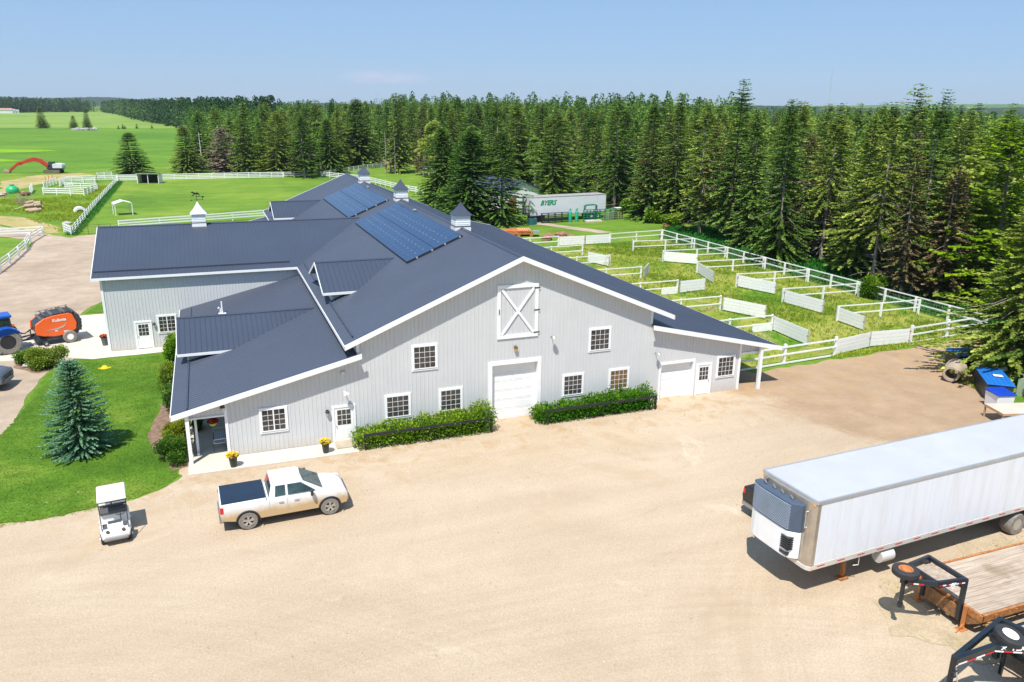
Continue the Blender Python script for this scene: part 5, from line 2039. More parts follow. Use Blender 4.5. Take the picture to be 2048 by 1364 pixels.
ex = excavator()
ex.location = gp(108, 346)
ex.rotation_euler = (0, 0, rad(180 - 12))
ex.scale = (0.95, 0.95, 0.95)
# ------------------------------------------------------------ fences and pens
def rail_fence(pts, label, spacing=2.6, h=1.35, rails=(1.28, .86, .44), pw=.14, rh=.14, rt=.05, m=FENCEW, name='rail_fence', cat='fence', group=None, post_m=None, mesh=None, wire=0):
    pts = [Vector((p[0], p[1], 0)) for p in pts]
    t = thing(name, label, cat, pts[0], 0, group)
    posts = []
    for a, b in zip(pts[:-1], pts[1:]):
        L = (b - a).length
        n = max(1, int(round(L / spacing)))
        posts += [a.lerp(b, i / n) for i in range(n)]
    posts.append(pts[-1])
    P = MB()
    P.box((-pw / 2, -pw / 2, 0), (pw / 2, pw / 2, h))
    first = P.build('post', post_m or m, t)
    base = pts[0]
    many = len(posts) > 90
    for i, p in enumerate(posts):
        o = first if i == 0 else first.copy()
        if i:
            C.objects.link(o)
        o.location = p - base
        q = (pts[1] - pts[0]).xy
        o.rotation_euler = (0, 0, math.atan2(q.y, q.x))
    for k, z in enumerate(rails):
        r = MB()
        for a, b in zip(pts[:-1], pts[1:]):
            d = (b - a).normalized()
            nrm = Vector((d.y, -d.x, 0)) * (pw / 2 + rt / 2 - .01)
            r.beam(a - base + nrm + Vector((0, 0, z)), b - base + nrm + Vector((0, 0, z)), rt, rh)
        r.build('rail', m, t)
    if wire:
        wm = MB()
        for a, b in zip(pts[:-1], pts[1:]):
            L = (b - a).length
            for k in range(wire):
                z = .12 + (rails[0] - .15) * k / (wire - 1)
                wm.beam(a - base + Vector((0, 0, z)), b - base + Vector((0, 0, z)), .012, .012)
            n = int(L / .6)
            for i in range(n):
                p = a.lerp(b, i / n) - base
                wm.beam(p, p + Vector((0, 0, rails[0])), .010, .010)
        wm.build('wire_mesh', GALV, t)
    return t


PK = [11.2 + 7.3 * k for k in range(6)] + [55.0]
TW = dict(h=1.42, pw=.16, rh=.11, rt=.05)
# outer fence of the pens
rail_fence([(67.4, 5.3), (66.7, 30), (66.5, 55.8)], 'long white two rail fence with wire mesh along the wooded side of the pens', 3.62, rails=(1.36, .72), wire=6, **TW)
rail_fence([(38.7, 2.85), (44.9, 3.35), (49.9, 3.7)], 'white three rail fence between the porch post and the solid double gate', 5.2, rails=(1.36, .80, .14), h=1.55, pw=.18, rh=.12, rt=.05)
rail_fence([(58.15, 4.35), (62.5, 4.75), (67.4, 5.2)], 'white three rail fence from the solid double gate to the shaded corner', 4.5, rails=(1.36, .80, .14), h=1.55, pw=.18, rh=.12, rt=.05)
rail_fence([(41.6, 54.6), (49.9, 54.9)], 'white two rail fence behind the pens beside the orange machinery', 4.1, rails=(1.36, .72), **TW)
rail_fence([(57.7, 54.9), (66.4, 55.9)], 'white wired fence closing the pens on the side of the white box trailer', 4.4, rails=(1.36, .72), wire=6, **TW)
RL = ['row nearest the front yard', 'second from the front yard', 'third from the front yard', 'fourth from the front yard', 'fifth from the front yard', 'last before the back fence']
for k, y in enumerate(PK[:6]):
    rail_fence([(66.6, y + .2), (62.2, y + .3), (57.6, y + .6)], 'two rail pen divider on the wooded side, ' + RL[k], 4.4, rails=(1.36, .66), h=1.42, pw=.15, rh=.10, rt=.045, group='dividers between the horse pens')
    rail_fence([(41.4, y - .1), (45.7, y - .05), (50.0, y)], 'two rail pen divider on the barn side, ' + RL[k], 4.3, rails=(1.36, .66), h=1.42, pw=.15, rh=.10, rt=.045, group='dividers between the horse pens')


def solid_gate(a, b, label, h=1.30, z0=.12):
    a, b = Vector((a[0], a[1], 0)), Vector((b[0], b[1], 0))
    t = thing('pen_gate', label, 'gate', a, math.atan2((b - a).y, (b - a).x), 'solid white gates of the horse pens')
    L = (b - a).length
    p = MB()
    bh = (h - z0) / 4
    for i in range(4):
        p.box((.02, -.02, z0 + i * bh + .012), (L - .02, .02, z0 + (i + 1) * bh - .006))
    p.build('panel', FENCEW, t)
    f = MB()
    f.box((.02, -.012, z0 + .01), (L - .02, .012, h - .01))
    for x in (0, L - .07):
        f.box((x, -.035, z0 - .03), (x + .07, .035, h + .03))
    f.build('gate_frame', mat('gate_frame_grey', (.50, .48, .44), .6), t)
    for z in (z0 + .2, h - .2):
        MB().box((-.10, -.03, z - .03), (.12, .045, z + .03)).build('hinge', RUST, t)
    MB().box((L - .16, -.05, h * .62), (L + .06, -.036, h * .62 + .05)).build('latch', RUST, t)
    return t


sg_ = [((57.6, 12.0), (57.4, 8.5), 'bluish white angled gate of the corner pen nearest the yard, wooded side'),
       ((57.6, 18.9), (58.15, 14.2), 'long solid white gate of the second pen on the wooded side'),
       ((57.6, 26.2), (59.1, 22.0), 'solid white gate of the third pen on the wooded side, weeds along its foot'),
       ((57.6, 33.4), (56.2, 28.5), 'bluish white slatted gate swung out into the aisle'),
       ((57.6, 40.9), (60.6, 38.1), 'solid white gate with rounded corners, fifth pen on the wooded side'),
       ((57.6, 48.1), (58.7, 50.5), 'narrow white gate seen edge on near the back fence'),
       ((50.1, 11.1), (49.8, 6.5), 'large solid white gate nearest the yard on the barn side'),
       ((50.1, 18.2), (51.85, 14.3), 'large solid white gate of the second pen on the barn side'),
       ((50.1, 25.5), (53.4, 25.9), 'solid white gate opened square across the aisle'),
       ((50.1, 32.6), (52.15, 35.1), 'grey white slatted gate swung towards the back, half edge on'),
       ((49.8, 40.1), (48.7, 43.5), 'solid white gate of the fourth pen on the barn side'),
       ((49.95, 3.72), (54.1, 4.55), 'half of the solid front double gate nearer the barn, facing the dirt yard'),
       ((58.0, 4.35), (54.15, 4.6), 'half of the solid double gate nearer the shaded corner, opening from the dirt yard'),
       ((49.95, 54.9), (53.8, 54.85), 'half of the back double gate nearer the barn, in front of the white box trailer'),
       ((57.7, 54.9), (53.9, 54.85), 'half of the back double gate nearer the woods, in front of the white box trailer')]
for a, b, l in sg_:
    solid_gate(a, b, l)
for k, y in enumerate((25.5, 11.1)):
    mb = MB()
    mb.box((48.0, y - .02, .05), (49.85, y + .02, .75))
    tag(mb.build('kick_board', FENCEW), 'low white board under the rails beside the ' + ('gate opened across the aisle' if k == 0 else 'barn side gate nearest the yard'), 'board')

# pasture fences, far left
W3 = dict(rails=(1.28, .88, .48), h=1.40, pw=.16, rh=.17, rt=.05)
rail_fence([(-13.2, 170.5), (-8.8, 170), (5, 170.6), (14, 170.8), (25, 170.6)], 'long white rail fence across the far side of the pasture', 3.0, rails=(1.30, .92, .54, .18), h=1.4, pw=.16, rh=.19, rt=.05)
rail_fence([(25.2, 170.5), (30.5, 172.2)], 'shaded end of the far pasture fence under the spruces', 2.6, **W3)
rail_fence([(34.5, 170), (38, 164), (42.5, 156), (44.5, 144), (46.5, 131), (49, 122)], 'white fence curving down the far side of the barn pasture', 3.0, **W3)
rail_fence([(35.5, 171), (44, 184), (51, 193), (58, 201)], 'white four rail fence rising towards the brown dirt mound', 3.0, rails=(1.30, .95, .60, .25), h=1.4, pw=.16, rh=.19, rt=.05)
rail_fence([(62.5, 176.5), (65.5, 172), (66, 160)], 'short bluish white fence in tree shade behind the dead trunks', 3.0, **W3)
rail_fence([(-5.9, 87.3), (-.5, 89), (5, 90.6), (10, 92.3), (15.0, 93.9), (21, 94.5), (30, 95)], 'cream white rail fence just behind the wing roof and its cupola', 4.9, rails=(1.28, .90, .52), h=1.36, pw=.14, rh=.19, rt=.05)
rail_fence([(-11.4, 83.6), (-12.0, 110), (-12.4, 140), (-12.6, 165), (-13.0, 170.4)], 'diagonal greenish white fence overgrown by grass between the two pastures', 3.4, rails=(1.28, .95, .62, .29), h=1.35, pw=.11, rh=.065, rt=.04)
rail_fence([(-12.9, 86.5), (-11.6, 83.2)], 'short white fence end where the diagonal fence meets the road', 1.0, rails=(1.25, .9, .55, .2), h=1.4, pw=.15, rh=.12, rt=.05)
rail_fence([(-24, 141.5), (-16.2, 137.0)], 'near side of the small white pen on the grass', 2.8, **W3)
rail_fence([(-16.2, 137.0), (-14.9, 147.5)], 'short side of the small white pen beside the path', 2.6, **W3)
rail_fence([(-14.9, 147.5), (-21.5, 152)], 'inner back rail of the small white pen', 3.4, **W3)
rail_fence([(-26.6, 143.3), (-27.4, 150.5)], 'white fence piece beside the green tank', 2.0, rails=(1.3, .98, .66, .34), h=1.5, pw=.16, rh=.14, rt=.05)
rail_fence([(-26.0, 155), (-25.0, 164.5)], 'short white fence piece left of the striped jumps', 2.2, rails=(1.3, .98, .66, .34), h=1.5, pw=.16, rh=.14, rt=.05)
rail_fence([(-23.5, 158.5), (-24, 169.5), (-13.4, 169.8)], 'white fence behind the small pens along the dirt road', 3.4, **W3)
rail_fence([(-17.0, 163.0), (-23.6, 160.5)], 'doubled white fence panel behind the small pen', 2.2, rails=(1.5, 1.2, .9, .6, .3), h=1.6, pw=.15, rh=.13, rt=.05)
rail_fence([(-14.5, 174.8), (-17.5, 173)], 'raised white fence panel beside the lone spruce', 1.6, rails=(1.7, 1.4, 1.1, .8), h=1.8, pw=.15, rh=.13, rt=.05)
rail_fence([(-15.15, 84.0), (-15.6, 77.5), (-15.1, 71.8), (-15.0, 66.8), (-15.0, 61.9), (-15.1, 57.5), (-15.5, 52), (-16.5, 46), (-19, 38)], 'white ranch fence along the near bank of the gravel road', 5.0, rails=(1.22, .86, .50), h=1.30, pw=.2, rh=.13, rt=.05)
rail_fence([(-15.2, 84.1), (-22, 83.2), (-32, 82), (-50, 80)], 'white fence running off the left edge above the gravel road', 5.5, rails=(1.22, .88, .54), h=1.30, pw=.2, rh=.16, rt=.05)
# coloured jump poles by the pens
cols = [(.80, .20, .05), (.85, .60, .05), (.75, .74, .72)]
for i in range(7):
    p = gp(92 + i * 2.2, 368 - i * .8)
    mb = MB()
    mb.box((p.x - .07, p.y - .07, 0), (p.x + .07, p.y + .07, 1.7 - .1 * (i % 3)))
    c = cols[i % 3]
    o = mb.build('jump_post', mat('jump_paint_%d' % (i % 3), c, .5), None)
    tag(o, ['red orange', 'yellow', 'white'][i % 3] + ' upright post in the row of painted jump posts', 'post', 'painted jump posts by the small pens')

# dark pipe gate by the wing and rusty gates behind the barn
def pipe_gate(a, b, h, n, m, label, name='pipe_gate'):
    a, b = Vector((a[0], a[1], 0)), Vector((b[0], b[1], 0))
    t = thing(name, label, 'gate', a)
    r = MB()
    d = b - a
    for i in range(n):
        z = .15 + (h - .15) * i / (n - 1)
        r.tube([(0, 0, z), d + Vector((0, 0, z))], .022, 6)
    r.build('rail', m, t)
    u = MB()
    for k in range(4):
        u.tube([d * (k / 3), d * (k / 3) + Vector((0, 0, h + .05))], .03, 6)
    u.build('upright', m, t)
    return t


BROWNP = mat('dark_brown_pipe', (.07, .045, .03), .6)
pipe_gate((-10.9, 83.4), (-6.6, 83.6), 1.35, 5, BROWNP, 'dark brown pipe gate closing the pasture beside the wing roof')
pipe_gate((44.2, 127.5), (44.5, 116), 1.5, 5, RUST, 'rusty pipe fence panel behind the middle cupola')
pipe_gate((28.6, 172.6), (34.3, 171.3), 1.7, 6, mat('brown_stock_panel', (.20, .10, .05), .8), 'brown stock panel in the shade at the far pasture corner')
pipe_gate((-17.4, 170.9), (-16.9, 166), 1.5, 5, BROWNP, 'dark gate in the white fence near the lone spruce')

# ------------------------------------------------------------ shelters
def run_in_shed():
    a, b = gp(275, 367), gp(318, 367)
    t = thing('run_in_shed', 'small open fronted white horse shelter in the far pasture', 'shed', a, math.atan2((b - a).y, (b - a).x))
    L, D, h = (b - a).length, 3.0, 2.25
    wl = MB()
    wl.box((0, 0, 0), (.12, D, h - .1))
    wl.box((L - .12, 0, 0), (L, D, h - .3 + .2))
    wl.box((0, D - .1, 0), (L, D, h - .3))
    wl.build('wall', WHITE, t)
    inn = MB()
    inn.box((.13, D - .14, .02), (L - .13, D - .105, h - .32))  # near-black sheet across the inside of the back wall
    inn.build('back_sheet', mat('near_black', (.03, .035, .03), .9), t)
    rf = MB()
    rf.prism([(-.25, -.3, h), (L + .25, -.3, h), (L + .25, D + .2, h - .28), (-.25, D + .2, h - .28)], (0, 0, .10))
    rf.build('roof', GALV, t)
    p = MB()
    p.box((L / 2 - .06, 0, 0), (L / 2 + .06, .12, h))
    p.box((0, -.02, h - .16), (L, .05, h))
    p.build('post', WHITE, t)


run_in_shed()


def arch_shelter():
    a, b = gp(232, 432), gp(266, 430)
    t = thing('canopy_shelter', 'white canopy shelter with peaked roof on thin posts in the pasture', 'canopy', a, math.atan2((b - a).y, (b - a).x))
    L, D = (b - a).length, 2.6
    r = MB()
    secs = []
    for y in (-.1, D + .1):
        secs.append([(-.1, y, 1.75), (-.05, y, 1.98), (L / 2, y, 2.38), (L + .05, y, 1.98), (L + .1, y, 1.75), (L + .07, y, 1.75), (L + .02, y, 1.93), (L / 2, y, 2.33), (-.02, y, 1.93), (-.07, y, 1.75)])
    r.loft(secs)
    r.build('canopy', mat('white_tarp', (.72, .70, .66), .6, var=.06, vscale=2), t)
    p = MB()
    for x in (0, L):
        for y in (0, D):
            p.box((x - .05, y - .05, 0), (x + .05, y + .05, 1.98))
    p.build('post', WHITE, t)


arch_shelter()
# white half arch in the grass
t = thing('culvert_half', 'white half round shelter standing on the grass beside the diagonal fence', 'shelter', gp(161, 425), rad(15))
mb = MB()
o_ = [(.95 * math.cos(rad(a)), 0, .95 * math.sin(rad(a))) for a in range(0, 181, 15)]
i_ = [(.55 * math.cos(rad(a)), 0, .50 * math.sin(rad(a))) for a in range(180, -1, -15)]
mb.prism(o_ + i_, (0, 1.2, 0))
mb.build('shell', WHITE, t, bevel=.05)
mb = MB()
mb.box((-.5, .3, 0), (.5, 1.15, .05))
mb.build('hay', mat('tan_hay', (.45, .35, .20), .9, bumpy=.5), t)


# green tank on skids, logs, stones, logs
t = thing('green_tank', 'bright green tank with a pale lid by the left edge', 'tank', gp(26, 386))
mb = MB()
mb.lathe((0, 0, 0), (0, 0, 1), [(.15, 1.1), (.55, 1.2), (.95, 1.1), (1.35, .70), (1.5, .35), (1.6, .32)], 20)
mb.build('shell', mat('green_plastic', (.02, .42, .14), .4), t, smooth=True)
mb = MB()
mb.lathe((0, 0, 1.58), (0, 0, 1), [(0, .42), (.18, .45), (.25, .2)], 14)
mb.build('lid', GALV, t, smooth=True)
mb = MB()
for s in (-1, 1):
    mb.box((-1.2, s * .6 - .1, 0), (1.2, s * .6 + .1, .18))
mb.build('skid', RUST, t)


def stone(p, r, seed, m, name='boulder', label='stone', cat='stone', group=None, sq=.6):
    bm = bmesh.new()
    bmesh.ops.create_icosphere(bm, subdivisions=2, radius=r)
    rr = random.Random(seed)
    ph = [rr.uniform(0, 6) for _ in range(6)]
    for v in bm.verts:
        c = v.co / r
        k = 1 + .18 * math.sin(c.x * 3 + ph[0]) + .15 * math.sin(c.y * 4 + ph[1]) + .12 * math.sin(c.z * 5 + ph[2])
        v.co = Vector((c.x * r * k, c.y * r * k * .8, c.z * r * k * sq))
    me = bpy.data.meshes.new(name)
    bm.to_mesh(me)
    bm.free()
    me.materials.append(m)
    o = bpy.data.objects.new(name, me)
    C.objects.link(o)
    o.location = (p[0], p[1], (p[2] if len(p) > 2 else 0) + r * sq * .6)
    o.rotation_euler = (0, 0, rr.uniform(0, 6))
    tag(o, label, cat, group)
    return o


STONE = mat('field_stone', (.46, .36, .29), .9, var=.25, vscale=4, bumpy=.4)
STONEG = mat('grey_stone', (.38, .37, .37), .85, var=.2, vscale=4, bumpy=.4)
LOG = mat('cut_log', (.48, .33, .23), .9, var=.2, vscale=4)
rr = random.Random(3)
for i in range(11):
    u, v = 53 + rr.uniform(0, 27), 414 + rr.uniform(0, 13)
    p = gp(u, v)
    a = rr.uniform(-.5, 1.0)
    L = rr.uniform(.5, .9)
    mb = MB()
    z = .3 + (.45 if i % 3 == 0 else 0)
    mb.lathe((p.x - math.cos(a) * L, p.y - math.sin(a) * L, z), (math.cos(a), math.sin(a), .1), [(0, .26), (.03, .30), (2 * L - .03, .30), (2 * L, .26)], 12)
    tag(mb.build('log', LOG, smooth=True), 'short tan log lying in the heap beside the brush pile', 'log', 'heap of logs in the left pasture')
mb = MB()
p = gp(48, 410)
for i in range(70):
    a, e = rr.uniform(0, 6.3), rr.uniform(.1, 1.2)
    L = rr.uniform(.8, 2.2)
    q = Vector((p.x + rr.uniform(-1.2, 1.2), p.y + rr.uniform(-1, 1), rr.uniform(0, .5)))
    mb.beam(q, q + Vector((math.cos(a) * math.cos(e), math.sin(a) * math.cos(e), math.sin(e))) * L, .035, .035)
tag(mb.build('brush_pile', mat('dead_brush', (.38, .30, .21), .9)), 'pile of bare tan branches behind the logs', 'brush pile')
mb = MB()
q = gp(22, 422)
mb.beam((q.x, q.y, .1), (q.x + 3.0, q.y + 3.0, .9), .12, .06)
tag(mb.build('plank', WHITE), 'white plank leaning from the grass onto the brush pile', 'plank')
for i, (u, v, r) in enumerate(((3, 392, .8), (10, 390, .6), (52, 391, .9), (47, 388, .5))):
    stone(gp(u, v), r, i, STONE if i != 2 else mat('rusty_brown', (.22, .10, .07), .9), label=['wide tan stone at the left edge', 'tan stone right of the one at the left edge', 'dark red brown heap beside the small white pen corner', 'small brown stone by the pen corner'][i])
stone(gp(136, 448), .75, 9, STONEG, label='flat grey stone lying alone in the grass near the fence end', sq=.35)
# stone heap and twigs far in the field
for i in range(9):
    u = 146 + i * 5.6
    stone(gp(u, 260.0 + (i % 2) * .8), 1.5 + (i % 3) * .4, 20 + i, STONEG, name='stone_pile', label='pale stone in the row under the two far field spruces', group='row of stones in the far field', sq=.45)
for i in range(3):
    stone(gp(357 + i * 9, 256), 2.0, 40 + i, STONEG, name='stone_pile', label='pale stone at the end of the meadow against the woods', group='stones where the meadow meets the woods', sq=.4)
# white houses at the far left edge
for i, (u, w_, h_) in enumerate(((10, 20, 5), (24, 9, 4), (34, 5, 3))):
    p = gp(u, 226.5)
    t = thing('farmhouse', ['white farmhouse far off at the left edge with a reddish roof', 'small pale shed right of the far farmhouse', 'smallest far pale shed near the meadow edge'][i], 'house', p, rad(20))
    mb = MB()
    mb.box((-w_ / 2, -4, 0), (w_ / 2, 4, h_))
    mb.build('wall', WHITE, t)
    mb = MB()
    mb.prism([(-w_ / 2 - .5, -4.5, h_), (-w_ / 2 - .5, 0, h_ + 2.5), (-w_ / 2 - .5, 4.5, h_)], (w_ + 1, 0, 0))
    mb.build('roof', mat('faded_red_roof', (.50, .25, .22), .7) if i == 0 else GALV, t)

# ------------------------------------------------------------ behind the barn
def box_trailer():
    t = thing('box_trailer', 'white box trailer with green lettering parked before the woods', 'box trailer', (54.6, 76.6, 0), rad(7.0))
    L, D, z0, z1 = 14.6, 2.6, 1.15, 4.05
    b = MB()
    b.box((0, 0, z0), (L, D, z1 - .03))
    b.build('box', mat('old_white_box', (.70, .71, .75), .5, var=.04, vscale=1.2, dirt=((.55, .54, .52), .7)), t, bevel=.04)
    r = MB()
    r.box((.02, .02, z1 - .03), (L - .02, D - .02, z1 + .02))
    r.build('roof', mat('grey_roof_skin', (.36, .34, .32), .6, var=.15, vscale=.6), t)
    k = MB()
    k.box((0, -.02, z0 - .08), (L, D + .02, z0))
    k.box((0, -.02, z1 - .10), (L, D + .02, z1 - .02))
    k.box((L - .05, -.03, z0), (L + .03, D + .03, z1))
    k.build('rail', GALV, t)
    lettering('BYERS', 1.05, (1.9, -.03, 2.75), (1, 0, 0), (0, 0, 1), mat('sign_green', (.0, .28, .15), .5), t, shear=.35, bold=.035)
    u = MB()
    u.box((.8, .3, .3), (3.0, 2.2, z0 - .08))
    u.box((1.6, .4, .02), (1.8, .6, 1.1))
    u.build('undercarriage', DARK, t)
    for x in (11.9, 13.2):
        for y, s in ((.15, -1), (2.45, 1)):
            wheel(t, x, y + (.25 if s < 0 else -.25), .5, .5, side=s, rim=.55, spokes=0, tyre=TYRE, rimm=WHITE)


box_trailer()


def far_house():
    a = gp(1003, 431)
    t = thing('white_outbuilding', 'white outbuilding with blue grey roof half hidden behind big spruces', 'outbuilding', (54.6, 88.5, 0), rad(14))
    b = MB()
    b.prism([(0, 0, 0), (7.4, 0, 0), (7.4, 0, 3.9), (3.7, 0, 5.4), (0, 0, 3.9)], (0, 11, 0))
    b.build('wall', WHITE, t)
    r = MB()
    r.prism([(-.4, -.4, 3.75), (3.7, -.4, 5.42), (3.7, -.4, 5.6), (-.4, -.4, 3.93)], (0, 12, 0))
    r.prism([(3.7, -.4, 5.42), (7.8, -.4, 3.75), (7.8, -.4, 3.93), (3.7, -.4, 5.6)], (0, 12, 0))
    r.build('roof', ROOF, t)
    d = MB()
    d.box((1.0, -.05, 0), (2.6, -.002, 2.6))
    d.build('door', mat('rust_red_door', (.28, .10, .05), .7), t)
    w2 = MB()
    w2.box((5.2, -.04, 1.4), (6.3, -.003, 2.5))
    w2.build('window', PANE, t)


far_house()
GREEN = mat('green_gate_paint', (.0, .20, .12), .45)
CHARC = mat('charcoal_pipe', (.035, .045, .06), .5)


def panel_stack(x, y, L, n, m, label, h=1.5, arch=0, rz=rad(7), rails=6, name='gate_panel', th=.05, cat='gate panels'):
    t = thing(name, label, cat, (x, y, 0), rz)
    for k in range(n):
        b = MB()
        yo = -k * .16
        lean = .12
        for i in range(rails):
            z = .1 + (h - .1) * i / (rails - 1)
            b.beam((0, yo + lean * z / h, z), (L, yo + lean * z / h, z), .04, th)
        for i in range(5):
            b.beam((L * i / 4, yo, .02), (L * i / 4, yo + lean, h), .045, .045)
        if arch:
            pts = [(L * .05, yo + lean, h), (L * .05, yo + lean, h + arch * .8), (L * .2, yo + lean, h + arch), (L * .8, yo + lean, h + arch), (L * .95, yo + lean, h + arch * .8), (L * .95, yo + lean, h)]
            b.tube(pts, .05, 6)
            pts = [(a * .86 + L * .07, b2, h + (c - h) * .85) for a, b2, c in pts]
            b.tube(pts, .035, 6)
        b.build('panel', m, t)
    return t


panel_stack(56.3, 75.9, 5.0, 4, CHARC, 'stack of charcoal pipe gates leaning under the white box trailer', 1.55, rz=rad(6))
panel_stack(63.6, 75.5, 2.6, 3, GREEN, 'tall green arched gate panels in front of the white box trailer', 1.9, arch=.85, rz=rad(6), rails=7)
panel_stack(66.1, 76.6, 4.2, 4, GREEN, 'stack of low green pipe panels beside the arched ones', 1.75, rz=rad(7))
panel_stack(67.4, 75.6, 1.9, 1, GALV, 'silver grid panel leaning beside the green gates', 1.25, rz=rad(6), rails=5)
panel_stack(69.3, 76.6, 2.2, 3, mat('brown_pipe', (.12, .09, .07), .7), 'brown pipe panels past the silver grid panel', 1.2, rz=rad(8), rails=4)
for i, x in enumerate((61.35, 62.55)):
    mb = MB()
    mb.lathe((x, 75.75 + .1 * i, 0), (0, 0, 1), [(0, .28), (1.6, .28), (1.75, .2), (1.8, .1), (2.2, .08)], 12)
    mb.beam((x - .3, 75.75, 1.9), (x + .3, 75.75, 2.1), .08, .08)
    tag(mb.build('green_feeder', mat('sea_green', (.02, .33, .24), .45), smooth=True), ['upright sea green cylinder nearer the charcoal gates', 'upright sea green cylinder next to the arched green gate'][i], 'feeder', 'pair of green cylinders by the box trailer')
mb = MB()
mb.box((63.6, 74.2, 0), (66.4, 75.0, .35))
tag(mb.build('white_trough', mat('dusty_trough', (.62, .52, .46), .8), bevel=.04), 'low pale trough on the grass before the green gates', 'trough')
mb = MB()
for i in range(3):
    mb.box((53.7 + i * .35, 74.4 + .2 * i, 0), (54.4 + i * .35, 75.1 + .2 * i, 1.0))
tag(mb.build('blue_bin', mat('teal_bin', (.03, .12, .14), .5)), 'dark teal bins under the front of the white box trailer', 'bins')
# orange implement and red brown heap
t = thing('orange_implement', 'orange farm implement with a slatted top parked behind the barn', 'implement', (45.6, 64.6, 0), rad(-14))
mb = MB()
mb.prism([(0, 0, .3), (4.2, 0, .3), (4.2, 0, .65), (3.0, 0, .95), (0, 0, .9)], (0, 1.9, 0))
mb.build('deck', mat('faded_orange', (.55, .16, .05), .6, var=.2, vscale=2), t, bevel=.06)
mb = MB()
for i in range(6):
    mb.box((2.2 + i * .32, -.15, .80 + .02 * (i % 2)), (2.38 + i * .32, 1.95, 1.0))
mb.build('slat', mat('orange_white_slat', (.80, .42, .18), .5), t)
mb = MB()
for x in (.8, 2.6, 4.4):
    mb.tube([(x - .3, -.1, .25), (x - .3, 2.0, .25)], .25, 12)
mb.box((4.2, .5, .3), (5.3, 1.4, .5))
mb.build('roller', RUST, t)
mb = MB()
mb.box((4.3, -.4, .45), (5.2, .4, .85))
mb.build('crate', GALV, t)
for i, (x, y, r) in enumerate(((52.2, 62.7, .75), (53.5, 62.0, .95), (51.0, 61.6, .6), (50.6, 60.2, 1.0), (54.8, 61.4, .6))):
    stone((x, y), r, 60 + i, mat('red_brown_soil', (.33, .15, .09), .9, var=.3, vscale=4), name='soil_heap', label='red brown heap of old feed and soil behind the pens', cat='heap', group='red brown heaps behind the back fence', sq=.5)
t = thing('rusty_trough', 'flat rusty orange piece lying in the grass at the far pen corner', 'scrap', (72.6, 65.4, 0), rad(-20))
mb = MB()
mb.prism([(0, 0, .25), (3.6, 0, .1), (3.6, 1.1, .1), (0, 1.1, .45)], (0, 0, .22))
mb.build('plate', mat('orange_rust', (.50, .22, .08), .8, var=.2), t)
mb = MB()
mb.box((.1, .1, 0), (3.4, 1.0, .15))
mb.build('base', WOODG, t)
for i in range(5):
    p = gp(1222 + i * 3, 412 + i * 2.2)
    mb = MB()
    mb.beam((p.x - 1.5, p.y - .5, .2 + .25 * (i % 3)), (p.x + 2.8, p.y + .9, .3 + .25 * (i % 3)), .25, .16)
    tag(mb.build('timber', WOODG), 'weathered timber in the pile at the end of the white box trailer', 'timber', 'timber pile beside the box trailer')
t = thing('utility_cart', 'tiny white tub lying at the edge of the trees', 'tub', gp(1239, 422))
mb = MB()
mb.loft([[(-.7, -.4, .25), (.7, -.4, .25), (.7, .4, .25), (-.7, .4, .25)], [(-.9, -.55, .65), (.9, -.55, .65), (.9, .55, .65), (-.9, .55, .65)]])
mb.build('tub', WHITE, t, bevel=.05)
mb = MB()
for s in (-1, 1):
    mb.box((s * .6 - .05, -.4, 0), (s * .6 + .05, .4, .25))
mb.build('leg', DARK, t)
# brown mound by the far fence
bm_ = MB()
mp = gp(752, 333)
secs = []
for k, (q, z) in enumerate(((1, 0), (.8, .8), (.5, 1.5), (.15, 1.8))):
    secs.append([(mp.x + math.cos(a) * 7 * q + math.sin(a * 3) * .5, mp.y + math.sin(a) * 4 * q + 2, z) for a in [2 * math.pi * i / 20 for i in range(20)]])
bm_.loft(secs)
tag(bm_.build('dirt_mound', mat('brown_mound', (.34, .20, .11), .95, var=.2, vscale=.8, bumpy=.5), smooth=True), 'brown dirt mound at the edge of the far woods', 'mound')

# ------------------------------------------------------------ clutter at the right edge
BLUEP = mat('blue_plastic', (.015, .16, .52), .4, var=.08)


def covered_bin(x, y, L, D, h, rz, label, body=DARK, lid=BLUEP, paper=False):
    t = thing('storage_bin', label, 'bin', (x, y, 0), rz)
    b = MB()
    b.loft([[(-L / 2 + .05, -D / 2 + .05, .05), (L / 2 - .05, -D / 2 + .05, .05), (L / 2 - .05, D / 2 - .05, .05), (-L / 2 + .05, D / 2 - .05, .05)],
            [(-L / 2, -D / 2, h - .12), (L / 2, -D / 2, h - .12), (L / 2, D / 2, h - .12), (-L / 2, D / 2, h - .12)]])
    b.build('body', body, t, bevel=.03)
    l_ = MB()
    l_.prism([(-L / 2 - .06, -D / 2 - .06, h - .12), (-L / 2 - .06, D / 2 + .06, h - .02), (-L / 2 - .06, D / 2 + .06, h + .04), (-L / 2 - .06, -D / 2 - .06, h - .05)], (L + .12, 0, 0))
    for i in range(5):
        x_ = -L / 2 + L * (i + .5) / 5
        l_.beam((x_, -D / 2, h - .04), (x_, D / 2, h + .05), .10, .04)
    l_.build('lid', lid, t, bevel=.02)
    if paper:
        p = MB()
        p.box((-.1, -.25, h + .055), (.45, .15, h + .07))
        p.build('paper', WHITE, t)
    return t


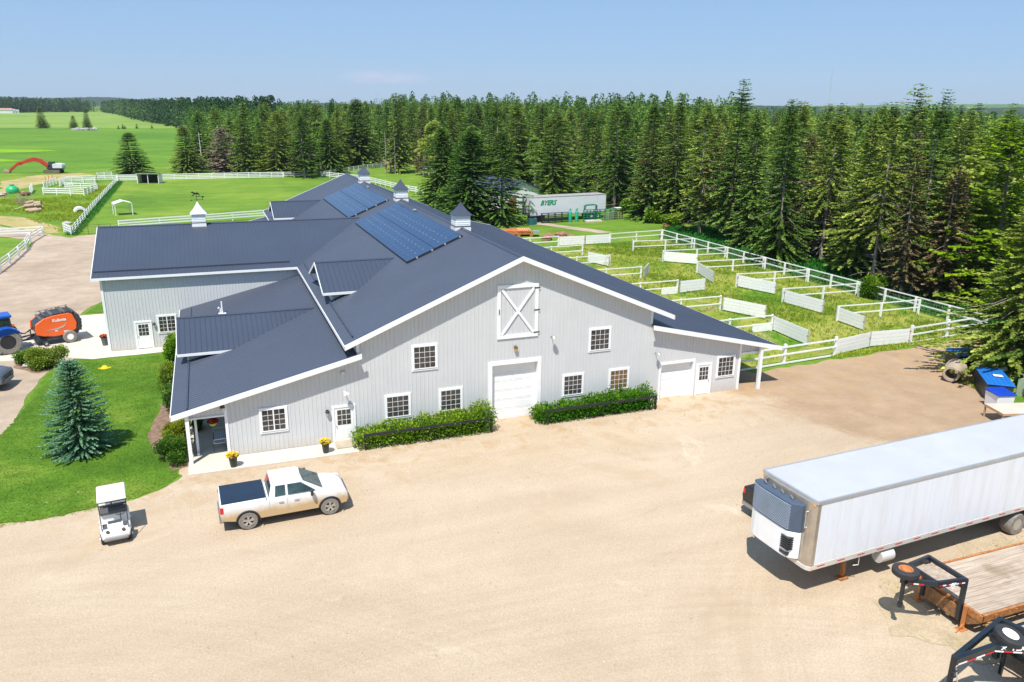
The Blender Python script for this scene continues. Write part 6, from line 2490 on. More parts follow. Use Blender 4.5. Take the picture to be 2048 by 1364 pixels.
covered_bin(53.9, -6.3, 1.5, 3.3, 1.25, rad(-38), 'long black bin with sky blue lid and a white paper on it', paper=True)
covered_bin(57.25, -1.25, 2.0, 1.5, 1.1, rad(-12), 'bin with a dark blue lid farthest back under the spruce boughs')
covered_bin(51.9, -8.35, 1.15, 1.2, 1.15, rad(-15), 'white bin with deep blue lid beside the wooden table', body=WHITE, lid=mat('deep_blue_lid', (.01, .06, .45), .35))
t = thing('concrete_culvert', 'tan concrete culvert pipe lying on its side under the spruce', 'culvert', (54.6, -2.9, .62), rad(35))
mb = MB()
n = 28
ri, ro, Lc = .50, .64, 1.7
secs = []
for x, r in ((0, ro + .06), (.2, ro + .06), (.22, ro), (Lc, ro - .12), (Lc, ri - .12), (0, ri)):
    secs.append([(x, r * math.cos(2 * math.pi * i / n), r * math.sin(2 * math.pi * i / n)) for i in range(n)])
mb.loft(secs, cap=False)
ob = mb.build('pipe', mat('tan_concrete', (.42, .33, .25), .85, var=.12, vscale=2, bumpy=.3), t, smooth=True)
ob.rotation_euler = (0, 0, rad(175))
# firewood heap on a pallet
rr = random.Random(5)
WB = mat('birch_firewood', (.66, .50, .34), .85, var=.2, vscale=5)
for i in range(16):
    x, y = 56.4 + rr.uniform(-.9, .9), -4.0 + rr.uniform(-.9, .9)
    a = rr.uniform(-.3, .9)
    mb = MB()
    L = rr.uniform(.5, .9)
    z = .25 + .22 * (i % 4)
    mb.lathe((x - math.cos(a) * L / 2, y - math.sin(a) * L / 2, z), (math.cos(a), math.sin(a), rr.uniform(-.1, .1)), [(0, .15), (L, .14)], 8)
    tag(mb.build('firewood', WB if i % 3 else WHITE), 'split pale log in the heap between the blue lidded bins', 'firewood', 'firewood heap between the bins')
for i in range(3):
    mb = MB()
    mb.box((55.9 + .3 * i, -4.6 + .3 * i, 1.08 + .06 * i), (57.0 + .3 * i, -3.9 + .3 * i, 1.13 + .06 * i))
    tag(mb.build('board', mat('pale_board', (.68, .55, .42), .8)), 'pale loose board on top of the firewood heap', 'board', 'loose boards on the firewood heap')
t = thing('wooden_table', 'low plywood table with a reddish stain beside the white trailer roof', 'table', (50.4, -10.0, 0), rad(-16))
mb = MB()
mb.box((-.9, -.95, .78), (1.9, .75, .84))
mb.build('table_top', mat('weathered_plywood', (.58, .50, .41), .8, var=.08, vscale=1.2, dirt=((.50, .20, .12), .62)), t)
mb = MB()
mb.box((-.92, -.97, .70), (1.92, -.95, .83))
mb.box((-.92, -.95, .70), (-.90, .75, .83))
mb.build('apron_board', mat('tan_wood', (.45, .28, .15), .8), t)
for x in (-.85, 1.8):
    for y in (-.88, .68):
        mb = MB()
        mb.box((x - .04, y - .04, 0), (x + .04, y + .04, .78))
        mb.build('leg', mat('tan_wood', (.45, .28, .15), .8), t)
t = thing('pipe_railing', 'pale grey pipe railing running down behind the bins to the right edge', 'railing', (0, 0, 0))
mb = MB()
pts = [gp(1975, 722), gp(1975, 722) + Vector((0, 0, 1.2)), gp(1985, 728) + Vector((.1, .0, 1.2)), gp(2022, 765) + Vector((0, 0, 1.15)), gp(2060, 800) + Vector((0, 0, 1.1)), gp(2110, 845) + Vector((0, 0, 1.1))]
mb.tube(pts, .055, 8)
mb.tube([gp(2012, 778), gp(2020, 765) + Vector((0, 0, 1.1))], .05, 8)
mb.build('pipe', GALV, t, smooth=True)
t.location = (0, 0, 0)
mb = MB()
p = gp(2046, 790)
mb.box((p.x - .7, p.y - .03, 0), (p.x + 1.0, p.y + .03, 1.2))
tag(mb.build('glass_sheet', mat('greenish_sheet', (.35, .42, .30), .4)), 'greenish sheet leaning behind the white bin', 'sheet')

# tiny things: flower pots, basket, chair, yellow tub, rock
FY = mat('yellow_flowers', (.85, .55, .02), .8, var=.1)
FO = mat('orange_flowers', (.85, .20, .02), .8, var=.1)
FRD = mat('red_flowers', (.60, .03, .03), .8, var=.1)
LEAFG = mat('pot_leaves', (.10, .22, .02), .8, var=.2)


def petals(mb, c, r, n, rr, mi=0, flat=.6, s=.05):
    for i in range(n):
        a, e = rr.uniform(0, 2 * math.pi), rr.uniform(-.2, 1)
        q = Vector((math.cos(a) * math.sqrt(max(0, 1 - e * e)), math.sin(a) * math.sqrt(max(0, 1 - e * e)), e * flat)) * r + Vector(c)
        u = Vector((rr.uniform(-1, 1), rr.uniform(-1, 1), rr.uniform(-.3, .6))).normalized()
        v = u.cross(Vector((rr.uniform(-.4, .4), rr.uniform(-.4, .4), 1))).normalized()
        mb.add([q - u * s, q - v * s, q + u * s, q + v * s], [(0, 1, 2, 3)], mi)


def flower_pot(x, y, z, label, potm=DARK, fl=(FY, FO), r=.22, h=.54):
    t = thing('flower_pot', label, 'flower pot', (x, y, z))
    b = MB()
    b.lathe((0, 0, 0), (0, 0, 1), [(0, r * .68), (h * .95, r), (h, r * 1.05), (h, r * .9), (h * .9, r * .85)], 20)
    b.build('pot', potm, t, smooth=True)
    rr = random.Random(x)
    f = MB()
    petals(f, (0, 0, h + .05), .27, 180, rr, 0)
    f.build('leaves', LEAFG, t)
    f = MB()
    petals(f, (-.03, 0, h + .09), .29, 190, rr, 0, s=.042)
    f.build('flowers', fl[0], t)
    f = MB()
    petals(f, (.06, -.02, h + .13), .16, 90, rr, 0, s=.045)
    f.build('flowers', fl[1], t)


flower_pot(6.62, -1.35, .076, 'black pot of yellow and orange flowers at the porch corner')
flower_pot(11.28, -1.20, .076, 'black pot of yellow and orange flowers left of the white door', r=.21)
flower_pot(-1.72, 24.2, .03, 'grey square pot with red flowers at the wing corner', potm=mat('grey_pot', (.10, .11, .12), .6), fl=(FRD, FO), r=.26, h=.62)
# hanging basket: hangs from the porch beam
t = thing('hanging_basket', 'hanging basket of red flowers under the left porch', 'hanging basket', (5.80, 1.1, 1.62))
mb = MB()
mb.lathe((0, 0, -.10), (0, 0, 1), [(-.08, .06), (0, .17), (.12, .22), (.12, .18)], 16)
mb.build('basket', mat('lime_basket', (.35, .50, .05), .7), t, smooth=True)
mb = MB()
petals(mb, (0, 0, .08), .27, 220, random.Random(4), s=.05)
mb.build('flowers', FRD, t)
mb = MB()
for a in (0, 2.1, 4.2):
    mb.tube([(.2 * math.cos(a), .2 * math.sin(a), 0), (0, 0, .85)], .006, 4)
mb.build('chain', DARK, t)


def porch_chair():
    t = thing('porch_bench', 'pale blue slatted metal bench standing on the left porch', 'bench', (6.03, 1.75, .076), rad(90))
    fm = mat('pale_blue_metal', (.70, .76, .82), .4, .2)
    s = MB()
    for i in range(6):
        s.box((-.85, -.28 + i * .095, .42), (.85, -.22 + i * .095, .445))
    s.build('seat', fm, t)
    b = MB()
    for i in range(5):
        z = .52 + i * .095
        b.box((-.85, -.32 - .03 * i, z), (.85, -.30 - .03 * i, z + .06))
    b.build('backrest', fm, t)
    for x in (-.82, .82):
        l = MB()
        l.tube([(x, .30, 0), (x, .30, .42)], .018, 6)
        l.tube([(x, -.30, 0), (x, -.30, .50), (x, -.46, .98)], .018, 6)
        l.build('leg', DARK, t)
        a = MB()
        a.tube([(x, .28, .42), (x, .28, .64), (x, -.36, .66)], .02, 6)
        a.build('armrest', fm, t)


porch_chair()
t = thing('downpipe', 'white downpipe ending beside the first porch post', 'downpipe', (4.95, .9, .076))
mb = MB()
mb.box((-.06, -.06, 0), (.06, .06, 2.5))
mb.box((-.06, -.30, 0), (.06, -.06, .12))
mb.build('pipe', WHITE, t)
t = thing('yellow_sprinkler', 'yellow plastic sprinkler lying on the lawn', 'sprinkler', (-1.17, 18.1, .03))
mb = MB()
mb.loft([[(.30 * math.cos(a), .18 * math.sin(a), 0) for a in [i * math.pi / 4 for i in range(8)]], [(.12 * math.cos(a), .08 * math.sin(a), .20) for a in [i * math.pi / 4 for i in range(8)]]])
mb.build('body', mat('bright_yellow', (.85, .60, .01), .5), t)
mb = MB()
mb.box((-.40, -.05, 0), (.40, .05, .06))
mb.build('foot', MATS['bright_yellow'], t)
stone(gp(63, 733), .42, 77, STONEG, label='grey rock beside the round bush at the driveway edge', sq=.5)
for i, (u, v) in enumerate(((58, 731), (72, 734))):
    stone(gp(u, v), .22, 80 + i, STONEG, label=['small grey rock left of the bush rock', 'small grey rock right of the bush rock'][i], sq=.5)
# dark rails in front of the hedges
for nm, a, b in (('left', (13.35, -1.46), (20.55, -1.44)), ('right', (24.05, -1.40), (31.3, -1.40))):
    rail_fence([a, b], 'black ' + ('rail fence holding the long hedge beside the white door' if nm == 'left' else 'rail fence holding the hedge between the two garage doors'), 3.6, h=.95, rails=(.88,), pw=.10, rh=.16, rt=.04, m=BLACK)
# grit and stones over the yard (too many to count)
def grit(n=5200):
    V, F = [], []
    r = random.Random(9)
    k = 0
    for i in range(n):
        x, y = r.uniform(-8, 46), -28 + 27 * r.random() ** .8
        if y > -1.7 and x < 13.5:
            continue
        s = r.uniform(.012, .03) * (1.8 if r.random() < .06 else 1)
        a = r.uniform(0, 3)
        c, d = math.cos(a) * s, math.sin(a) * s
        z = .012
        V += [(x + c, y + d, z), (x - d, y + c, z), (x - c, y - d, z), (x + d, y - c, z), (x, y, z + s * .9)]
        F += [(k, k + 1, k + 4), (k + 1, k + 2, k + 4), (k + 2, k + 3, k + 4), (k + 3, k, k + 4)]
        k += 5
    me = np_mesh('gravel', V, F, mat('gravel_stones', (.50, .42, .34), .9, var=.3, vscale=9))
    o = bpy.data.objects.new('gravel', me)
    C.objects.link(o)
    tag(o, 'loose small stones scattered over the sandy yard', 'gravel', kind='stuff')


grit()
# ------------------------------------------------------------ trees
F_DK = foliage('spruce_dark', (.035, .080, .022), (.150, .255, .050), (.36, .48, .10))
F_OL = foliage('spruce_olive', (.045, .085, .018), (.190, .285, .050), (.40, .50, .10))
F_BL = foliage('blue_spruce', (.045, .13, .065), (.18, .36, .19), (.34, .52, .31))
F_YG = foliage('pine_yellow_green', (.07, .13, .008), (.34, .45, .018), (.60, .64, .04))
F_DC = foliage('aspen_green', (.08, .15, .03), (.24, .36, .07), (.40, .52, .13), trans=.35)
F_DEAD = foliage('dead_spruce', (.14, .10, .08), (.30, .23, .18), (.45, .36, .30), trans=.1)
F_BR = foliage('brown_spruce', (.10, .07, .035), (.20, .15, .07), (.30, .24, .12), trans=.1)
F_HD = foliage('hedge_leaves', (.035, .10, .008), (.14, .28, .018), (.36, .48, .04), trans=.3)
F_SH = foliage('shrub_leaves', (.04, .10, .012), (.14, .24, .03), (.30, .40, .05), trans=.3)
F_GR = foliage('tall_grass_blades', (.12, .22, .02), (.27, .38, .035), (.45, .48, .10), trans=.3)
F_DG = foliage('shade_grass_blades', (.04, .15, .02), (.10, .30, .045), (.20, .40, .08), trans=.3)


def kites(P, D, N, ln, wd, curl=.0):
    """leaf sprays: P base, D direction, N approx normal, ln, wd arrays -> verts, faces"""
    D = D / np.linalg.norm(D, axis=1, keepdims=True)
    S = np.cross(D, N)
    S /= np.maximum(np.linalg.norm(S, axis=1, keepdims=True), 1e-6)
    M = P + D * (ln * .55)[:, None]
    tip = P + D * ln[:, None] - np.array([0, 0, 1.0]) * (ln * curl)[:, None]
    V = np.stack([P, M - S * wd[:, None] * .5, tip, M + S * wd[:, None] * .5], 1).reshape(-1, 3)
    F = np.arange(len(P) * 4).reshape(-1, 4)
    return V, F


def spruce(seed, h=20.0, R=3.2, zb=.06, whorl=.33, nb=8, size=.40, mat_=F_DK, droop=.35, ragged=.25, gaps=.10, power=.72, bark=BARK, dead_low=0, fill=1.0, tipup=.15, name='crown', twist=0.0, sub=1.0):
    g = np.random.default_rng(seed)
    zs = np.arange(h * zb, h * .985, whorl)
    top_ = np.arange(h * .80, h * .995, whorl * .5)
    zs = np.concatenate([zs, top_])
    zs = zs + g.uniform(-.15, .15, len(zs))
    B = []
    # broad lumps of growth so the outline is uneven
    ph = g.uniform(0, 6.28, 6)
    for z in zs:
        t = (z - h * zb) / (h * (1 - zb))
        r0 = R * (1 - t) ** power * min(1, .55 + t * 6) + .16 * (h / 20)
        n = max(4, int(nb * (1 - .35 * t) * fill))
        a0 = g.uniform(0, 6.28)
        for k in range(n):
            if g.random() < gaps:
                continue
            a = a0 + 6.283 * k / n + g.uniform(-.25, .25)
            lump = 1 + ragged * (math.sin(a * 2 + ph[0] + z * .6) * .5 + math.sin(a * 3 + ph[1] - z * 1.1) * .35 + math.sin(z * 1.9 + ph[2]) * .3) + g.uniform(-ragged, ragged) * .6
            L = max(.15, r0 * lump)
            B.append((z, a, L, t, g.random()))
    B = np.array(B)
    P, D, N, LN, WD, TI = [], [], [], [], [], []
    for z, a, L, t, q in B:
        m = max(2, int(L / (size * .42) * sub))
        dr = droop * g.uniform(.35, 1.6)
        tu = tipup * g.uniform(.4, 1.6)
        s = np.linspace(.18 if L > 1 else .0, 1.0, m) + g.uniform(-.04, .04, m)
        ca, sa = math.cos(a), math.sin(a)
        rise = (.30 * (t ** 1.5)) * L
        zz = z + rise * s - dr * (1 - t * .6) * L * s ** 1.5 + tu * L * np.maximum(0, s - .65) ** 1.0
        p = np.stack([ca * L * s, sa * L * s, zz], 1)
        for side in (-1, 0, 1):
            tsz = 1.0 - .45 * t
            an = a + side * (.95 + g.uniform(-.2, .2, m))
            dz = -.22 * (1 - t) + .25 * t + g.uniform(-.30, .25, m)
            d = np.stack([np.cos(an), np.sin(an), dz], 1)
            P.append(p + g.uniform(-.08, .08, (m, 3)) * size)
            D.append(d)
            nn = np.tile(np.array([[-ca * .3, -sa * .3, 1.0]]), (m, 1)) + g.uniform(-.75, .75, (m, 3))
            N.append(nn)
            w_ = size * tsz * (.75 + .5 * g.random(m)) * (1.15 - .5 * s * (side != 0))
            LN.append(w_)
            WD.append(w_ * g.uniform(.45, .75, m))
            TI.append(np.clip(.15 + .5 * s + (q - .5) * .5 + g.uniform(-.18, .18, m), 0, 1))  # inner sprays darker, crevice shade put into the tint; lighter tips are new growth
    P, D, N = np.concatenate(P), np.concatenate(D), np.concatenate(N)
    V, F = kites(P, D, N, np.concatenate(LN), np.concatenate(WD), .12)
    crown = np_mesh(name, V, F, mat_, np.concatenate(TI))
    # trunk with some bare limbs
    tb = MB()
    lean = g.uniform(-.02, .02, 2)
    tb.tube([(lean[0] * z, lean[1] * z, z) for z in (0, h * .02, h * .3, h * .6, h * .95)], .011 * h + .04, 8, r2=.03)
    nl = int(14 + dead_low * 60)
    for i in range(nl):
        z = h * g.uniform(.05, .25 + .35 * (dead_low > 0) + .3 * (mat_ == F_DEAD))
        a = g.uniform(0, 6.28)
        L = R * g.uniform(.3, .75 + .2 * (dead_low > 0))
        tb.tube([(0, 0, z), (math.cos(a) * L * .5, math.sin(a) * L * .5, z - .02 * L), (math.cos(a) * L, math.sin(a) * L, z - .18 * L)], .035, 4, r2=.012)
    return crown, tb, bark


def broadleaf(seed, h=14.0, R=3.0, zb=.22, size=.42, mat_=F_DC, n=5200, lobes=26, bark=BIRCH, conic=.35):
    g = np.random.default_rng(seed)
    C_, S_ = [], []
    for i in range(lobes):
        t = g.random() ** .8
        z = h * (zb + (1 - zb) * (t * .88 + .04))
        rr_ = R * (math.sin(math.pi * min(1, t * .85 + .12)) ** .6) * (1 - conic * t)
        a = g.uniform(0, 6.28)
        q = g.uniform(.2, .85) * rr_
        C_.append((math.cos(a) * q, math.sin(a) * q, z))
        S_.append(R * g.uniform(.28, .5) * (1 - .4 * t))
    C_, S_ = np.array(C_), np.array(S_)
    idx = g.integers(0, lobes, n)
    d = g.normal(size=(n, 3))
    d /= np.linalg.norm(d, axis=1, keepdims=True)
    d[:, 2] = np.where(d[:, 2] < -.3, -d[:, 2], d[:, 2])
    rad_ = g.uniform(.65, 1.08, n)
    P = C_[idx] + d * (S_[idx] * rad_)[:, None] * np.array([1, 1, .8])
    D = d + g.uniform(-.9, .9, (n, 3))
    N = g.normal(size=(n, 3)) + np.array([0, 0, .6])
    ln = size * g.uniform(.6, 1.25, n)
    V, F = kites(P, D, N, ln, ln * .75, .1)
    ti = np.clip(.25 + (rad_ - .65) * .9 + .25 * (d[:, 2]) + (g.random(lobes)[idx] - .5) * .35 + g.uniform(-.12, .12, n), 0, 1)  # lobe tops lighter, insides darker: light and shade put into the tint
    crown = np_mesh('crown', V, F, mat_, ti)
    tb = MB()
    tb.tube([(0, 0, 0), (.1, 0, h * .3), (0, .1, h * .65), (0, 0, h * .92)], .012 * h + .03, 8, r2=.03)
    for i in range(lobes // 2):
        c = C_[i]
        tb.tube([(0, 0, max(h * zb * .6, c[2] * .6)), (c[0] * .5, c[1] * .5, c[2] * .85), tuple(c)], .05, 5, r2=.02)
    return crown, tb, bark


class Kind:
    def __init__(s, gen, h, R):
        crown, tb, bark = gen
        s.crown, s.h, s.R = crown, h, R
        tmp = tb.build('trunk', bark, None, smooth=True)
        s.trunk = tmp.data
        bpy.data.objects.remove(tmp)


def plant(k, p, h, w_=None, label='tree', cat='tree', group=None, name='spruce_tree', rz=None, low=0):
    """one tree: Empty > trunk, crown"""
    t = thing(name, label, cat, (p[0], p[1], 0), random.uniform(0, 6.28) if rz is None else rz, group)
    if rz is None:
        t.rotation_euler[0] = random.gauss(0, .018)
        t.rotation_euler[1] = random.gauss(0, .018)
    sz = h / k.h
    sx = sz if w_ is None else w_ / (2 * k.R)
    for nm, me in (('trunk', k.trunk), ('crown', k.crown)):
        o = bpy.data.objects.new(nm, me)
        C.objects.link(o)
        o.parent = t
        o.scale = (sx, sx, sz)
    return t


K = {}
def mk(name, gen, h, R):
    K[name] = Kind(gen, h, R)


mk('dk1', spruce(1, 20, 3.1, zb=.03, mat_=F_DK), 20, 3.1)
mk('dk2', spruce(2, 20, 2.7, zb=.05, mat_=F_DK, ragged=.35), 20, 2.7)
mk('dk3', spruce(3, 20, 3.4, zb=.10, mat_=F_DK, ragged=.3, gaps=.2, dead_low=.3), 20, 3.4)
mk('ol1', spruce(4, 20, 2.9, zb=.08, mat_=F_OL, ragged=.35, gaps=.2), 20, 2.9)
mk('ol2', spruce(5, 20, 3.3, zb=.16, mat_=F_OL, ragged=.4, gaps=.28, dead_low=.6, bark=BARKG), 20, 3.3)
mk('ol3', spruce(6, 20, 2.5, zb=.22, mat_=F_OL, ragged=.45, gaps=.3, dead_low=1.0, bark=BARKG), 20, 2.5)
mk('rag', spruce(7, 20, 3.0, zb=.32, mat_=F_OL, ragged=.5, gaps=.38, dead_low=1.4, bark=BARKG, droop=.45), 20, 3.0)
mk('brn', spruce(8, 20, 2.6, zb=.10, mat_=F_BR, ragged=.45, gaps=.4, dead_low=1.2, bark=BARKG), 20, 2.6)
mk('dead', spruce(9, 13, 2.6, zb=.05, mat_=F_DEAD, ragged=.35, gaps=.25, dead_low=1.5, bark=BARKG, size=.40, droop=.2), 13, 2.6)
mk('blue', spruce(10, 5.6, 1.75, zb=.02, whorl=.11, nb=14, size=.145, mat_=F_BL, droop=.16, ragged=.20, gaps=.08, power=.46, tipup=.25), 5.6, 1.75)
mk('lush', spruce(11, 17, 3.9, zb=.03, whorl=.28, nb=12, size=.36, mat_=F_DK, ragged=.25, gaps=.05, power=.65, sub=1.2), 17, 3.9)
mk('big', spruce(12, 18, 4.8, zb=.05, whorl=.34, nb=10, size=.36, mat_=F_OL, ragged=.4, gaps=.15, droop=.30, dead_low=.5, sub=1.1, bark=BARKG), 18, 4.8)
mk('dk4', spruce(31, 20, 3.3, zb=.04, mat_=F_DK, ragged=.42, gaps=.16, power=.62), 20, 3.3)
mk('ol4', spruce(32, 20, 3.1, zb=.12, mat_=F_OL, ragged=.5, gaps=.24, power=.9, dead_low=.8, bark=BARKG), 20, 3.1)
mk('rag2', spruce(33, 20, 2.6, zb=.28, mat_=F_DK, ragged=.55, gaps=.34, dead_low=1.2, bark=BARKG), 20, 2.6)
mk('asp', broadleaf(13, 14, 2.6), 14, 2.6)
mk('asp2', broadleaf(14, 12, 3.2, zb=.1, lobes=34), 12, 3.2)
mk('pine', spruce(15, 18, 4.8, zb=.04, whorl=.45, nb=9, size=.44, mat_=F_YG, ragged=.5, gaps=.22, droop=.02, tipup=.4, power=.62), 18, 4.8)

# --- the trees one can point to, placed at the foot of each
RADJ = 1.0
named = [
 # kind, base px, top py, width px, label, name
 ('lush', 267, 348, 264, 50, 'lone dark spruce with layered boughs behind the small horse shelter', 'spruce_tree'),
 ('lush', 378, 347, 250, 46, 'dense dark spruce at the left end of the woods by the fence', 'spruce_tree'),
 ('dk2', 408, 336, 222, 66, 'tall spruce behind the first dark one, with a pale bare pole before it', 'spruce_tree'),
 ('dead', 448, 346, 252, 56, 'dead grey brown spruce standing before the green woods', 'dead_spruce'),
 ('ol1', 500, 349, 205, 52, 'spruce with thick trunk right of the dead grey one', 'spruce_tree'),
 ('big', 556, 350, 222, 78, 'broad olive spruce with spreading boughs touching the far fence', 'spruce_tree'),
 ('ol2', 610, 355, 228, 62, 'spruce with a leaning bare trunk over the end of the far fence', 'spruce_tree'),
 ('lush', 662, 348, 236, 50, 'dark spruce at the bend of the white pasture fence', 'spruce_tree'),
 ('lush', 718, 334, 196, 66, 'tall dense dark spruce left of the brown mound', 'spruce_tree'),
 ('dk2', 800, 346, 184, 48, 'spruce with bare lower trunks right of the brown mound', 'spruce_tree'),
 ('brn', 842, 350, 272, 24, 'slim dead brown spruce over the short shaded fence', 'dead_spruce'),
 ('lush', 882, 424, 252, 80, 'dense bright spruce behind the near cupola', 'spruce_tree'),
 ('lush', 938, 448, 258, 104, 'widest bushy spruce rising right behind the barn ridge', 'spruce_tree'),
 ('big', 1004, 448, 262, 106, 'broad spruce with a bare trunk foot before the white outbuilding', 'spruce_tree'),
 ('dk3', 1104, 402, 216, 92, 'tall dark spruce behind the white box trailer', 'spruce_tree'),
 ('ol2', 1228, 416, 190, 76, 'spruce with grey bare trunk at the end of the white box trailer', 'spruce_tree'),
 ('dk1', 1296, 440, 196, 84, 'dense green spruce sweeping to the grass right of the box trailer', 'spruce_tree'),
 ('ol1', 1345, 446, 186, 70, 'olive spruce behind the rusty orange scrap', 'spruce_tree'),
 ('ol2', 1398, 470, 200, 88, 'spruce with a thick tan trunk foot at the far corner of the pens', 'spruce_tree'),
 ('dk3', 1452, 482, 155, 100, 'tallest spruce, its dark tip far above the treeline', 'spruce_tree'),
 ('dk2', 1500, 500, 214, 70, 'dark spruce right of the tallest one', 'spruce_tree'),
 ('big', 1556, 528, 196, 116, 'tall spruce with long drooping boughs beside the wired fence', 'spruce_tree'),
 ('rag', 1640, 522, 204, 84, 'ragged spruce with a leaning pale trunk above bright weeds', 'spruce_tree'),
 ('ol1', 1700, 556, 224, 88, 'olive spruce in the middle of the right hand woods', 'spruce_tree'),
 ('rag', 1742, 572, 232, 84, 'thin spruce with bare trunk next to the young bright bush', 'spruce_tree'),
 ('ol3', 1770, 556, 166, 90, 'spruce with a needle thin tip that stands high over the right woods', 'spruce_tree'),
 ('ol2', 1822, 590, 178, 100, 'wide green topped spruce of the high clump on the right', 'spruce_tree'),
 ('brn', 1800, 598, 300, 70, 'half dead brown spruce low in the right hand woods', 'dead_spruce'),
 ('brn', 1872, 604, 330, 84, 'dead twiggy brown spruce under the yellow green pine', 'dead_spruce'),
 ('ol3', 1880, 600, 214, 74, 'spruce left of the yellow green pine', 'spruce_tree'),
 ('pine', 1980, 606, 236, 235, 'yellow green pine, much brighter than the trees round it', 'pine_tree'),
 ('pine', 2050, 640, 262, 130, 'second yellow green pine cut by the right edge', 'pine_tree'),
 ('big', 2018, 752, 400, 205, 'nearest big spruce, its boughs hanging over the blue lidded bin', 'spruce_tree'),
 ('big', 2075, 760, 400, 180, 'large spruce cut by the right edge behind the pipe railing', 'spruce_tree'),
 ('lush', 86, 256.5, 213, 16, 'largest lone spruce far out on the green field', 'spruce_tree'),
 ('lush', 148, 257.5, 231, 12, 'smaller of the two spruces over the far row of stones', 'spruce_tree'),
 ('lush', 175, 257.5, 217, 12, 'taller narrow spruce over the far row of stones', 'spruce_tree'),
]
taken = []
for i, (kd, u, v, tv, wp, lab, nm) in enumerate(named):
    p = gp(u, v)
    h = hpx(u, tv, p)
    dist = (p - CAM).length
    wd = wp / FPX * dist * (1.30 if kd == 'lush' else 1.12)
    random.seed(100 + i)
    plant(K[kd], p, h, wd, lab, 'spruce' if 'spruce' in nm else 'pine', None, nm)
    taken.append((p.x, p.y, wd * .42))
random.seed(5)
p = gp(405, 345)
mb = MB()
mb.tube([(0, 0, 0), (.1, 0, 5), (0, .1, 10.5)], .22, 7, r2=.06)
for i in range(9):
    a = i * 2.4
    mb.tube([(0, 0, 5 + i * .6), (math.cos(a) * .9, math.sin(a) * .9, 5.4 + i * .6)], .04, 4, r2=.01)
o = thing('dead_tree', 'pale bare dead tree standing left of the dead grey spruce', 'dead tree', p)
mb.build('trunk', BIRCH, o, smooth=True)
for i in range(5):
    u, v, tv = ((772, 345, 262), (781, 346, 275), (790, 347, 250), (848, 352, 300), (858, 356, 310))[i]
    p = gp(u, v)
    h = hpx(u, tv, p)
    mb = MB()
    mb.tube([(0, 0, 0), (.15, 0, h * .5), (0, .1, h)], .28, 7, r2=.05)
    for j in range(12):
        a = j * 2.4
        mb.tube([(0, 0, h * (.3 + j * .05)), (math.cos(a) * 1.3, math.sin(a) * 1.3, h * (.3 + j * .05) + .3)], .05, 4, r2=.01)
    o = thing('dead_tree', 'bare tan dead tree in the thin stand by the far pasture corner', 'dead tree', p, 0, 'bare dead trees by the far pasture corner')
    mb.build('trunk', BARKG, o, smooth=True)

# nearest group of spruces' blue green neighbour on the lawn
bs = plant(K['blue'], gp(165, 904), 5.1, 3.3, 'blue green young spruce standing alone on the mown lawn', 'spruce', None, 'blue_spruce', rz=.6)

# --- the woods: one object per tree near the edge, the rest as one mass
POLY = EDGE + [(95, -40), (420, -60), (640, 700), (200, 900), (20, 620), (-4, 520), (2, 400), (3, 260)]


def inside(x, y, poly):
    c = False
    n = len(poly)
    for i in range(n):
        x1, y1 = poly[i][:2]
        x2, y2 = poly[(i + 1) % n][:2]
        if (y1 > y) != (y2 > y) and x < (x2 - x1) * (y - y1) / (y2 - y1) + x1:
            c = not c
    return c


def edge_dist(x, y):
    b = 1e9
    for (x1, y1), (x2, y2) in zip(EDGE[:-1], EDGE[1:]):
        dx, dy = x2 - x1, y2 - y1
        t = max(0, min(1, ((x - x1) * dx + (y - y1) * dy) / (dx * dx + dy * dy)))
        b = min(b, math.hypot(x - x1 - t * dx, y - y1 - t * dy))
    return b


def inview(x, y, pad=60, z=12):
    q = Vector((x, y, z)) - CAM
    f = q.dot(AX_F)
    if f < 5:
        return False
    return -pad < 1024 + FPX * q.dot(AX_R) / f < 2048 + pad


rw = random.Random(21)
cand = []
tries = 0
while tries < 30000:
    tries += 1
    x, y = rw.uniform(-20, 190), rw.uniform(-40, 330)
    if not inside(x, y, POLY) or not inview(x, y):
        continue
    e = edge_dist(x, y)
    if e < 1.5 or e > 75:
        continue
    q_ = Vector((x, y, 12)) - CAM
    uq = 1024 + FPX * q_.dot(AX_R) / q_.dot(AX_F)
    if uq < 432 and y > 150:
        continue
    d = math.hypot(x - CAM.x, y - CAM.y)
    gap = 3.6 + .030 * e + (0.008 * d)
    ok = True
    for a, b, r in taken:
        if abs(a - x) < 9 and abs(b - y) < 9 and math.hypot(a - x, b - y) < max(gap, r * .9):
            ok = False
            break
    if ok:
        taken.append((x, y, gap * .5))
        cand.append((x, y, e, d))
cand.sort(key=lambda q: q[3] + q[2] * 1.2)
print('forest candidates', len(cand))
NEAR = cand[:255]
FARC = cand[255:]
random.seed(31)
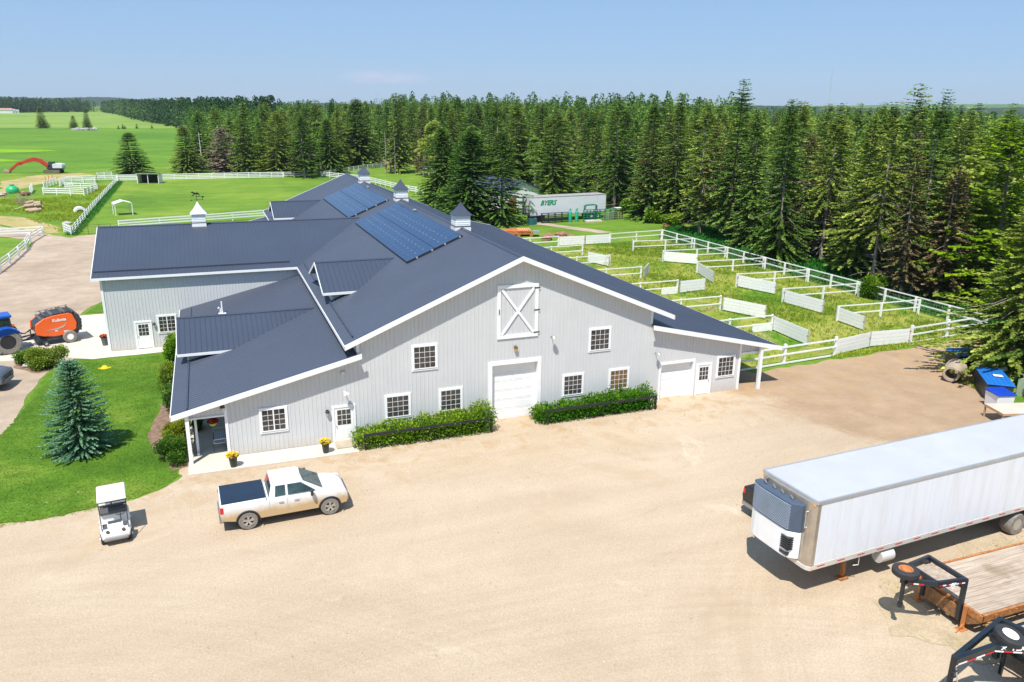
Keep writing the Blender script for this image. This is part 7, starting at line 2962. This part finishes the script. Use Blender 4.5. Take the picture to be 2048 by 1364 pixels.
for x, y, e, d in NEAR:
    q = rw.random()
    left = x < 75 and y > 125
    if left:
        kd = 'dk1' if q < .16 else 'dk4' if q < .32 else 'dk2' if q < .44 else 'rag2' if q < .52 else 'ol4' if q < .62 else 'ol1' if q < .72 else 'asp' if q < .84 else 'dk3' if q < .96 else 'brn'
    else:
        kd = 'ol1' if q < .16 else 'ol2' if q < .27 else 'ol4' if q < .40 else 'ol3' if q < .50 else 'dk2' if q < .58 else 'dk4' if q < .68 else 'rag' if q < .75 else 'rag2' if q < .81 else 'brn' if q < .87 else 'dk1' if q < .92 else 'asp'
    h = rw.uniform(16.5, 21) if not left else rw.uniform(17, 22)
    qh = Vector((x, y, 12)) - CAM
    uh = 1024 + FPX * qh.dot(AX_R) / qh.dot(AX_F)
    if left and uh < 720:
        h *= .80 + .14 * max(0, uh - 430) / 290
    if e < 8:
        h *= .92
    if not left:
        h *= .93
    if kd in ('asp', 'asp2'):
        h *= .8
    k = K[kd]
    w_ = 2 * k.R * (h / k.h) * rw.uniform(1.25, 1.65)
    dec = kd.startswith('asp')
    qv = Vector((x, y, 12)) - CAM
    uu = 1024 + FPX * qv.dot(AX_R) / qv.dot(AX_F)
    zn = next(b for a, b in ((520, 'left of the barn cupolas'), (700, 'above the pasture fence'), (860, 'over the brown mound'), (1050, 'over the barn ridge'), (1230, 'behind the box trailer'), (1440, 'behind the far pen corner'), (1640, 'behind the middle pens'), (1860, 'behind the near pens'), (9999, 'near the right edge')) if uu < a)
    row = 'front row' if e < 9 else 'second rank' if e < 20 else 'deep'
    look = {'dk1': 'dense dark green spruce', 'dk2': 'narrow dark spruce', 'dk3': 'layered dark spruce', 'ol1': 'olive green spruce', 'ol2': 'thinly boughed olive spruce', 'ol3': 'slim bare footed olive spruce', 'rag': 'ragged spruce on a bare trunk', 'rag2': 'ragged dark spruce', 'dk4': 'broad dark spruce', 'ol4': 'uneven olive spruce', 'brn': 'brown dying spruce', 'asp': 'light green aspen'}[kd]
    lab0 = look + ' in the woods ' + zn + ', ' + row
    lab = {'asp': 'light green aspen among the dark spruces of the woods', 'brn': 'brown dying spruce among the green ones of the woods'}.get(kd, 'green spruce in the crowd of similar spruces forming the woods')
    grp = look + 's in the woods ' + zn + ', ' + row
    grp0 = {'asp': 'aspens among the spruces', 'brn': 'dying spruces in the woods'}.get(kd, 'spruces of the woods behind the barn and pens')
    plant(k, (x, y), h, w_, lab0, 'aspen' if dec else 'spruce', grp, 'aspen_tree' if dec else 'spruce_tree')


def mass_trees(name, pts, label, seed, faces=150, mats=None, size=1.2):
    """many far trees in one mesh: drooping clump faces round a spine"""
    g = np.random.default_rng(seed)
    Vs, Fs, Ts, Ms = [], [], [], []
    off = 0
    for (x, y, h, kind) in pts:
        n = int(faces * (1.0 if kind else 1.2))
        t = g.random(n) ** .75
        a = g.uniform(0, 6.28, n)
        if kind == 0:      # conifer
            r = h * .19 * (1 - t) ** .85 * g.uniform(.45, 1.1, n) * (1 + .25 * np.sin(a * 2 + g.uniform(0, 6)))
            z = h * (.05 + .95 * t)
            dz = -.5 + g.uniform(-.3, .3, n)
        else:
            tt = t * .8 + .15
            r = h * .23 * np.sin(np.pi * np.minimum(tt, .98)) ** .6 * g.uniform(.5, 1.05, n)
            z = h * (.12 + .8 * t)
            dz = g.uniform(-.4, .6, n)
        P = np.stack([x + np.cos(a) * r, y + np.sin(a) * r, z], 1)
        D = np.stack([np.cos(a), np.sin(a), dz], 1)
        N = g.normal(size=(n, 3)) + np.array([0, 0, 1.0])
        s = size * (h / 18) * g.uniform(.6, 1.2, n) * (1.15 - .6 * t)
        V, F = kites(P, D, N, s, s * .7, .15)
        Vs.append(V)
        Fs.append(F + off)
        off += len(V)
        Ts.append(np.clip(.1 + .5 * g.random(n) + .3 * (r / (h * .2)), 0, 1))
        Ms.append(np.full(n, (1 if kind == 1 else 2 if kind == 2 else 0), np.int32))
    me = np_mesh(name, np.concatenate(Vs), np.concatenate(Fs), mats or [F_DK, F_DC, F_OL], np.concatenate(Ts), np.concatenate(Ms))
    o = bpy.data.objects.new(name, me)
    C.objects.link(o)
    tag(o, label, 'woods', kind='stuff')
    return o


def skyline_h(x, y):
    """crown height the skyline asks for: high over the barn, lower to the left and right"""
    q = Vector((x, y, 12)) - CAM
    u = 1024 + FPX * q.dot(AX_R) / q.dot(AX_F)
    if u < 560:
        return rw.uniform(14, 18)
    if u < 760:
        return rw.uniform(16.5, 20.5)
    if u < 1480:
        return rw.uniform(18.5, 23.5)
    return rw.uniform(15, 19.5)


pts = []
for x, y, e, d in FARC:
    q = rw.random()
    pts.append((x, y, skyline_h(x, y), 0 if q < .55 else 2 if q < .88 else 1))
for i in range(26000):
    x, y = rw.uniform(-60, 640), rw.uniform(-60, 900)
    if not inside(x, y, POLY) or not inview(x, y, 420):
        continue
    e = edge_dist(x, y)
    if e < 48:
        continue
    if rw.random() > 34 / (e + 10):
        continue
    q = rw.random()
    pts.append((x, y, skyline_h(x, y), 0 if q < .55 else 2 if q < .82 else 1))
print('mass trees', len(pts))
mass_trees('woods', pts, 'deeper woods whose spruce tops close the view behind the nearer trees', 3, faces=230, size=1.0)
# far woods beyond the meadow, along the slanting field edge
fp = []
edge2 = [(-300, 226), (0, 226), (110, 224.5), (200, 224), (232, 229), (262, 238), (300, 246), (345, 254), (395, 268), (420, 290)]
for (u0, v0), (u1, v1) in zip(edge2[:-1], edge2[1:]):
    a, b = gp(u0, v0), gp(u1, v1)
    L = (b - a).length
    n = int(L / 5.0)
    nrm = Vector((-(b - a).y, (b - a).x, 0)).normalized()
    if nrm.y < 0:
        nrm = -nrm
    for i in range(n):
        for k in range(4):
            q = a.lerp(b, (i + rw.random()) / n) + nrm * (2 + k * 9 + rw.uniform(0, 8))
            far_left = u0 < 200
            r_ = rw.random()
            kind = (1 if r_ < .10 else 0) if not (100 <= u0 <= 262) else (1 if r_ < .32 else 0)
            fp.append((q.x, q.y, rw.uniform(14, 23) if not far_left else rw.uniform(17, 26), kind))
print('far edge trees', len(fp))
mass_trees('far_woods', fp, 'distant mixed woods along the far edge of the meadow', 5, faces=80, size=2.4, mats=[foliage('far_conifers', (.02, .05, .02), (.05, .11, .04), (.10, .18, .06)), foliage('far_broadleaf', (.05, .10, .03), (.11, .20, .05), (.18, .28, .08)), F_DK])
for i, u in enumerate((237, 246, 250, 274, 304)):
    p = gp(u, 258 - (u > 260))
    random.seed(i)
    plant(K['dk1'], p, 2.6 + (i % 2), 2.4, 'tiny young spruce at the line between crop field and meadow', 'sapling', 'tiny spruces on the field line', 'young_spruce')

# ------------------------------------------------------------ hedges, bushes
def leaf_cloud(name, boxes, n, size, m, seed, parent=None, upward=.4):
    """leaves through a set of ellipsoids (cx, cy, cz, rx, ry, rz)"""
    g = np.random.default_rng(seed)
    B = np.array(boxes, float)
    vol = B[:, 3] * B[:, 4] * B[:, 5]
    idx = g.choice(len(B), n, p=vol / vol.sum())
    d = g.normal(size=(n, 3))
    d /= np.linalg.norm(d, axis=1, keepdims=True)
    r = g.uniform(.45, 1.12, n)
    P = B[idx, :3] + d * r[:, None] * B[idx, 3:6]
    P[:, 2] = np.maximum(P[:, 2], .03)
    D = d + g.uniform(-.8, .8, (n, 3)) + np.array([0, 0, upward])
    N = g.normal(size=(n, 3)) + np.array([0, 0, .5])
    ln = size * g.uniform(.6, 1.3, n)
    V, F = kites(P, D, N, ln, ln * .6, .05)
    ti = np.clip(.15 + (r - .5) * .75 + .25 * d[:, 2] + g.uniform(-.15, .15, n) + (g.random(len(B))[idx] - .5) * .2, 0, 1)  # outer and upper leaves lighter, inner ones darker: shading put into the tint
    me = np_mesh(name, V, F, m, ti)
    o = bpy.data.objects.new(name, me)
    C.objects.link(o)
    if parent:
        o.parent = parent
    return o


def hedge(x0, x1, y0, y1, hf, label, seed):
    t = thing('hedge', label, 'hedge', (x0, (y0 + y1) / 2, 0))
    r = random.Random(seed)
    boxes = []
    x = x0
    while x < x1:
        hh = hf((x - x0) / (x1 - x0)) * r.uniform(.82, 1.12)
        for yy in (y0 + .25, y1 - .25):
            boxes.append((x - x0, yy - (y0 + y1) / 2, hh * .52, .48, .42, hh * .55))
        if r.random() < .6:
            boxes.append((x - x0, r.uniform(-.4, .3), hh * 1.02, .13, .13, hh * r.uniform(.22, .42)))
        if r.random() < .5:
            boxes.append((x - x0 + .2, -(y1 - y0) / 2 - .05, hh * r.uniform(.2, .5), .22, .16, .22))
        x += .42
    leaf_cloud('leaves', boxes, int(2000 * (x1 - x0)), .135, F_HD, seed, t)
    s = MB()
    for i in range(int((x1 - x0) * 3)):
        q = r.uniform(0, x1 - x0)
        s.tube([(q, r.uniform(-.3, .3), 0), (q + r.uniform(-.2, .2), r.uniform(-.4, .4), .8)], .015, 4)
    s.build('stem', BARK, t)


hedge(13.25, 20.45, -1.42, -.15, lambda t: 1.0 + .38 * t ** 2, 'long leafy green hedge between the white door and the big garage door', 1)
hedge(23.85, 31.3, -1.34, -.15, lambda t: .78 + .42 * t, 'leafy green hedge between the big and the small garage door', 2)
mb = leaf_cloud('leaves', [(23.75, -.6, .45, .25, .3, .5)], 700, .10, F_HD, 3)
tag(mb, 'loose green sprig of leaves at the right foot of the big garage door', 'weed')


def bush(c, rx, ry, h, label, m, seed, n=5000, size=.10, name='bush', group=None):
    t = thing(name, label, 'bush', (c[0], c[1], 0), 0, group)
    r = random.Random(seed)
    bx = []
    for i in range(16):
        a, q = r.uniform(0, 6.28), r.uniform(.1, .75)
        z = h * r.uniform(.25, .72)
        bx.append((math.cos(a) * q * rx, math.sin(a) * q * ry, z, rx * .38, ry * .38, h * .28))
    leaf_cloud('leaves', bx, n, size, m, seed, t)
    s = MB()
    for i in range(8):
        a = i * .8
        s.tube([(0, 0, 0), (math.cos(a) * rx * .5, math.sin(a) * ry * .5, h * .6)], .02, 4)
    s.build('stem', BARK, t)


bush(gp(92, 736), 1.35, 1.2, 1.5, 'rounded dark green bush beside the tractor wheel and grey rocks, right half', F_SH, 11, 9000, .12)
bush(gp(58, 728), 1.0, .9, 1.1, 'lower left half of the bushes beside the tractor wheel', F_SH, 12, 5500, .12)
bush((3.35, 17.2), .85, 1.4, 2.4, 'bright yellow green tall shrub beside the roof edge dormer', foliage('lime_leaves', (.06, .14, .01), (.20, .34, .015), (.42, .50, .04), .3), 13, 7000, .13)
bush((3.1, 12.3), .75, 1.3, 1.9, 'dark narrow shrub along the porch, middle of the bed', F_SH, 14, 6500, .10)
bush((3.5, 8.0), .8, 1.5, 1.6, 'dark shrub with twigs beside the roof edge near the blue spruce', F_DK, 15, 6500, .10)
bush((3.75, 3.6), .75, 1.1, 1.05, 'yellow tinged low shrub near the porch post', foliage('gold_green_leaves', (.06, .12, .01), (.20, .28, .02), (.45, .42, .05), .3), 16, 5500, .10)
bush((3.75, .85), .95, 1.35, 1.1, 'wide green shrub at the foot of the first porch post', F_SH, 17, 8500, .10)
bush((4.9, 4.4), .4, .6, .8, 'small leafy plant on the porch side of the downpipe', F_HD, 18, 1800, .09)
bush(gp(1742, 596), 1.4, 1.2, 2.4, 'young bright green bush growing through the wired pen fence', F_HD, 19, 4500, .22)
bush(gp(1860, 668), .6, .5, .5, 'low weed clump inside the corner pen', F_GR, 20, 900, .15)
for i, (u, v) in enumerate(((1275, 432), (1310, 446), (1345, 455), (1255, 425))):
    bush(gp(u, v), 1.8, 1.4, 2.2, 'leafy undergrowth clump at the foot of the woods beyond the pens', F_HD, 30 + i, 2600, .34, group='undergrowth clumps by the woods')
bush(gp(1322, 795), .5, .4, .35, 'small weed at the yard near the right garage', F_GR, 50, 300, .10) if False else None


# ------------------------------------------------------------ grass one cannot count
def tufts(name, label, area, n, h, m, seed, per=5, wd=.05, weight=None, z=0.02):
    g = np.random.default_rng(seed)
    xs, ys = [], []
    x0, x1 = min(p[0] for p in area), max(p[0] for p in area)
    y0, y1 = min(p[1] for p in area), max(p[1] for p in area)
    r = random.Random(seed)
    k = 0
    while len(xs) < n and k < n * 30:
        k += 1
        x, y = r.uniform(x0, x1), r.uniform(y0, y1)
        if not inside(x, y, area):
            continue
        if weight and r.random() > weight(x, y):
            continue
        xs.append(x)
        ys.append(y)
    n = len(xs)
    X = np.repeat(np.array(xs), per) + g.normal(size=n * per) * h * .28
    Y = np.repeat(np.array(ys), per) + g.normal(size=n * per) * h * .28
    hh = np.repeat(h * g.uniform(.45, 1.2, n), per) * g.uniform(.6, 1.1, n * per)
    P = np.stack([X, Y, np.full(n * per, z)], 1)
    D = np.stack([g.normal(size=n * per) * .42, g.normal(size=n * per) * .42, np.ones(n * per)], 1)
    N = np.stack([g.normal(size=n * per), g.normal(size=n * per), np.zeros(n * per)], 1)
    V, F = kites(P, D, N, hh, hh * wd * 4, .1)
    ti = np.clip(np.repeat(g.random(n), per) * .6 + g.uniform(0, .4, n * per), 0, 1)
    me = np_mesh(name, V, F, m, ti)
    o = bpy.data.objects.new(name, me)
    C.objects.link(o)
    tag(o, label, 'grass', kind='stuff')


def wnoise(x, y):
    v = math.sin(x * .31 + y * .17) + math.sin(x * .13 - y * .41 + 1.3) + .6 * math.sin(x * .9 + y * .7)
    return max(.05, min(1, .45 + .35 * v))


pen = [(41.5, 3.6), (54, 5.0), (66.3, 5.6), (66.2, 55), (50, 54.5), (41.5, 54)]
tufts('tall_grass', 'knee high weeds and grass filling the horse pens', pen, 15000, .30, F_GR, 1, per=4, weight=lambda x, y: (.25 + .6 * (wnoise(x, y) > .6)) * (.35 if x < 51 else 1))
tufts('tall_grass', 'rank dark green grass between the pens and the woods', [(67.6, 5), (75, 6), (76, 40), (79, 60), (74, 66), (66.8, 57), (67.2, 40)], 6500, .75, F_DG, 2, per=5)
tufts('tall_grass', 'weeds under the front pen fence', [(49.5, 3.0), (58, 3.6), (67, 4.6), (67, 5.4), (58, 4.5), (49.5, 3.9)], 500, .35, F_GR, 3, per=5)
tufts('tall_grass', 'long grass in the left pasture beside the road', px((60, 440), (122, 466), (148, 472), (232, 372), (190, 372), (120, 395), (60, 400), (0, 400), (0, 430)), 9000, .42, F_GR, 4, per=4, weight=wnoise)
tufts('tall_grass', 'uncut grass strip under the diagonal pasture fence', [(-12.2, 83), (-10.8, 83), (-11.6, 165), (-13.0, 165)], 3800, .55, F_DG, 5, per=5)
F_DRY = foliage('dry_blades', (.28, .22, .09), (.42, .34, .16), (.36, .38, .12), trans=.2)
tufts('dry_tufts', 'dry yellowish tufts scattered over the sandy yard', [(2, -1.9), (13, -1.9), (40, -2), (41, -14), (30, -24), (8, -20), (0, -9)], 1500, .07, F_DRY, 6, per=4,
      weight=lambda x, y: (.9 if y > -3 else .35 if y > -8 else .12) * (1 if math.sin(x * 1.7 + y * 1.1) + math.sin(x * .63 - y * 1.9) + math.sin(x * 4.1 + 2 * y) > .6 else .12))
tufts('dry_tufts', 'thin dry grass between the white trailer and the flatbeds', [(29.5, -20.8), (44, -19), (44, -22), (31, -22.5)], 700, .10, F_DRY, 7, per=5)
tufts('lawn_grass', 'short blades standing up from the mown lawn', [(-9, -3), (0.7, -3.5), (3.6, -1.2), (2.4, 4), (3, 20), (-4, 20), (-5.2, 8)], 34000, .045, foliage('lawn_blades', (.08, .15, .012), (.12, .215, .018), (.20, .29, .035), .3), 8, per=4, wd=.09)
tufts('lawn_edge_grass', 'ragged longer grass along the edge of the lawn', [(-9, -4.6), (0.7, -4.0), (2.6, -3.0), (4.1, -1.6), (3.9, -.6), (3.2, -1.4), (2.0, -2.6), (.5, -3.3), (-9, -3.6)], 1500, .09, F_GR, 12, per=5)
tufts('weeds', 'green weeds at the foot of the bins and culvert', [(52.5, -8.5), (50.2, -10.5), (51.5, -10.6), (55.5, -3.5), (57, -1.0), (55, -1.0), (54, -3.6)], 420, .22, F_GR, 9, per=5)
USE_HAZE = True
# ------------------------------------------------------------ radio mast, haze
t = thing('radio_mast', 'thin pale radio mast far away above the woods', 'mast', (0, 0, 0))
q = (AX_F * FPX + AX_R * (1658 - 1024) - AX_U * (200 - 682))
q = CAM + q / q.dot(AX_F) * 1500
t.location = (q.x, q.y, 0)
top = CAM.z + 1500 * ((AX_F * FPX + AX_R * (1664 - 1024) - AX_U * (138 - 682)).z / FPX)
mb = MB()
mb.tube([(0, 0, 0), (0, 0, top)], .35, 5)
mb.build('mast', mat('grey_mast', (.4, .42, .45), .5), t)
mb = MB()
for s in (-1, 1):
    mb.tube([(0, 0, top * .7), (s * 40, 20, 0)], .05, 4)
mb.build('guy_wire', MATS['grey_mast'], t)

hz = MB()
hz.box((-5600, -300, -1.0), (5600, 5600, 150.0))
hm = bpy.data.materials.new('thin_haze')
hm.use_nodes = True
nt = hm.node_tree
nt.nodes.remove(nt.nodes['Principled BSDF'])
pv_ = nt.nodes.new('ShaderNodeVolumePrincipled')
pv_.inputs['Color'].default_value = (.88, .95, 1.0, 1)
pv_.inputs['Density'].default_value = 0.00007
pv_.inputs['Anisotropy'].default_value = 0.2
nt.links.new(pv_.outputs[0], nt.nodes['Material Output'].inputs['Volume'])
if USE_HAZE:
    o = hz.build('haze', hm)
    tag(o, 'thin bluish summer haze over the fields', 'haze', kind='stuff')
